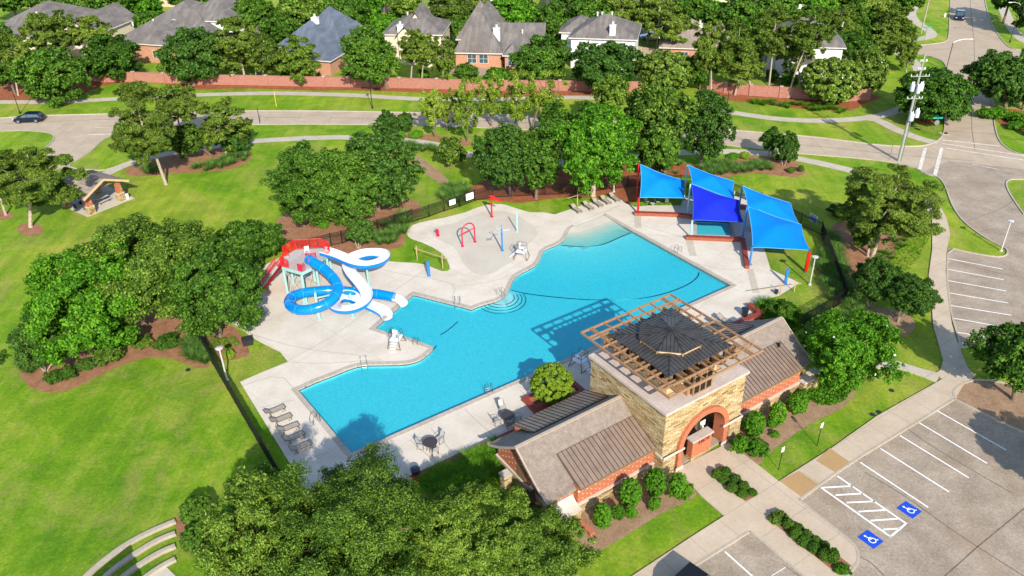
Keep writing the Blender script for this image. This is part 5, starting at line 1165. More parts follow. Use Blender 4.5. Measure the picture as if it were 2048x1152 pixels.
# brick boundary wall, panels between piers
def brickwall(label, L, h=1.85, piers=True):
    P = [at(*p) for p in L]; o = P[0].copy(); t = thing('brick_wall', label, 'wall', o); b, c = MB(), MB()
    for i in range(len(P)-1):
        p, q = P[i]-o, P[i+1]-o; d = (q-p).normalized(); u = Vector((0,0,1))
        b.beam(p+u*h/2, q+u*h/2, .22, h-.003*(i % 3)); c.beam(p+u*(h+.04), q+u*(h+.04), .30, .08+.003*(i % 3))
        Ln = (q-p).length; m = max(1, round(Ln/6.2))
        for j in range(m):
            s = p+d*(Ln*j/m); a = math.atan2(d.y, d.x); x = MB(); x.cbox(s.x, s.y, (h+.12)/2, .5, .5, h+.12, a); pr = x.build('pier', M['fence_brick'], t); x = MB(); x.cbox(s.x, s.y, h+.16, .6, .6, .1, a); x.build('pier_cap', M['cap_stone'], pr)
    b.build('wall_panel', M['fence_brick'], t); c.build('wall_coping', M['fence_brick'], t); return t
brickwall('long pinkish brick boundary wall behind the houses opposite, left and centre part', [(-60,150),(0,155),(80,156),(160,160),(212,164),(270,163.5),(330,166),(400,169),(470,169.5),(600,172.5),(700,174),(800,176),(950,180),(1060,181),(1180,182.5),(1290,184)])
brickwall('brick boundary wall below the tall pines at the right, beside the magnolias', [(1395,176),(1450,186),(1500,191),(1560,195),(1620,199),(1680,203),(1740,200)])
def woodfence(label, L, h=1.8):
    P = [at(*p) for p in L]; o = P[0].copy(); t = thing('wooden_fence', label, 'fence', o); b, r_ = MB(), MB()
    for i in range(len(P)-1):
        p, q = P[i]-o, P[i+1]-o; d = (q-p); Ln = d.length; d.normalize(); a = math.atan2(d.y, d.x); k = int(Ln/.3)
        for j in range(k): s = p+d*(j+.5)*.3; b.cbox(s.x, s.y, h/2, .28, .03, h+.05*((j*7) % 3), a)
        for z in (.4, h-.3): r_.beam(p+Vector((0,0,z)), q+Vector((0,0,z)), .09, .09)
    b.build('plank_panel', M['old_wood'], t); r_.build('rail', M['old_wood'], t)
woodfence('weathered wooden fence between the cream house and the blue roofed house', [(528,72),(560,71),(600,76),(640,80)]); woodfence('weathered wooden fence beside the white house with two parked cars behind', [(1268,110),(1285,112),(1310,116),(1345,118)])
woodfence('grey wooden side fence by the corner of the blue roofed house', [(660,152),(672,140),(690,128)])

# ================================================================ LAMPS, POLES, SIGNS
def disclamp(label, base, top=None, h=None):
    h = h or hgt(base, top); b = MB(); b.lathe([(.2,0),(.2,.1),(.09,.14),(.065,h-.12)], (0,0,0), 12); c = MB(); c.lathe([(.06,h-.16),(.2,h-.12),(.34,h-.03),(.36,h),(.2,h+.06),(.03,h+.08)], (0,0,0), 20); d_ = MB(); d_.lathe([(.3,h-.085),(.3,h-.075)], (0,0,0), 16)
    t = simple('lamp_post', label, 'lamp post', base, [('pole', b, 'pole_silver', True), ('lamp_head', c, 'pole_silver', True)], 'white disc topped lamp posts'); d_.build('lens', M['lens'], t); return t
lp = disclamp('white disc lamp post in the shrub bed corner beside the lawn fence', (454.2,759.6), (438.8,696)); disclamp('white disc lamp post on the grass by the red padded sail post', (1619.4,569.8), (1631.4,513.4)); disclamp('white disc lamp post at the pointed kerb tip of the upper car park', (2001.7,502), (2022,441.5)); disclamp('white disc lamp post behind the far loungers under the trees', (1227.5,384), h=3.9)
def streetlamp(label, base, h, arm=None):
    B = at(*base); b = MB(); b.lathe([(.16,0),(.16,.5),(.075,.6),(.055,h)], (0,0,0), 10); t = thing('street_lamp', label, 'street lamp', B); b.build('pole', M['black_metal'], t, smooth=True)
    if arm:
        c = MB(); P = [(0,0,h-.1),(arm*.25,0,h+.35),(arm*.65,0,h+.55),(arm,0,h+.55)]; c.tube(P, .045, 6); c.build('arm', M['pole_silver'], t, smooth=True); c = MB(); c.cbox(arm*1.08,0,h+.53,.62,.26,.13); c.build('lamp_head', M['lens'], t)
    else:
        c = MB(); c.lathe([(.08,h),(.2,h+.08),(.24,h+.5),(.28,h+.52),(.05,h+.75)], (0,0,0), 10); c.build('lamp_head', M['black_metal'], t); c = MB(); c.lathe([(.17,h+.1),(.2,h+.48)], (0,0,0), 10); c.build('lens', M['lens'], t)
    return t
streetlamp('dark street lamp on the verge by the blue car at the far left', (40.4,227.4), 5.2); streetlamp('dark street lamp on the verge below the middle of the brick wall', (745,217), 4.6); streetlamp('dark street lamp by the path under the right hand pines', (1453,222), 4.2)
streetlamp('curved arm street lamp at the far junction', (1892,140), 5.2, 3.0); streetlamp('curved arm street lamp on the grass at the top right edge', (2019.5,85), 7.6, -2.2)
def pole(nm, label, base, h, r, mat, cat='pole', top=None):
    b = MB(); b.lathe([(r,0),(r*.75,h),(r*.3,h+.02)], (0,0,0), 8); return simple(nm, label, cat, base, [('shaft', b, mat, True)])
pole('utility_pole', 'bare wooden utility pole on the grass by the winding path', (1842,66.7), 13, .16, 'bark_pale', 'utility pole'); pole('utility_pole', 'bare grey utility pole between the two rear houses', (1313,110), 9.5, .14, 'bark_pale', 'utility pole')
pole('marker_post', 'thin yellow marker post on the verge', (553,213), 2.6, .07, 'yellow', 'marker post'); pole('marker_post', 'thin dark post at the road edge near the fork', (520,247), 2.9, .06, 'black_metal', 'marker post'); pole('marker_post', 'thin grey post on the road verge left of the transformer pole', (1779,319), 2.6, .05, 'grey_metal', 'marker post')
# big pole with transformers
UB = at(1797,322); U = thing('utility_pole', 'tall grey utility pole with crossarms and pale transformers at the road corner', 'utility pole', UB); UH = hgt((1797,322), (1851,106))
b = MB(); b.tube([(0,0,0),(0,0,UH*.5),(.05,0,UH)], [.19,.17,.11], 12); b.build('pole', M['pole_wood'], U, smooth=True)
b = MB(); b.tube([(.3,-.1,0),(.3,-.1,UH*.68)], .06, 8); b.tube([(-.26,-.1,0),(-.26,-.1,UH*.4)], .035, 8); b.build('conduit', M['grey_metal'], U, smooth=True)
for f, w in ((.93,1.0),(.86,1.1),(.80,2.6),(.60,2.2)):
    b = MB(); b.beam((-w/2,-.2,UH*f),(w/2,-.2,UH*f),.1,.1); ca = b.build('crossarm', M['pole_wood'], U); b = MB()
    for x in (-w/2+.08, w/2-.08, -w*.18, w*.3): b.lathe([(.03,UH*f+.05),(.06,UH*f+.1),(.04,UH*f+.26),(.02,UH*f+.3)], (x,-.2,0), 8)
    b.build('insulator', M['white_plastic'], ca)
for x, y, f, r_ in ((-.62,-.1,.70,.3),(.62,-.1,.70,.3),(0,-.62,.69,.28),(.85,-.25,.46,.34),(-.05,-.68,.44,.36)):
    z = UH*f; b = MB(); b.lathe([(r_*.8,z-.55),(r_,z-.5),(r_,z+.4),(r_*.85,z+.5),(.05,z+.52)], (x,y,0), 14); tf = b.build('transformer', M['transformer'], U, smooth=True); b = MB(); b.lathe([(.05,z+.5),(.09,z+.6),(.04,z+.85)], (x+.1,y,0), 8); b.lathe([(.05,z+.5),(.09,z+.6),(.04,z+.8)], (x-.12,y,0), 8); b.build('bushing', M['white_plastic'], tf)
SB = at(1866,274); t = thing('stop_sign', 'back of a stop sign with green street name blades at the junction', 'sign', SB); b = MB(); b.tube([(0,0,0),(0,0,3.2)], .04, 6); b.build('post', M['grey_metal'], t)
b = MB(); vs = [(.4*math.cos(R(22.5+45*i)), -.05, 2.35+.4*math.sin(R(22.5+45*i))) for i in range(8)]; vs += [(x, -.02, z) for x, y, z in vs]; b.add(vs, [tuple(range(8)), tuple(range(15,7,-1))]+[(i, (i+1) % 8, (i+1) % 8+8, i+8) for i in range(8)]); b.build('octagon_plate', M['grey_metal'], t)
b = MB(); b.box(-.75,.75,-.02,.02,2.95,3.2); b.box(-.02,.02,-.6,.6,3.22,3.42); b.build('name_blade', M['sign_green'], t)
b = MB(); b.box(-.7,.7,-.02,.02,0,1); simple('street_sign', 'green street name blade standing by the winding path', 'sign', (1848,80), [('post', (lambda q: (q.tube([(0,0,0),(0,0,2.6)], .05, 6), q)[1])(MB()), 'grey_metal', True), ('name_blade', (lambda q: (q.box(-.9,.9,-.02,.02,2.5,2.8), q)[1])(MB()), 'sign_green', False)])
for c, lb, h in ((zf(746,388), 'small white sign plate on a dark post, the one farther from the arch', 2.55), (zf(520,529), 'small white sign plate on a dark post, the one nearer the arch', 2.5)):
    simple('parking_sign', lb, 'sign', c, [('post', (lambda q: (q.tube([(0,0,0),(0,0,h)], .035, 6), q)[1])(MB()), 'black_metal', True), ('plate', (lambda q: (q.box(-.16,.16,-.045,-.02,h-.5,h), q)[1])(MB()), 'siding_white', False)], rz=BROT)
simple('fire_hydrant', 'tiny white hydrant on the grass beside the far street', 'hydrant', (1889,34), [('body', (lambda q: (q.lathe([(.2,0),(.16,.05),(.16,.6),(.22,.62),(.15,.8),(.03,.88)], (0,0,0), 10), q)[1])(MB()), 'siding_white', True), ('outlet', (lambda q: (q.tube([(-.28,0,.45),(.28,0,.45)], .08, 8), q)[1])(MB()), 'siding_white', True)])
for k, (c, lb) in enumerate(((zf(1185,62),'dark irrigation cover in the lawn by the front path, the upper one'),(zf(1072,203),'dark irrigation cover in the lawn by the front path, the lower left of the pair'),(zf(1108,188),'dark irrigation cover in the lawn by the front path, the right of the pair'),(zm(1100,1052,2.924,0,380),'dark irrigation cover in the lawn outside the fence'))):
    simple('ground_cover_plate', lb, 'cover', c, [('rim', (lambda q: (q.lathe([(.24,0),(.24,.03)], (0,0,0), 14), q)[1])(MB()), 'rubber', False), ('lid', (lambda q: (q.lathe([(.19,.03),(.19,.036)], (0,0,0), 14), q)[1])(MB()), 'bin_black', False)])
simple('storm_drain', 'dark kerbside storm drain at the junction corner', 'drain', (1890,267), [('frame', (lambda q: (q.box(-.9,.5,-.5,.5,.0,.06), q)[1])(MB()), 'kerb', False), ('grate', (lambda q: (q.box(-.2,.4,-.4,.4,.062,.075), q)[1])(MB()), 'rubber', False)])

# ================================================================ CARS
def car(label, pos, ang, paint, L=4.8, W=1.9, H=1.68, suv=True):
    t = thing('parked_car' if 'parked' in label else 'car', label, 'car', pos, ang, None); hl = L/2
    # cross-sections along x: (x, half width, z bottom, z shoulder)
    S = [(-hl, W*.40, .42, .85), (-hl+.12, W*.47, .32, .98), (-hl*.6, W*.5, .26, 1.02), (0, W*.5, .24, 1.0), (hl*.42, W*.5, .25, .98), (hl*.75, W*.48, .27, .9), (hl-.12, W*.44, .32, .78), (hl, W*.36, .42, .66)]
    b = MB(); vs = []
    for x, w, z0, z1 in S: zmid = (z0+z1)/2; vs += [(x,-w*.92,z0),(x,-w,zmid),(x,-w*.93,z1),(x,0,z1+.04),(x,w*.93,z1),(x,w,zmid),(x,w*.92,z0)]
    n = len(S); fs = [(i*7+j, i*7+(j+1) % 7, (i+1)*7+(j+1) % 7, (i+1)*7+j) for i in range(n-1) for j in range(7)]+[tuple(range(6,-1,-1)), tuple(range((n-1)*7, n*7))]
    b.add(vs, fs); b.build('body', M[paint], t, smooth=True)
    r0 = -hl+.15 if suv else -hl*.55
    C = [(r0, .44, 1.0, r0), (r0+.35, .40, H-.06, 0), (hl*.12, .40, H-.02, 0), (hl*.55, .45, 1.0, 0)]
    def cab(sc, dz, shrink):
        P = [(r0+shrink, W*.455*sc, .95), (r0+.38+shrink, W*.385*sc, H-.08+dz), (-.1, W*.39*sc, H+dz), (hl*.16-shrink, W*.385*sc, H-.07+dz), (hl*.52-shrink, W*.45*sc, .95)]
        vs = []
        for x, w, z in P: vs += [(x,-w,z),(x,w,z)]
        vs += [(P[0][0],-P[0][1],.9),(P[0][0],P[0][1],.9),(P[4][0],-P[4][1],.9),(P[4][0],P[4][1],.9)]
        m = MB(); m.add(vs, [(0,1,3,2),(2,3,5,4),(4,5,7,6),(6,7,9,8),(0,2,4,6,8,12,10),(11,13,9,7,5,3,1),(10,11,1,0),(8,9,13,12),(10,12,13,11)]); return m
    cab(1.0, 0, 0).build('window', M['glass'], t)
    b = MB(); b.add([(r0+.34,-W*.395,H-.05),(-.1,-W*.4,H+.03),(hl*.17,-W*.395,H-.04),(hl*.17,W*.395,H-.04),(-.1,W*.4,H+.03),(r0+.34,W*.395,H-.05),(r0+.34,-W*.395,H-.12),(-.1,-W*.4,H-.05),(hl*.17,-W*.395,H-.12),(hl*.17,W*.395,H-.12),(-.1,W*.4,H-.05),(r0+.34,W*.395,H-.12)], [(0,1,4,5),(1,2,3,4),(0,6,7,1),(1,7,8,2),(5,4,10,11),(4,3,9,10),(0,5,11,6),(2,8,9,3)])
    for s in (-1,1):
        for (x0,z0,x1,z1) in ((hl*.17,H-.06,hl*.54,.97),(-.15,H-.02,-.1,.97),(r0+.36,H-.07,r0+.02,.97)): b.beam((x0,s*W*.392,z0),(x1,s*W*.455,z1),.07,.05)
    b.build('roof', M[paint], t)
    for x in (-hl*.6, hl*.62):
        for s in (-1,1):
            y = s*(W/2-.1); w = MB(); w.T = Matrix.Translation((x,y,.34)) @ Matrix.Rotation(R(90),4,'X'); w.lathe([(.2,-.11),(.34,-.11),(.34,.11),(.2,.11)], (0,0,0), 16); wh = w.build('wheel', M['rubber'], t); w = MB(); w.T = Matrix.Translation((x,y,.34)) @ Matrix.Rotation(R(90),4,'X'); w.lathe([(.2,-.115),(.2,.115)], (0,0,0), 12); w.build('rim', M['chrome'], wh)
    for s in (-1,1):
        b = MB(); b.cbox(hl-.1, s*W*.34, .72, .16,.34,.14); b.build('headlight', M['lens'], t); b = MB(); b.cbox(-hl+.06, s*W*.38, .86, .12,.2,.26); b.build('tail_light', M['tail_red'], t)
        b = MB(); b.cbox(hl*.42, s*(W*.5+.08), 1.02, .14,.2,.13); b.build('mirror', M[paint], t)
    return t
def cardir(a, c): p, q = at(*a), at(*c); return math.atan2((q-p).y, (q-p).x)
p = at(60,243); car('dark blue estate car driving on the main road at the far left', Vector((p.x,p.y,.012)), cardir((95,241),(30,244)), 'car_blue', 4.8, 1.9, 1.55)
p = at(1918,38); car('dark blue SUV coming down the far street at the top right', Vector((p.x,p.y,.018)), cardir((1918,20),(1917,44)), 'car_blue', 4.7, 1.95, 1.75)
p = at(1362,1200); car('black car at the bottom edge of the lower car park, only its top in view', Vector((p.x,p.y,.018)), cardir((1400,1120),(1340,1180)), 'car_black', 4.7, 1.9, 1.7)
p = at(1302,79); car('white parked car behind the wooden fence, the whole one', Vector((p.x,p.y,.016)), R(170), 'car_white'); p = at(1325,77); car('white parked car half hidden by a tree trunk behind the wooden fence', Vector((p.x,p.y,.016)), R(168), 'car_white')

# ================================================================ HOUSES
def house(label, blocks, chim=(), windows=(), extra=None, cat='house', vents=()):
    """blocks: (front-left xy, front-right xy, depth, eave z, ridge z, kind, wall, roof)"""
    o = Vector((blocks[0][0][0], blocks[0][0][1], 0)); ang = math.atan2(blocks[0][1][1]-blocks[0][0][1], blocks[0][1][0]-blocks[0][0][0]); t = thing('house', label, cat, o, ang)
    Ri = Matrix.Rotation(-ang, 4, 'Z')
    for bi_, (A, B_, dep, ez, rz, kind, wall, roof) in enumerate(blocks):
        a = Ri @ (Vector((A[0], A[1], 0))-o); c = Ri @ (Vector((B_[0], B_[1], 0))-o); d = (c-a); w = d.length; an = math.atan2(d.y, d.x); Tm = Matrix.Translation(a) @ Matrix.Rotation(an, 4, 'Z'); ov = .45
        b = MB(); b.T = Tm; b.box(ov, w-ov, ov, dep-ov, 0, ez-.05); b.build('wall', M[wall], t)
        b = MB(); b.T = Tm; e = ez-.004*bi_
        if kind == 'hip':
            if w > dep: r = dep/2; P = [(0,0,e),(w,0,e),(w,dep,e),(0,dep,e),(r,dep/2,rz),(w-r,dep/2,rz)]; F = [(0,1,5,4),(1,2,5),(2,3,4,5),(3,0,4)]
            else: r = w/2; P = [(0,0,e),(w,0,e),(w,dep,e),(0,dep,e),(w/2,r,rz),(w/2,dep-r+.01,rz)]; F = [(0,1,4),(1,2,5,4),(2,3,5),(3,0,4,5)]
            P += [(x,y,e-.18) for x, y, z in P[:4]]; b.add(P, F+[(0,6,7,1),(1,7,8,2),(2,8,9,3),(3,9,6,0),(9,8,7,6)])
        elif kind == 'gx':      # ridge along x
            P = [(0,0,e),(w,0,e),(w,dep,e),(0,dep,e),(0,dep/2,rz),(w,dep/2,rz)]; P += [(x,y,z-.18) for x, y, z in P]; b.add(P, [(0,1,5,4),(2,3,4,5),(0,6,7,1),(2,8,9,3),(0,4,10,6),(4,3,9,10),(1,7,11,5),(5,11,8,2),(6,10,11,7),(8,11,10,9)])
        else:                   # gable facing front
            P = [(0,0,e),(w,0,e),(w,dep,e),(0,dep,e),(w/2,0,rz),(w/2,dep,rz)]; P += [(x,y,z-.18) for x, y, z in P]; b.add(P, [(1,2,5,4),(3,0,4,5),(0,6,10,4),(4,10,7,1),(3,5,11,9),(5,2,8,11),(0,3,9,6),(1,7,8,2),(6,9,11,10),(7,10,11,8)])
        ro = b.build('roof', M[roof], t)
        if kind in ('gx', 'gy'):
            b = MB(); b.T = Tm
            for k_ in (0, 1):
                b = MB(); b.T = Tm; sl = (rz-e)/((dep if kind == 'gx' else w)/2)*ov
                if kind == 'gx': x = (ov+.01, w-ov-.01)[k_]; b.add([(x,ov,e-.1),(x,dep-ov,e-.1),(x,dep/2,rz-.36-sl*.3)], [(0,1,2)])
                else: y = (ov+.01, dep-ov-.01)[k_]; b.add([(ov,y,e-.1),(w-ov,y,e-.1),(w/2,y,rz-.36-sl*.3)], [(0,1,2)])
                b.build('gable', M[wall], t, normals=False)
        b = MB(); b.T = Tm
        for x0,x1,y0,y1 in ((-.03,w+.03,-.05,.02),(-.03,w+.03,dep-.02,dep+.05),(-.05,.02,.02,dep-.02),(w-.02,w+.05,.02,dep-.02)):
            if kind == 'gx' and x1-x0 < 1: continue
            if kind == 'gy' and y1-y0 < 1: continue
            b.box(x0,x1,y0,y1,e-.22-.002*bi_,e-.02)
        b.build('fascia', M['trim'], ro)
    for (x, y, z0, z1, s, mt) in chim:
        c = Ri @ (Vector((x, y, 0))-o); b = MB(); b.cbox(c.x, c.y, (z0+z1)/2, s, s*.8, z1-z0); ch = b.build('chimney', M[mt], t); b = MB(); b.cbox(c.x, c.y, z1+.08, s+.2, s*.8+.2, .16); b.lathe([(.22,z1+.16),(.2,z1+.75),(.27,z1+.78)], (c.x,c.y,0), 8); b.build('chimney_cap', M['trim'], ch)
    for (x, y, an, z0, w, h_) in windows:
        c = Ri @ (Vector((x, y, 0))-o); aa = an-ang; b = MB(); b.T = Matrix.Translation((c.x, c.y, 0)) @ Matrix.Rotation(aa, 4, 'Z')
        for x0,x1,q0,q1 in ((-w/2-.08,w/2+.08,z0-.08,z0),(-w/2-.08,w/2+.08,z0+h_,z0+h_+.08),(-w/2-.08,-w/2,z0,z0+h_),(w/2,w/2+.08,z0,z0+h_),(-.03,.03,z0,z0+h_),(-w/2,w/2,z0+h_/2-.025,z0+h_/2+.025)): b.box(x0,x1,-.06,.05,q0,q1)
        f = b.build('window', M['trim'], t); b = MB(); b.T = Matrix.Translation((c.x, c.y, 0)) @ Matrix.Rotation(aa, 4, 'Z'); b.box(-w/2,w/2,-.02,.02,z0,z0+h_); b.build('pane', M['glass'], f)
    for (x, y, z) in vents:
        c = Ri @ (Vector((x, y, 0))-o); b = MB(); b.lathe([(.16,z-.3),(.16,z+.35),(.24,z+.38),(.24,z+.5)], (c.x,c.y,0), 8); b.build('roof_vent', M['trim'], t)
    return t
HB, RG = 'house_brick', 'roof_grey'
fr = lambda a, c: math.atan2(c[1]-a[1], c[0]-a[0])
house('brick house with a steep pointed grey roof and tall white chimney, at the centre', [((-10.7,161.5),(-.8,160.0),19,3.0,10.0,'hip',HB,RG), ((-2.5,162.0),(7.4,161.0),13,3.05,6.9,'gx',HB,RG), ((-.9,158.9),(2.6,158.4),4.6,2.95,4.6,'hip',HB,RG), ((-10.2,166),(-1.0,165),9.5,4.4,11.0,'hip',HB,RG)],
      chim=[(-1.9,163.6,3.2,6.9,1.2,'siding_white')], windows=[(-6.9,161.35,-.15,.9,1.7,1.7),(-4.6,161.0,-.15,.9,1.7,1.7),(.9,158.95,-.14,.9,1.3,1.8)], vents=[(-3.4,172,8.5),(3.2,165.5,5.6)])
house('cream two-storey house with hipped grey roof and white chimney, left of the centre brick house', [((-24.8,164.8),(-12.6,163.4),11,6.0,8.9,'hip','siding_cream',RG), ((-22.0,163.6),(-18,163.1),7,5.9,7.8,'gy','siding_cream',RG), ((-20.5,168),(-16,167.5),9,6.3,9.6,'gy','siding_cream',RG), ((-17,161.5),(-13.4,161.1),4,3.2,4.6,'hip','siding_cream',RG)],
      chim=[(-20.9,164.6,3,7.7,1.1,'siding_white')], windows=[(-12.95,169,1.45,4,1.2,1.5),(-15.5,163.9,-.12,4.0,1.2,1.4)], vents=[(-20,171,8.3)])
house('brick house with a large slate blue roof and white chimney', [((-48.3,163.2),(-34.4,158.3),15,3.0,8.6,'hip',HB,'roof_blue'), ((-43.5,169),(-33,165.2),12,4.2,9.8,'hip',HB,'roof_blue'), ((-38.5,158.6),(-34.0,157.2),8,3.04,5.0,'hip',HB,'roof_blue')],
      chim=[(-38.2,167.6,3,8.8,1.2,'siding_white')], windows=[(-33.1,163.0,1.24,1.0,1.3,1.5),(-31.3,167.6,1.24,1.0,1.3,1.5)])
house('orange brick house with a grey hipped roof behind the left oaks', [((-82,172.0),(-70.2,168.4),15,3.9,7.2,'hip',HB,RG), ((-76,178),(-62,174),14,3.9,7.6,'hip',HB,RG)], windows=[(-72.4,169.55,-.3,1.0,1.3,1.5)], vents=[(-78,175,6.6),(-74,176,6.8)])
house('pale two-storey house with a broad grey roof and a rear porch, top left of centre', [((-71.5,181),(-58.4,178.0),15,6.0,9.4,'hip','siding_white',RG), ((-57.0,181.5),(-52.2,180.2),7,3.0,3.9,'hip','siding_cream',RG), ((-78,186),(-68,184),12,5.2,8.0,'hip','siding_white',RG)],
      windows=[(-57.7,181.5,1.34,4,1.0,1.3),(-56.9,185,1.34,4,1.0,1.3)], vents=[(-66,189,8.6),(-68,190,8.4)])
house('large grey roofed house with a pale gable at the top left corner', [((-112,176),(-93,172),22,4.8,9.5,'hip','siding_cream',RG), ((-95.5,176.5),(-86.5,174.5),16,4.6,7.8,'gy','siding_cream',RG)], vents=[(-100,180,8)])
house('white house with a hipped grey roof and a white chimney, right of centre', [((12.0,159.2),(24.9,156.4),12,6.0,9.2,'hip','siding_white',RG), ((10.5,165),(18,163.5),9,5.6,7.9,'hip','siding_white',RG)], chim=[(20.4,158.6,5,8.2,1.1,'siding_white')], windows=[(14.6,159.05,-.22,3.9,1.1,1.3),(22.2,157.4,-.22,3.9,1.1,1.3)], vents=[(18,164.3,9),(18.9,164.2,9),(20.8,164,9)])
house('low grey roofed house partly behind the yellow green magnolia', [((30.0,161.2),(41.5,158.8),13,3.2,7.2,'hip',HB,'roof_tan'), ((38,161),(46,159.5),11,3.1,6.2,'hip',HB,'roof_tan')], chim=[(38.6,165.4,4,6.4,.9,'siding_white')], windows=[(35,160.6,-.2,.9,1.3,1.4)], vents=[(34,165,6),(37.5,163.5,6.2)])
house('white two-storey house with a grey roof hidden behind the tall pines', [((48.0,150.8),(61.5,147.8),12,6.0,9.8,'hip','siding_white',RG), ((51.5,146.6),(58.5,145.3),6,3.0,4.2,'gy','siding_white',RG), ((49,148.8),(53.5,147.6),5,5.6,7.0,'gy','siding_white',RG)], windows=[(60.1,148.6,-.22,4,1.0,1.2),(58,149.1,-.22,4,1.0,1.2)], vents=[(63.3,156,8)])
for k, (px, py, w, d, ez, rz, wl, rf_, lb) in enumerate(((765,8,11,10,5,8,'siding_tan','roof_orange','distant house with an orange tiled roof between the crowns'),(1590,8,16,12,3.5,7,'siding_white','roof_blue','distant house with a pale blue roof at the top edge'),(1520,24,13,11,3.2,7,HB,RG,'distant grey roofed house behind the tall pines'),(1145,4,14,11,3.5,7,'siding_cream','roof_tan','distant tan roofed house at the top edge, right of centre'),(1000,2,14,12,3.5,7,'siding_white',RG,'distant white house at the top edge, near the centre'),(1480,-12,15,12,4,8,'siding_cream',RG,'distant cream house peeping between the rear trees'),(300,-4,15,12,4,7.5,'siding_tan',RG,'distant tan house at the top edge, left of centre'))):
    q = at(px, py+18); house(lb, [((q.x-w/2, q.y+1),(q.x+w/2, q.y-1), d, ez, rz, 'hip', wl, rf_)], windows=[(q.x, q.y+.42, -.13, 1, 1.6, 1.4)])
# patio with parasol-ish furniture behind the wall
sheet('patio', [(895,146),(910,128),(960,128),(1010,138),(1000,150),(930,152)], .02, 'patio'); sheet('patio', [(548,136),(560,128),(590,130),(588,142),(555,142)], .02, 'patio')
sheet('patio', [(1520,148),(1560,138),(1600,142),(1600,158),(1530,160)], .02, 'patio')

# ================================================================ PAVILION
z9 = lambda *z: zm(*z, 9.6, 100, 320)
pA, pB = at(*z9(805,1030)), at(*z9(1380,770)); pd = (pB-pA); pa = math.atan2(pd.y, pd.x); pw = pd.length
PV = thing('picnic_pavilion', 'open picnic pavilion with grey hipped gable roof on brick and stone piers', 'pavilion', (pA+pB)/2, pa)
for sx in (-1, 1):
    for yy in (0, 5.2):
        x = sx*pw/2; b = MB(); b.cbox(x, yy, .55, .85, .85, 1.1); b.build('stone_base', M['stone'], PV)
        b = MB(); c0, c1 = .36, .26; vs = [(x-c0,yy-c0,1.1),(x+c0,yy-c0,1.1),(x+c0,yy+c0,1.1),(x-c0,yy+c0,1.1),(x-c1,yy-c1,2.75),(x+c1,yy-c1,2.75),(x+c1,yy+c1,2.75),(x-c1,yy+c1,2.75)]; b.add(vs, [(3,2,1,0),(4,5,6,7),(0,1,5,4),(1,2,6,5),(2,3,7,6),(3,0,4,7)]); pr = b.build('brick_pier', M['brick'], PV)
        b = MB(); [b.cbox(x+.1*((k % 2)*2-1), yy-.345+.04*k, 1.35+.4*k, .1, .06, .1) for k in range(3)]; b.build('accent_brick', M['white_stone'], pr)
        b = MB(); b.cbox(x, yy, 1.14, .92,.92,.08); b.cbox(x, yy, 2.8, .65,.65,.12); b.build('pier_cap', M['white_stone'], pr)
ex = pw/2+1.15; ez, rz = 2.75, 4.3
b = MB(); y0, y1 = -1.0, 6.6; P = [(-ex,y0,ez),(0,y0,rz),(ex,y0,ez),(-ex,y1,ez),(0,y1-2.2,rz),(ex,y1,ez)]; P += [(x,y,z-.15) for x,y,z in P]
b.add(P, [(0,1,4,3),(1,2,5,4),(3,4,5),(6,9,10,7),(7,10,11,8),(9,11,10),(0,6,7,1),(1,7,8,2),(0,3,9,6),(2,8,11,5),(3,5,11,9)]); rf = b.build('roof', M['roof_tan'], PV)
b = MB(); b.beam((-ex,y0-.06,ez-.1),(0,y0-.06,rz-.1),.1,.28); b.beam((0,y0-.065,rz-.1),(ex,y0-.065,ez-.1),.1,.28); b.build('barge_board', M['panel_tan'], rf)
b = MB(); [b.beam((s*pw/2,-.4,2.9),(s*pw/2,5.8,2.9),.2,.16) for s in (-1,1)]; b.beam((-pw/2,0,2.94),(pw/2,0,2.94),.16,.2); b.build('beam', M['wood_tan'], PV)
sheet('pavilion_floor', [z9(400,960), z9(725,1095), z9(1620,735), z9(1250,560), z9(900,420), z9(300,700)], .035, 'splash')
q = at(*z9(985,720), .7); b = MB(); b.box(-.9,.9,-.35,.35,.72,.77); t = thing('picnic_table', 'picnic table on the pavilion floor in half shade', 'table', (q.x,q.y,0), pa); b.build('tabletop', M['mesh_grey'], t)
for s in (-.7,.7): b = MB(); b.box(-.9,.9,s-.14,s+.14,.42,.46); b.build('seat', M['mesh_grey'], t); b = MB(); b.beam((s,-.75,.02),(s,.2,.72),.06); b.beam((s,.75,.02),(s,-.2,.72),.06); b.build('leg', M['dark_frame'], t)
q = at(*z9(520,830), .5); b = MB(); b.box(-.8,.8,-.3,.3,.7,.76); b.box(-.7,-.6,-.2,.2,0,.7); b.box(.6,.7,-.2,.2,0,.7); simple('picnic_table', 'second picnic table in shade at the left of the pavilion', 'table', Vector((q.x,q.y,0)), [('tabletop', b, 'car_blue', False)], rz=pa+.4)
b = MB(); b.lathe([(.25,0),(.28,.8),(.3,.85)], (0,0,0), 12); c = MB(); c.lathe([(.29,.86),(.2,1.0),(.04,1.05)], (0,0,0), 12); simple('litter_bin', 'small litter bin with white front beside the right pavilion pier', 'litter bin', z9(1490,740), [('body', b, 'siding_white', True), ('lid', c, 'rubber', True)])

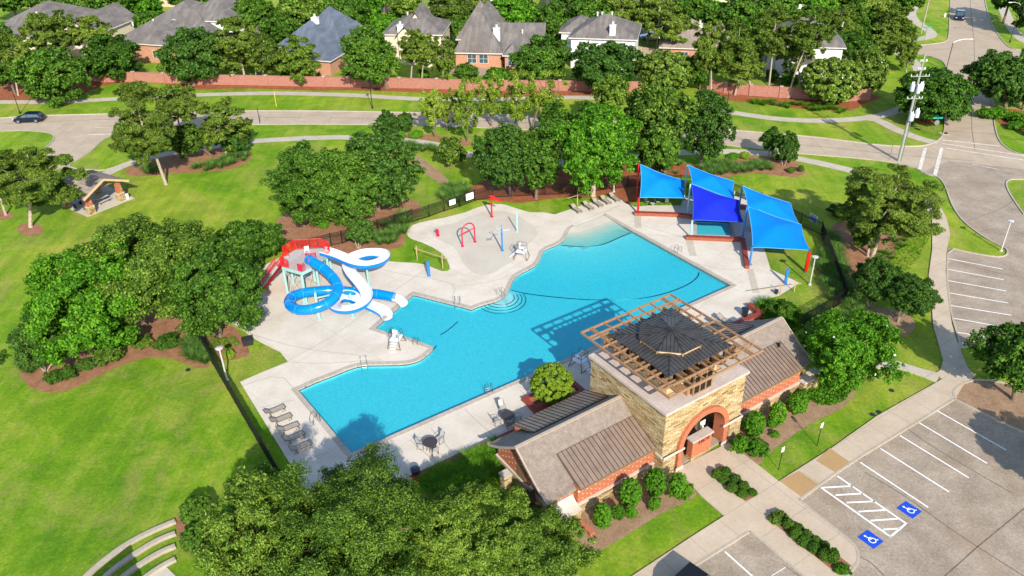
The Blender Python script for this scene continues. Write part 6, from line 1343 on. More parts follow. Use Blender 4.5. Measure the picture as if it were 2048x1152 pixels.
# curved lawn seat walls and stage at lower left
z6 = lambda *z: zm(*z, 2.924, 0, 758)
for k, L in enumerate(([(1022,822),(900,872),(800,920),(700,980),(600,1055),(530,1115),(470,1175),(400,1260)], [(1022,892),(930,927),(830,983),(740,1045),(660,1103),(580,1175),(500,1270)], [(1022,967),(940,1000),(860,1045),(780,1098),(700,1160),(610,1260)], [(1022,1043),(960,1075),(900,1112),(840,1155),(760,1230)])):
    P = smooth([at(*z6(*p), .32) for p in L], 3, False); o = Vector((P[0].x, P[0].y, 0)); t = thing('seat_wall', ['outermost curved concrete seat wall in the lawn','second curved concrete seat wall from outside','third curved concrete seat wall, crossed by the shadow edge','innermost curved concrete seat wall against the paved stage'][k], 'seat wall', o, 0, 'curved concrete seat walls')
    C = [Vector((p.x, p.y, 0))-o for p in P]; A, B_ = ribbon_pts(C, .36); n = len(C); b = MB(); vs = [(p.x,p.y,.26) for p in A]+[(p.x,p.y,.26) for p in B_]+[(p.x,p.y,-.02) for p in A]+[(p.x,p.y,-.02) for p in B_]
    b.add(vs, [(i,i+n,i+n+1,i+1) for i in range(n-1)]+[(i,i+1,i+1+2*n,i+2*n) for i in range(n-1)]+[(i+n,i+3*n,i+3*n+1,i+n+1) for i in range(n-1)]+[(0,2*n,3*n,n),(n-1,2*n-1,4*n-1,3*n-1)]); b.build('wall', M['kerb'], t)
sheet('stage', [z6(960,1088), z6(1060,1185), z6(1150,1300), z6(700,1300), z6(800,1190), z6(880,1132)], .06, 'splash')
# tensile stage roof just below the frame: only its triangular shadow reaches the view
tip = at(*z6(765,965)); k_ = 4.2/-SD.z; off = Vector((SD.x, SD.y, 0))*k_
pg = [tip, at(*z6(832,1150)), at(*z6(930,1420)), at(*z6(300,1420)), at(*z6(570,1120))]; pg = [p-off for p in pg]; o = sum(pg, Vector())/5; t = thing('stage_roof', 'pointed tan stage roof standing just outside the bottom left of the view', 'roof', (o.x,o.y,0))
b = MB(); b.prism([p-o for p in pg], 4.15, 4.22); b.build('roof_panel', M['roof_tan'], t)
for i in (2, 3): b = MB(); q = (pg[i]-o)*.8; b.beam((q.x,q.y,0),(q.x,q.y,4.15),.3); b.build('post', M['brick'], t)
b = MB(); b.box(-.75,.75,-.2,.2,.4,.46); c = MB(); [c.box(x-.06,x+.06,-.18,.18,0,.4) for x in (-.6,.6)]; simple('garden_bench', 'low red bench at the end of the front shrub bed', 'bench', (1172,1062), [('seat', b, 'bench_red', False), ('leg', c, 'bench_red', False)], rz=R(-52))
b = MB(); b.cbox(0,0,.95,.5,.42,1.9); simple('service_locker', 'small dark grey service cabinet at the left gable yard', 'cabinet', (1062,1012), [('cabinet', b, 'dark_frame', False), ('top', (lambda q: (q.cbox(0,0,1.93,.56,.48,.06), q)[1])(MB()), 'grey_metal', False)], rz=BROT)
b = MB(); b.cbox(0,0,.75,.7,.7,1.5); c = MB(); c.cbox(0,0,1.54,.82,.82,.09); simple('stone_pillar', 'short stone pillar with a pale cap beside the service yard door', 'pillar', (1012,976), [('shaft', b, 'stone', False), ('cap', c, 'white_stone', False)], rz=BROT)
# ================================================================ VEGETATION
rng = np.random.default_rng(11)
def leafmesh(name, cen, nrm, size, mat, narrow=.55, bend=.25, seedv=0, axis=None, spread=1.0):
    """rhombic leaf sprays: cen Nx3, nrm Nx3 preferred normals, size N"""
    N = len(cen); r = np.random.default_rng(seedv)
    n = nrm+r.normal(0, .55, (N, 3)); n /= np.linalg.norm(n, axis=1)[:, None]+1e-9
    t = r.normal(0, 1, (N, 3)) if axis is None else axis+r.normal(0, spread, (N, 3)); t -= (t*n).sum(1)[:, None]*n; t /= np.linalg.norm(t, axis=1)[:, None]+1e-9
    b = np.cross(n, t); s = size[:, None]
    v = np.empty((N, 4, 3)); v[:, 0] = cen-t*s*.5; v[:, 1] = cen+b*s*narrow*.5+n*s*bend*.3; v[:, 2] = cen+t*s*.5-n*s*bend*.35; v[:, 3] = cen-b*s*narrow*.5+n*s*bend*.3
    me = bpy.data.meshes.new(name); me.vertices.add(N*4); me.vertices.foreach_set('co', v.reshape(-1).astype(np.float32))
    me.loops.add(N*4); me.loops.foreach_set('vertex_index', np.arange(N*4, dtype=np.int32)); me.polygons.add(N)
    me.polygons.foreach_set('loop_start', np.arange(0, N*4, 4, dtype=np.int32)); me.polygons.foreach_set('loop_total', np.full(N, 4, dtype=np.int32))
    me.materials.append(M[mat]); me.update(calc_edges=True); return me
def fib(n, r):
    i = np.arange(n)+.5; ph = np.arccos(1-2*i/n); th = math.pi*(1+5**.5)*i+r.random()*6; return np.stack([np.cos(th)*np.sin(ph), np.sin(th)*np.sin(ph), np.cos(ph)], 1)
NARROW = {'pine': .26, 'sparse': .30, 'spiky': .42, 'ball': .6, 'oak': .58}
def crown_points(kind, rel, asp, r):
    """unit crown: main lobes carry leaf clusters, clusters carry leaves; gaps stay open between the lobes"""
    K, rl0, rl1, L0, L1, m, b0, b1, sq, cover = {'oak': (40, .18, .36, .42, .76, 15, .06, .12, .95, .9), 'spiky': (44, .16, .30, .40, .78, 16, .05, .10, .95, .85), 'pine': (84, .15, .24, .15, .84, 11, .05, .09, .62, .95),
        'sparse': (46, .13, .22, .20, .84, 9, .05, .09, .65, .7), 'ball': (150, .09, .11, .86, .88, 5, .08, .10, 1, 1.5)}[kind]
    C = fib(K, r)*r.uniform(L0, L1, (K, 1)); C += r.normal(0, .05, C.shape)
    if kind in ('pine', 'sparse'): C = r.normal(0, 1, (K, 3)); C /= np.linalg.norm(C, axis=1)[:, None]; C *= (r.random((K, 1))**.5)*L1
    if kind != 'ball':
        C[:, :2] *= (1+.14*np.sin(2*np.arctan2(C[:, 1], C[:, 0])+r.random()*6)+.10*np.sin(5*np.arctan2(C[:, 1], C[:, 0])+r.random()*6))[:, None]
    P, Nn, Ax = [], [], []
    nar = NARROW[kind]
    for c in C:
        rl = r.uniform(rl0, rl1); d = r.normal(0, 1, (m*3, 3)); d /= np.linalg.norm(d, axis=1)[:, None]; out = c/(np.linalg.norm(c)+1e-6)
        sc = d@out+.55*d[:, 2]+r.normal(0, .35, len(d)); d = d[np.argsort(-sc)[:m]]; d[:, 2] *= sq
        S = c+d*rl*r.uniform(.55, 1.0, (m, 1)); S = np.concatenate([S, c[None]]); bb = r.uniform(b0, b1, len(S)); bb[-1] = rl*.55
        for q, b in zip(S, bb):
            k = int(max(8, cover*4*math.pi*b*b/(.5*nar*rel*rel)*.5)); e = r.normal(0, 1, (k, 3)); e /= np.linalg.norm(e, axis=1)[:, None]; rad = b*(r.random((k, 1))**.4); p = q+e*rad*np.array([1, 1, .8 if kind != 'pine' else .6])
            P.append(p); Nn.append(e*.6+out*.4+np.array([0, 0, .5])); Ax.append(e+out*.5+np.array([0, 0, .25 if kind in ('pine', 'sparse') else -.1]))
    if kind not in ('pine', 'sparse'):      # inner twigs close the view through the middle
        k = int(1.6*4*math.pi*.3/(.5*nar*rel*rel)*.35); e = r.normal(0, 1, (k, 3)); e /= np.linalg.norm(e, axis=1)[:, None]; P.append(e*(r.random((k, 1))**.4)*(.74 if kind == 'ball' else .52)); Nn.append(e); Ax.append(e)
    P = np.concatenate(P); Nn = np.concatenate(Nn); Ax = np.concatenate(Ax); cap = 95000
    if len(P) > cap: i = r.choice(len(P), cap, replace=False); P, Nn, Ax = P[i], Nn[i], Ax[i]
    P /= np.percentile(np.linalg.norm(P, axis=1), 96); P[:, 2] *= asp; return P, Nn, Ax
PROTO = {}
def crown_mesh(kind, rel, asp, mat, var):
    asp_b = min((.45, .6, .75, .9, 1.1, 1.35, 1.6), key=lambda a: abs(a-asp)); rel_b = min((.028, .036, .046, .06, .08, .11, .15, .2), key=lambda a: abs(math.log(a/rel)))
    key = (kind, rel_b, asp_b, mat, var)
    if key not in PROTO:
        r = np.random.default_rng(abs(hash(str(key))) % 100000 if False else (sum(ord(ch) for ch in str(key))*7919) % 100003); P, Nn, Ax = crown_points(kind, rel_b, asp_b, r)
        sz = rel_b*r.uniform(.75, 1.35, len(P)); PROTO[key] = leafmesh('crown', P, Nn, sz, mat, narrow=NARROW[kind], seedv=3, axis=Ax, spread=(.45 if kind in ('pine', 'spiky', 'sparse') else 1.0))
    return PROTO[key], asp_b
def trunk_mesh(h, top, rx, rz, kind, r, rbase):
    """h unused; top = crown centre relative to base; returns MB"""
    b = MB(); top = Vector(top)
    if kind == 'multi':
        for k in range(4):
            a = 2*math.pi*k/4+r.random(); e = top+Vector((math.cos(a)*rx*.45, math.sin(a)*rx*.45, rz*.1)); m = Vector((math.cos(a)*.22, math.sin(a)*.22, 0)); b.tube([m*.5, m+e*.35*.5, e*.7, e], [rbase*.5, rbase*.42, rbase*.3, rbase*.12], 6)
        return b
    mid = Vector((top.x*.35, top.y*.35, top.z*.5)); rr = rbase
    up = top+Vector((0, 0, rz*(.75 if kind == 'pine' else .3)))
    b.tube([(0,0,-.05), (0,0,.25), tuple(mid), tuple(top), tuple(up)], [rr*1.35, rr, rr*.8, rr*.55, rr*.15], 8)
    nl = 9 if kind == 'pine' else 6
    for k in range(nl):
        a = 2*math.pi*k/nl+r.random()*.8; f = r.uniform(.55, 1.0) if kind != 'pine' else r.uniform(.7, 1.25); s = Vector((mid.lerp(top, (f-.5)*2) if f < 1 else top.lerp(up, f-1)))
        e = top+Vector((math.cos(a)*rx*r.uniform(.5, .8), math.sin(a)*rx*r.uniform(.5, .8), rz*r.uniform(-.35, .55))); m = s.lerp(e, .5)+Vector((0, 0, rz*.05)); b.tube([tuple(s), tuple(m), tuple(e)], [rr*.36, rr*.24, rr*.07], 5)
    return b
KIND = {  # shape, leaf material, bark, trunk kind, leaf factor
 'oak': ('oak', 'leaf_oak', 'bark_brown', 'oak', 1.0), 'dark': ('oak', 'leaf_dark', 'bark_brown', 'oak', 1.0), 'pine': ('pine', 'leaf_pine', 'bark_pale', 'pine', .9), 'yellowpine': ('sparse', 'leaf_yellow', 'bark_brown', 'pine', 1.0),
 'elm': ('spiky', 'leaf_elm', 'bark_brown', 'oak', 1.0), 'bright': ('oak', 'leaf_bright', 'bark_pale', 'oak', 1.0), 'magnolia': ('ball', 'leaf_magnolia', 'bark_brown', 'oak', 1.15), 'crape': ('spiky', 'leaf_dark', 'bark_pale', 'multi', .9),
 'yellow': ('oak', 'leaf_yellow', 'bark_pale', 'oak', 1.0), 'holly': ('pine', 'leaf_elm', 'bark_brown', 'oak', 1.0), 'orange': ('oak', 'leaf_orange', 'bark_brown', 'multi', 1.0), 'flower': ('spiky', 'leaf_bright', 'bark_pale', 'multi', 1.0), 'mid': ('oak', 'leaf_elm', 'bark_brown', 'oak', .95)}
nvar = [0]
def tree(kind, bbox, base, label, cat='tree', group=None, name=None, asp=None):
    """bbox = crown in the survey photo; base = foot pixel, or a number: height of the crown centre above ground"""
    x0, y0, x1, y1 = bbox; cx, cy = (x0+x1)/2, (y0+y1)/2; shape, mat, bark, tk, lf = KIND[kind]
    if isinstance(base, tuple):
        B = at(*base); best = None
        for i in range(8, 150):
            z = i*.1; q = at(cx, cy, z); d = (Vector((q.x, q.y, 0))-B).length
            if best is None or d < best[0]: best = (d, z, q)
        C = best[2]; zc = best[1]
        if best[0] > .0:      # keep the crown roughly over its foot
            off = Vector((C.x-B.x, C.y-B.y, 0))
    else: zc = base; C = at(cx, cy, zc); B = Vector((C.x, C.y, 0))
    dep = (C-CPOS).dot(CF); s = FPX/dep; rx = (x1-x0)/2/s; ph = math.asin((CAMH-zc)/(C-CPOS).length); rp = (y1-y0)/2/s
    v = rp*rp-(rx*math.sin(ph))**2; rz = math.sqrt(v)/math.cos(ph) if v > 0 else .4*rx; rz = max(.48*rx, min(1.6*rx, rz))
    if zc-rz < .35: rz = max(.35*rx, zc-.35)
    leaf = min(.62, max(.17, 5.4/s))*lf; rr = rx*1.04; nvar[0] += 1
    me, ab = crown_mesh(shape, leaf/rx, rz/rx, mat, nvar[0] % 2)
    t = thing(name or ('pine_tree' if 'pine' in kind else 'tree'), label, cat, B, 0, group)
    c = bpy.data.objects.new('crown', me); c.location = C-B; c.scale = (rr, rr, rz/ab*1.03); c.rotation_euler = (0, 0, rnd.random()*6.28); link(c, t)
    rb = max(.09, min(.34, rx*.055+.05)) if tk != 'multi' else .13
    if tk == 'pine': rb *= .72
    tb = trunk_mesh(zc, C-B, rx, rz, tk, rnd, rb); tb.build('trunk', M[bark], t, smooth=True, normals=False)
    if kind in ('flower', 'magnolia'):
        r = np.random.default_rng(5+nvar[0]); n = 26 if kind == 'magnolia' else 7; d = r.normal(0, 1, (n, 3)); d /= np.linalg.norm(d, axis=1)[:, None]; d[:, 2] = np.abs(d[:, 2])*.9
        P = d*np.array([rx, rx, rz])*.97; fm = leafmesh('flower', P, d, np.full(n, .26), 'flower', .9, seedv=4); f = bpy.data.objects.new('blossom', fm); f.location = C-B; link(f, t); tag(f, kind='stuff')
    return t
G1 = 'trees along the boundary wall'; G2 = 'pines among the houses'; G3 = 'trees behind the far houses'; G4 = 'trees around the pool grounds'
z1 = lambda *a: tuple(v/2.924 for v in a)
T_ = [
 # kind, crown bbox, base, label
 ('oak',(31,92,164,205),(111,210),'dark round oak over the far path, left of the brick walled house'), ('oak',(157,65,279,164),(219,161),'dark round oak standing against the left stretch of brick wall'),
 ('dark',(323,48,445,171),(388,171),'dense dark oak between the orange brick house and the leaning pine'), ('pine',(-8,62,62,160),(37,191),'tall pine with long bare trunk at the left edge by the street lamp'),
 ('pine',(40,28,125,112),(104,160),'tall pine left of the pale gable, first of the clump above the round oaks'), ('pine',(85,18,170,100),(150,158),'tall pine in the middle of the clump above the round oaks'), ('pine',(140,30,222,100),(168,156),'tall pine at the right of the clump above the round oaks'), ('pine',(10,80,80,150),8.0,'bushy pine behind the tall left edge pine'),
 ('pine',(418,36,520,118),(493,168),'leaning pine with a forked pale trunk in front of the orange shrub'), ('pine',(480,62,548,140),(513,168),'second thin pine right of the leaning one'), ('pine',(500,72,566,148),(525,168),'third thin pine right of the leaning one'), ('pine',(436,96,494,152),(468,167),'short bushy pine low against the wall by the orange shrub'),
 ('holly',(551,68,642,166),(604,168),'broad olive evergreen hiding the left side of the blue roofed house'), ('oak',(684,51,800,178),(774,177),'big dark oak between the blue roofed and cream houses'),
 ('pine',(797,56,866,132),(821,176),'pine in front of the cream house, the leftmost of three'), ('pine',(826,66,878,134),(843,176),'pine in front of the cream house, the middle of three'), ('pine',(858,66,914,158),(887,178),'darker pine in front of the cream house, the right of three'),
 ('oak',(1025,72,1142,165),(1084,165),'wide dark oak hiding the right wing of the brick house'), ('dark',(1140,72,1285,186),(1205,182),'very wide dark oak in front of the white chimney house'), ('magnolia',(1280,92,1384,190),(1330,180),'glossy yellow green magnolia before the low grey roofed house'), ('oak',(1370,100,1432,180),(1400,180),'dark oak squeezed between the magnolia and the right pines'),
 ('pine',(1382,30,1455,150),(1422,186),'tall pine before the low grey house, leftmost of the right hand group'), ('pine',(1428,42,1522,152),(1503,188),'tall pine second in the right hand group'), ('pine',(1506,12,1592,114),(1536,187),'tall pine directly before the hidden white house'), ('pine',(1582,18,1668,112),(1575,196),'tall pine with a bare leaning trunk before the hidden white house'), ('pine',(1556,50,1620,150),(1600,184),'smaller pine beside the bare leaning trunk'), ('pine',(1445,100,1525,168),(1470,190),'low pine filling the gap above the right brick wall'),
 ('magnolia',(1604,105,1722,216),(1660,206),'big magnolia with white blossoms at the end of the brick wall'), ('magnolia',(1697,90,1772,190),(1735,192),'magnolia with white blossoms right of the bigger one'), ('pine',(1722,6,1824,104),(1776,110),'tall pine above the right magnolia'), ('pine',(1790,60,1836,140),(1812,144),'narrow dark pine by the path bend'), ('pine',(1735,60,1800,120),(1765,128),'short yellowish pine between the magnolia and the narrow pine'),
 ('oak',(1784,130,1946,242),(1852,240),'spreading light green oak at the street corner behind the transformer pole'), ('dark',(1934,96,2050,200),(2011,219),'dark oak overhanging the side street at the right edge'), ('dark',(2000,98,2110,215),(2046,219),'dark oak cut by the right edge of the view'),
 # near street
 ('pine',(214,166,356,338),(332,369),'big pine with a bare leaning trunk on the lawn by the mulch bed'), ('pine',(304,162,396,256),(372,312),'pine at the back of the mulch bed, behind the big leaning one'), ('pine',(392,196,494,306),(454,315),'pine with a pale forked trunk at the right of the mulch bed'), ('elm',(338,248,414,314),(421,312),'low bright crape myrtle in the middle of the pine bed'), ('dark',(440,248,505,306),(472,306),'low dark tree at the right end of the pine bed'), ('pine',(222,230,300,320),(300,330),'low branches of the young pine left of the leaning trunk'),
 ('pine',(-14,280,156,432),(62,454),'wide pine at the left edge beside the picnic pavilion'), ('pine',(-60,300,40,410),(12,430),'pine cut by the left edge behind the wide one'),
 ('oak',(540,286,696,452),(607,452),'olive green oak at the left of the central lawn group'), ('oak',(600,278,764,452),(672,442),'middle oak of the central lawn group'), ('dark',(686,250,838,424),(757,420),'dark round oak at the right of the central lawn group'), ('crape',(688,430,752,488),(718,497),'small dark round tree with pale stems inside the fence by the shrub bed'), ('elm',(872,270,932,336),(902,334),'small feathery tree beside the sloping mulch strip'),
 ('crape',(755,220,796,266),(779,270),'left one of the two small crape myrtles at the road edge'), ('crape',(789,224,828,263),(812,269),'right one of the two small crape myrtles at the road edge'),
 ('yellowpine',(836,168,894,256),(870,275),'sparse yellow green pine, leftmost on the verge before the brick house'), ('yellowpine',(876,166,926,262),(894,262),'slim yellow green pine, second on the verge'), ('yellowpine',(900,148,974,262),(935,283),'yellow green pine, third on the verge, over its own shadow'), ('yellowpine',(946,134,1014,252),(982,252),'yellow green pine, fourth on the verge'), ('yellowpine',(1000,130,1074,250),(1030,268),'yellow green pine, fifth on the verge'), ('yellowpine',(1044,128,1140,246),(1064,258),'broad yellow green pine, last on the verge'),
 ('yellow',(1202,176,1244,246),(1222,262),'slender pale yellow tree rising before the tall olive elm'), ('mid',(1188,146,1262,226),6.0,'mid green tree behind the pale yellow one'),
 ('dark',(945,246,1064,386),(1022,392),'dark green oak left of the bright maple, first behind the fence'), ('oak',(1032,256,1130,384),(1072,398),'dark green oak touching the bright maple, second behind the fence'), ('oak',(1066,206,1160,300),(1110,350),'mid green tree behind the bright maple'), ('bright',(1102,210,1284,378),(1186,392),'huge bright green maple behind the pool fence'),
 ('mid',(1238,152,1384,322),(1312,338),'tall olive elm between the maple and the shade sails'), ('oak',(1270,240,1372,345),(1330,350),'narrow mid green tree low behind the first shade sail'), ('dark',(1366,178,1462,330),(1400,338),'dark conical tree by the road behind the rear shade sails'),
 ('crape',(1520,254,1566,302),(1540,317),'left dark crape myrtle in the oval bed by the road'), ('crape',(1550,258,1600,330),(1567,331),'right dark crape myrtle in the oval bed by the road'),
 ('pine',(1688,322,1884,476),(1745,513),'large olive cedar on two trunks beside the curving footpath'), ('mid',(1256,170,1330,260),(1280,330),'pale olive tree left of the tall olive elm'), ('oak',(1130,200,1215,290),(1180,330),'mid green tree rising behind the maple crown'), ('pine',(1690,380,1790,500),(1735,513),'lower left boughs of the olive cedar group'),
 ('crape',(1702,514,1808,604),(1739,614),'dark crape myrtle left in the round mulch ring'), ('crape',(1775,548,1880,630),(1795,644),'dark crape myrtle right in the round mulch ring'), ('flower',(1606,612,1798,774),(1660,768),'bright green tree with white blossoms beside the right wing'), ('oak',(1960,634,2110,776),(2026,800),'oak on the car park island, cut by the right edge'),
 # left cluster
 ('bright',(44,474,306,712),(190,708),'huge bright green tree in the left mulch bed'), ('mid',(150,418,432,640),(290,650),'broad olive tree behind the bright one in the left bed'), ('oak',(336,478,530,668),(439,672),'green oak leaning over the deck corner by the fence'), ('oak',(424,428,562,540),(480,532),'rounded dark green tree directly left of the slide stairs'), ('crape',(14,618,152,742),(92,743),'dark crape myrtle with pale stems at the left end of the bed'),
 # foreground
 ('elm',(388,920,650,1230),5.6,'large elm at the bottom, its left crown over the lawn'), ('elm',(530,886,896,1230),7.2,'large elm at the bottom, right behind the litter bin'), ('elm',(790,935,1064,1230),4.6,'yellow green elm at the bottom, left of the service yard'), ('elm',(950,985,1180,1240),3.6,'low yellow green elm at the bottom by the red bench'), ('elm',(430,1060,820,1360),4.6,'elm crown cut by the bottom edge'),
]
for k, bb, bs, lb in T_: tree(k, bb, bs, lb, group=G4 if bb[1] > 240 else G1)
# backyards and the belt behind the houses
BK = [('bright',(222,-10,330,52),(300,54)),('oak',(180,-25,262,58),6),('oak',(120,-30,215,40),6),('oak',(80,-20,160,45),5),('oak',(462,-12,552,72),5.5),('oak',(548,-22,640,66),6),('mid',(560,-18,660,72),6),('oak',(640,-15,735,80),6),('bright',(690,-20,770,52),6),
 ('mid',(775,-12,860,40),6),('pine',(850,-18,945,62),7),('pine',(905,-30,985,50),7),('bright',(970,-12,1075,66),6),('dark',(1020,-5,1082,62),5),('oak',(1075,0,1140,66),5),('oak',(1130,-15,1230,72),6.5),('pine',(1190,-20,1280,64),7),('pine',(1250,-18,1350,60),7),('oak',(1330,-25,1440,60),7),('bright',(1395,0,1470,60),5.5),('oak',(1430,-15,1530,70),7),
 ('oak',(1580,8,1680,72),6),('pine',(1640,6,1720,88),7),('oak',(1680,-6,1752,72),6.5),('oak',(1700,30,1745,96),5),('oak',(1495,-16,1600,40),7),('bright',(1600,-14,1700,34),7),('pine',(1660,-30,1800,40),8),('oak',(1740,-32,1840,26),6),('dark',(2030,-30,2110,62),6),('oak',(1985,-40,2060,20),6),
 ('oak',(-30,-30,70,20),6),('oak',(250,20,330,62),3.5),('oak',(520,20,600,84),4.5),('bright',(738,30,800,66),3.5),('oak',(900,30,960,80),4.5),('oak',(1085,30,1150,92),4),('pine',(1290,10,1390,90),6.5),('oak',(1440,30,1530,100),5),('pine',(1560,60,1640,130),5),('oak',(1655,60,1740,110),4.5),('mid',(1480,60,1560,120),5),('oak',(-20,120,50,170),4),('oak',(40,-36,130,18),6),('dark',(-50,40,30,110),6),('oak',(330,-36,420,10),6),('oak',(400,-40,500,8),6),('oak',(730,-36,800,8),6),('mid',(860,-40,960,2),6),('oak',(1090,-40,1180,4),6),('oak',(1340,-44,1420,0),6),('dark',(620,30,690,96),4),('oak',(1150,30,1200,66),3.5)]
WHERE = ['behind the pointed brick house','behind the cream house','behind the blue roofed house','behind the white chimney house','at the top left corner','behind the pale two-storey house','behind the hidden white house']
HX = [(60,4),(380,5),(640,2),(850,1),(1000,0),(1210,3),(1420,3),(1640,6)]
KW = {'bright':'bright green tree','oak':'deep green oak','mid':'olive green tree','pine':'yellowish pine','dark':'dark evergreen oak'}
seen = {}
for k, bb, bs in sorted(BK, key=lambda e: e[1][0]+e[1][2]):
    cx = (bb[0]+bb[2])/2; wh = WHERE[min(HX, key=lambda h: abs(h[0]-cx))[1]] if cx < 1760 else 'beside the far street'
    row = 'at the very top' if bb[1] < -24 else ('low in the gardens' if bb[1] > 5 else 'near the top'); key = (KW[k], wh, row); seen[key] = seen.get(key, 0)+1
    tree(k, bb, bs, f"{KW[k]} {wh}, {row}"+('' if seen[key] == 1 else f", {'second' if seen[key] == 2 else 'third'} from left"), group=G3)
tree('oak', (2090,860,2270,985), (2160,1000), 'oak standing just outside the right edge that shades the stalls', group=G4)
tree('orange', (432,84,500,128), 2.6, 'orange flowering shrub glowing behind the leaning pine', 'shrub', 'orange shrubs in the garden', 'flowering_shrub'); tree('orange', (496,92,552,132), 2.2, 'orange flowering shrub right of the thin pines', 'shrub', 'orange shrubs in the garden', 'flowering_shrub')
tree('elm', (311,120,348,152), 1.8, 'light green bush against the orange brick wall window', 'shrub', None, 'garden_shrub')
# ---- shrubs
SH = {}
def shrub(bbox, label, mat='leaf_oak', kind='ball', group=None, name='round_shrub', hz=None, zb=0.0, cat='shrub', trunk=False):
    x0, y0, x1, y1 = bbox; cx, cy = (x0+x1)/2, (y0+y1)/2; z = .7
    for _ in range(6):
        C = at(cx, cy, z); dep = (C-CPOS).dot(CF); s = FPX/dep; rx = (x1-x0)/2/s; ph = math.asin((CAMH-z)/(C-CPOS).length); rp = (y1-y0)/2/s; v = rp*rp-(rx*math.sin(ph))**2
        rz = math.sqrt(v)/math.cos(ph) if v > 0 else .5*rx; rz = max(.5*rx, min(1.6*rx, rz)); z = zb+rz*(.96 if not trunk else 1.15)
    leaf = max(.085, min(.35, 3.6/s)); nvar[0] += 1; me, ab = crown_mesh(kind, max(.06, leaf/rx), rz/rx, mat, nvar[0] % 2)
    B = Vector((C.x, C.y, zb)); t = thing(name, label, cat, B, 0, group); c = bpy.data.objects.new('foliage', me); c.location = (0, 0, z-zb); c.scale = (rx*1.02, rx*1.02, rz/ab); c.rotation_euler = (0, 0, rnd.random()*6.28); link(c, t)
    b = MB(); b.tube([(0,0,0),(0,0,z-zb)], [.07*max(1, rx*.8), .03], 6)
    for k in range(3): a = k*2.1; b.tube([(0,0,.1),(math.cos(a)*rx*.5, math.sin(a)*rx*.5, z-zb)], [.035,.015], 5)
    b.build('stem', M['bark_brown'], t, normals=False); return t
shrub((1061,725,1147,808), 'large clipped yellow green ball tree in the brick planter', 'leaf_ball', 'ball', None, 'ball_tree', trunk=True, cat='tree')
G5 = 'clipped egg shaped shrubs along the pool house'
for bb, lb in (((1186,1002,1224,1062),'egg shaped shrub nearest the curved stone buttress'),((1238,954,1283,1016),'egg shaped shrub in the middle of the left wing'),((1290,934,1333,996),'egg shaped shrub at the left wing beside the tower'),((1489,822,1530,874),'egg shaped shrub right of the arch, nearest the tower'),((1539,800,1573,854),'egg shaped shrub in the middle of the right wing'),((1574,783,1616,828),'egg shaped shrub at the far end of the right wing')): shrub(bb, lb, 'leaf_bright', 'ball', G5)
shrub((360,990,428,1050), 'round dark shrub at the end of the curved seat walls, the upper one', 'leaf_oak', 'ball', 'round shrubs by the seat walls'); shrub((362,1045,432,1106), 'round dark shrub at the end of the curved seat walls, the lower one', 'leaf_oak', 'ball', 'round shrubs by the seat walls')
shrub((637,437,658,458), 'small clipped green ball on the mulch behind the slide', 'leaf_bright'); shrub((1708,468,1736,492), 'clipped round bush by the two cedar trunks', 'leaf_oak'); shrub((1480,303,1500,318), 'bright clipped ball in the oval bed by the road', 'leaf_ball'); shrub((1455,306,1478,318), 'low green mound beside the bright ball in the oval bed', 'leaf_bright')
shrub((1546,308,1560,320), 'tiny dark shrub between the two crape myrtles', 'leaf_dark'); shrub((795,262,812,276), 'low green shrub under the road side crape myrtles', 'leaf_bright'); shrub((818,264,846,273), 'flat green shrub right of the road side crape myrtles', 'leaf_bright')
shrub((1596,330,1608,344), 'tiny green shrub at the right tip of the oval bed, the right one', 'leaf_elm'); shrub((1574,334,1590,346), 'tiny green shrub at the right tip of the oval bed, the left one', 'leaf_elm')
G6 = 'small box balls in the plaza planting'
zf_ = lambda x0, y0, x1, y1: (x0/2.939+1380, y0/2.939+760, x1/2.939+1380, y1/2.939+760)
ORD = ['first','second','third','fourth','fifth','sixth','seventh','eighth','ninth','tenth','eleventh']
for k, bb in enumerate(((125,522,188,582),(178,508,242,568),(168,560,232,612),(238,552,300,606),(215,600,280,662),(284,592,348,650),(275,640,338,694),(340,636,394,682))): shrub(zf_(*bb), f'small box ball in the short bed before the arch, {ORD[k]} counted from the arch', 'leaf_oak', 'ball', G6, 'box_ball', zb=.12)
for k, bb in enumerate(((545,812,612,880),(610,842,668,890),(588,870,662,940),(660,876,716,930),(632,908,716,984),(708,914,770,968),(692,948,764,1020),(762,944,822,1000),(758,988,830,1064),(800,984,878,1078))): shrub(zf_(*bb), f'box ball in the long bed beside the car park, {ORD[k]} counted from the arch', 'leaf_oak', 'ball', 'box balls in the long bed', 'box_ball', zb=.12)
z38 = lambda x0, y0, x1, y1: (x0/2.924, y0/2.924+380, x1/2.924, y1/2.924+380)
for k, bb in enumerate(((1236,858,1278,892),(1242,886,1284,918),(1284,860,1326,892),(1300,884,1340,914),(1334,856,1378,888),(1352,880,1396,910),(1310,910,1350,940))): shrub(z38(*bb), f'tiny box ball in the fenced corner bed, {ORD[k]} counted from the left', 'leaf_elm', 'ball', 'box balls in the fenced corner bed', 'box_ball')
G7 = 'low loose shrubs in the beds'
def loose(bb, lb, mat='leaf_elm', g=G7): shrub(bb, lb, mat, 'spiky', g, 'low_shrub')
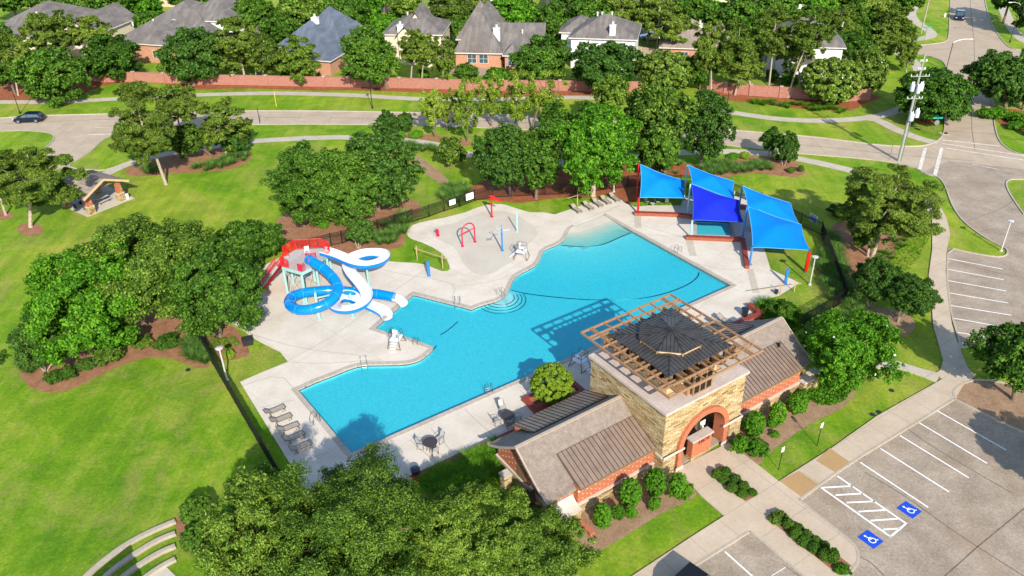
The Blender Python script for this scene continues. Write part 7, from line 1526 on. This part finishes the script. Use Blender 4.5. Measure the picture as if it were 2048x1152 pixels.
for bb, lb, mt in ((z38(1300,930,1376,990),'light green leafy shrub below the box balls by the lamp','leaf_ball'), (z38(265,1045,370,1135),'low shrub along the front of the left bed, below the pale stems','leaf_oak'), (z38(350,1020,445,1110),'low shrub along the front of the left bed, right of the pale stems','leaf_oak'), (z38(445,975,560,1060),'low dark shrub in the middle of the left bed','leaf_dark'), (z38(530,900,740,985),'wide low shrub under the bright tree','leaf_elm'),
    (z38(770,850,900,930),'low shrub right of the bright tree in the mulch','leaf_elm'), (z38(900,850,1060,930),'low wide shrub nearest the fence in the left bed','leaf_oak'), ((1334,944,1378,1002),'leafy shrub at the left foot of the entrance tower','leaf_bright'), ((1356,962,1386,1004),'smaller leafy shrub beside the plaza, left of the arch','leaf_bright'), ((1459,868,1500,908),'broad leafy shrub right of the arch by the plaza','leaf_bright'), ((1492,874,1538,916),'leafy shrub right of the arch, nearer the lawn','leaf_bright'),
    ((1596,776,1620,802),'leafy shrub between the last egg shrub and the stone buttress','leaf_bright'), ((1224,996,1250,1052),'lily clump between the first two egg shrubs','leaf_bright'), ((1250,1008,1276,1040),'lily clump below the middle egg shrub','leaf_bright'), ((1296,990,1322,1024),'lily clump below the third egg shrub','leaf_bright'), ((1532,836,1552,858),'small lily clump on the right mulch, left one','leaf_bright'), ((1540,860,1560,876),'small lily clump on the right mulch, right one','leaf_bright'),
    ((1660,404,1712,440),'dark shrub behind the pool rules board under the cedar','leaf_dark'), ((1630,676,1690,760),'dark shrub mass under the flowering tree','leaf_oak'), ((1600,660,1650,700),'rounded green shrub behind the right wing','leaf_bright'), ((1536,596,1600,640),'pointed leafy shrub mass inside the right corner fence','leaf_oak'), ((1535,1022,1575,1050),'purple green shrub at the head of the long bed','leaf_elm'), ((1668,1126,1700,1150),'green lily clump at the foot of the long bed','leaf_bright'),
    ((375,230,1,1),'',''),):
    if mt: loose(bb, lb, mt)
for k, (x, y, w) in enumerate(((1945,225,22),(1972,226,20),(1998,232,18),(2022,240,24),(2000,250,16),(2040,262,20))): loose((x-w+30,y-8,x+w+30,y+9), f'low green shrub in the right edge roadside bed, {ORD[k]} from the left', 'leaf_bright')
for k, (x0, x1, y) in enumerate(((905,960,142),(965,1020,150),(1020,1075,150),(560,600,150),(600,640,152),(690,720,142),(1150,1200,150),(830,860,150),(1530,1560,150),(1560,1600,158))): shrub((x0, y-12, x1, y+12), f'garden shrub just behind the boundary wall, {ORD[k]} counted from the centre outward', 'leaf_bright' if k % 2 else 'leaf_oak', 'spiky', 'garden shrubs behind the wall', 'garden_shrub')

# ---- ornamental grasses: arching blade tufts
def tuft_mesh(seed, n=130, mat='leaf_grass'):
    r = np.random.default_rng(seed); V = []; F = []
    for i in range(n):
        a = r.random()*6.28; L = r.uniform(.6, 1.0); l = r.uniform(.25, .95); w = .022; p0 = np.array([math.cos(a)*.1*r.random(), math.sin(a)*.1*r.random(), 0]); s = np.array([-math.sin(a), math.cos(a), 0])*w; b = len(V)
        for t in (0, .45, .8, 1.0):
            p = p0+np.array([math.cos(a)*l*t*t*.9, math.sin(a)*l*t*t*.9, L*(t-.42*t*t*l)]); V += [tuple(p-s*(1-t*.8)), tuple(p+s*(1-t*.8))]
        F += [(b, b+1, b+3, b+2), (b+2, b+3, b+5, b+4), (b+4, b+5, b+7, b+6)]
    return np.array(V), np.array(F)
TUFT = [tuft_mesh(s) for s in (1, 2, 3)]; TUFTB = [tuft_mesh(s, 150, 'leaf_bright') for s in (4, 5)]
def grasses(poly, n, h, where, bright=False, wide=1.15, zb=0.0):
    P = pts(poly); xs = [p.x for p in P]; ys = [p.y for p in P]; k = 0; tries = 0; placed = []
    def inside(x, y):
        c = False; j = len(P)-1
        for i in range(len(P)):
            if (P[i].y > y) != (P[j].y > y) and x < (P[j].x-P[i].x)*(y-P[i].y)/(P[j].y-P[i].y)+P[i].x: c = not c
            j = i
        return c
    while k < n and tries < n*80:
        tries += 1; x, y = rnd.uniform(min(xs), max(xs)), rnd.uniform(min(ys), max(ys))
        if not inside(x, y) or any((x-a)**2+(y-b)**2 < (h*.42)**2 for a, b in placed): continue
        placed.append((x, y)); k += 1
    V, F, off = [], [], 0
    for i, (x, y) in enumerate(placed):
        me = (TUFTB if bright else TUFT)[i % 2]; v, f = me; q = h*rnd.uniform(.8, 1.15); a = rnd.random()*6.28; c, sn = math.cos(a), math.sin(a)
        v2 = np.stack([(v[:, 0]*c-v[:, 1]*sn)*q*wide+x, (v[:, 0]*sn+v[:, 1]*c)*q*wide+y, v[:, 2]*q+zb], 1); V.append(v2); F.append(f+off); off += len(v)
    V = np.concatenate(V); F = np.concatenate(F); me = bpy.data.meshes.new('grass_tufts'); me.vertices.add(len(V)); me.vertices.foreach_set('co', V.reshape(-1).astype(np.float32)); n_ = len(F); me.loops.add(n_*4); me.loops.foreach_set('vertex_index', F.reshape(-1).astype(np.int32))
    me.polygons.add(n_); me.polygons.foreach_set('loop_start', np.arange(0, n_*4, 4, dtype=np.int32)); me.polygons.foreach_set('loop_total', np.full(n_, 4, dtype=np.int32)); me.materials.append(M['leaf_bright' if bright else 'leaf_grass']); me.update(calc_edges=True)
    o = bpy.data.objects.new('ornamental_grass', me); COL.objects.link(o); tag(o, 'arching ornamental grass '+where, kind='stuff')
grasses([(722,470),(745,462),(800,440),(815,450),(812,478),(790,490),(760,495),(725,488)], 26, 1.25, 'in the bed between the slide and the splash pad')
grasses([(795,444),(808,436),(815,448),(803,456)], 4, 2.0, 'standing tall against the fence bend')
grasses([(1398,340),(1420,328),(1500,326),(1560,326),(1562,340),(1500,344),(1450,352),(1408,354)], 46, 1.2, 'in the oval bed behind the sails')
grasses([(1652,478),(1668,470),(1700,590),(1694,606),(1680,600),(1666,530)], 40, 1.3, 'outside the right hand fence', False)
grasses([(1640,500),(1660,500),(1676,590),(1660,606),(1648,580),(1644,540)], 34, 1.25, 'inside the right hand fence')
grasses([(1510,600),(1524,597),(1545,610),(1600,640),(1590,655),(1530,640)], 12, 1.1, 'behind the bent brick wall', True)
grasses([(1694,608),(1730,628),(1790,672),(1776,684),(1720,660),(1680,640)], 26, 1.2, 'along the mulch ring by the right wing')
grasses([(374,688),(392,682),(418,715),(414,732),(392,730),(376,712)], 14, 1.3, 'at the fence end of the left bed')
grasses([(36,728),(60,712),(74,730),(64,752),(48,750)], 8, 1.1, 'at the left tip of the left bed')
grasses([(845,966),(1000,886),(1002,950),(940,985),(880,1000)], 60, 1.1, 'below the long brick wall', True)
grasses([(278,345),(300,335),(318,338),(318,348),(285,350)], 9, 1.2, 'at the left of the pine bed'); grasses([(380,342),(420,330),(490,305),(500,312),(496,322),(450,338),(400,345)], 26, 1.3, 'at the right of the pine bed')
grasses([(800,292),(830,288),(870,296),(872,306),(830,304),(806,300)], 24, 1.1, 'beside the lawn path near the feathery tree'); grasses([(880,398),(896,375),(930,372),(945,392),(912,410),(888,412)], 20, 1.3, 'behind the fence near the white boards')
grasses([(1500,202),(1560,206),(1640,214),(1690,222),(1686,228),(1620,222),(1540,214),(1498,208)], 34, 1.0, 'edging the bed under the right pines', True)
grasses([(1725,560),(1770,480),(1810,470),(1845,448),(1840,470),(1800,500),(1760,560)], 30, .6, 'on the bank beside the curving footpath', True)
grasses([(1350,318),(1368,330),(1345,362),(1326,350)], 8, .9, 'behind the rear sails under the elm')
# ground cover mats that read as one mass
def cover(name, poly, mat, label, hh=.25, dens=26, size=.14, zb=0.0):
    P = pts(poly); xs = [p.x for p in P]; ys = [p.y for p in P]; A = (max(xs)-min(xs))*(max(ys)-min(ys)); n = int(A*dens); r = np.random.default_rng(len(poly)*13+n); X = r.uniform(min(xs), max(xs), n); Y = r.uniform(min(ys), max(ys), n); ins = np.zeros(n, bool); j = len(P)-1
    for i in range(len(P)):
        c = ((P[i].y > Y) != (P[j].y > Y)) & (X < (P[j].x-P[i].x)*(Y-P[i].y)/(P[j].y-P[i].y+1e-12)+P[i].x); ins ^= c; j = i
    X, Y = X[ins], Y[ins]; Z = zb+r.uniform(.03, hh, len(X)); N = np.tile(np.array([0, 0, 1.0]), (len(X), 1)); me = leafmesh(name, np.stack([X, Y, Z], 1), N, r.uniform(.7, 1.4, len(X))*size, mat, .6, seedv=8); o = bpy.data.objects.new(name, me); COL.objects.link(o); tag(o, label, kind='stuff')
cover('ground_cover', [(1770,500),(1800,475),(1840,440),(1862,445),(1858,480),(1835,520),(1800,560),(1760,600),(1735,590)], 'leaf_bright', 'light green ground cover on the bank by the footpath', .12, 40, .16)
cover('ground_cover', [(1614,800),(1620,770),(1660,758),(1690,765),(1702,785),(1690,802),(1668,812),(1640,812)], 'leaf_bright', 'clipped leafy ground cover below the flowering tree', .4, 220, .2)
cover('ground_cover', [(1595,640),(1640,610),(1668,622),(1660,660),(1690,700),(1650,730),(1620,700)], 'leaf_grass', 'deep green ground cover behind the right wing', .5, 60, .25)
cover('ground_cover', [(1505,625),(1530,605),(1600,640),(1600,668),(1560,672)], 'leaf_oak', 'leafy hedge mass between the wing roof and the bent wall', .7, 80, .2)
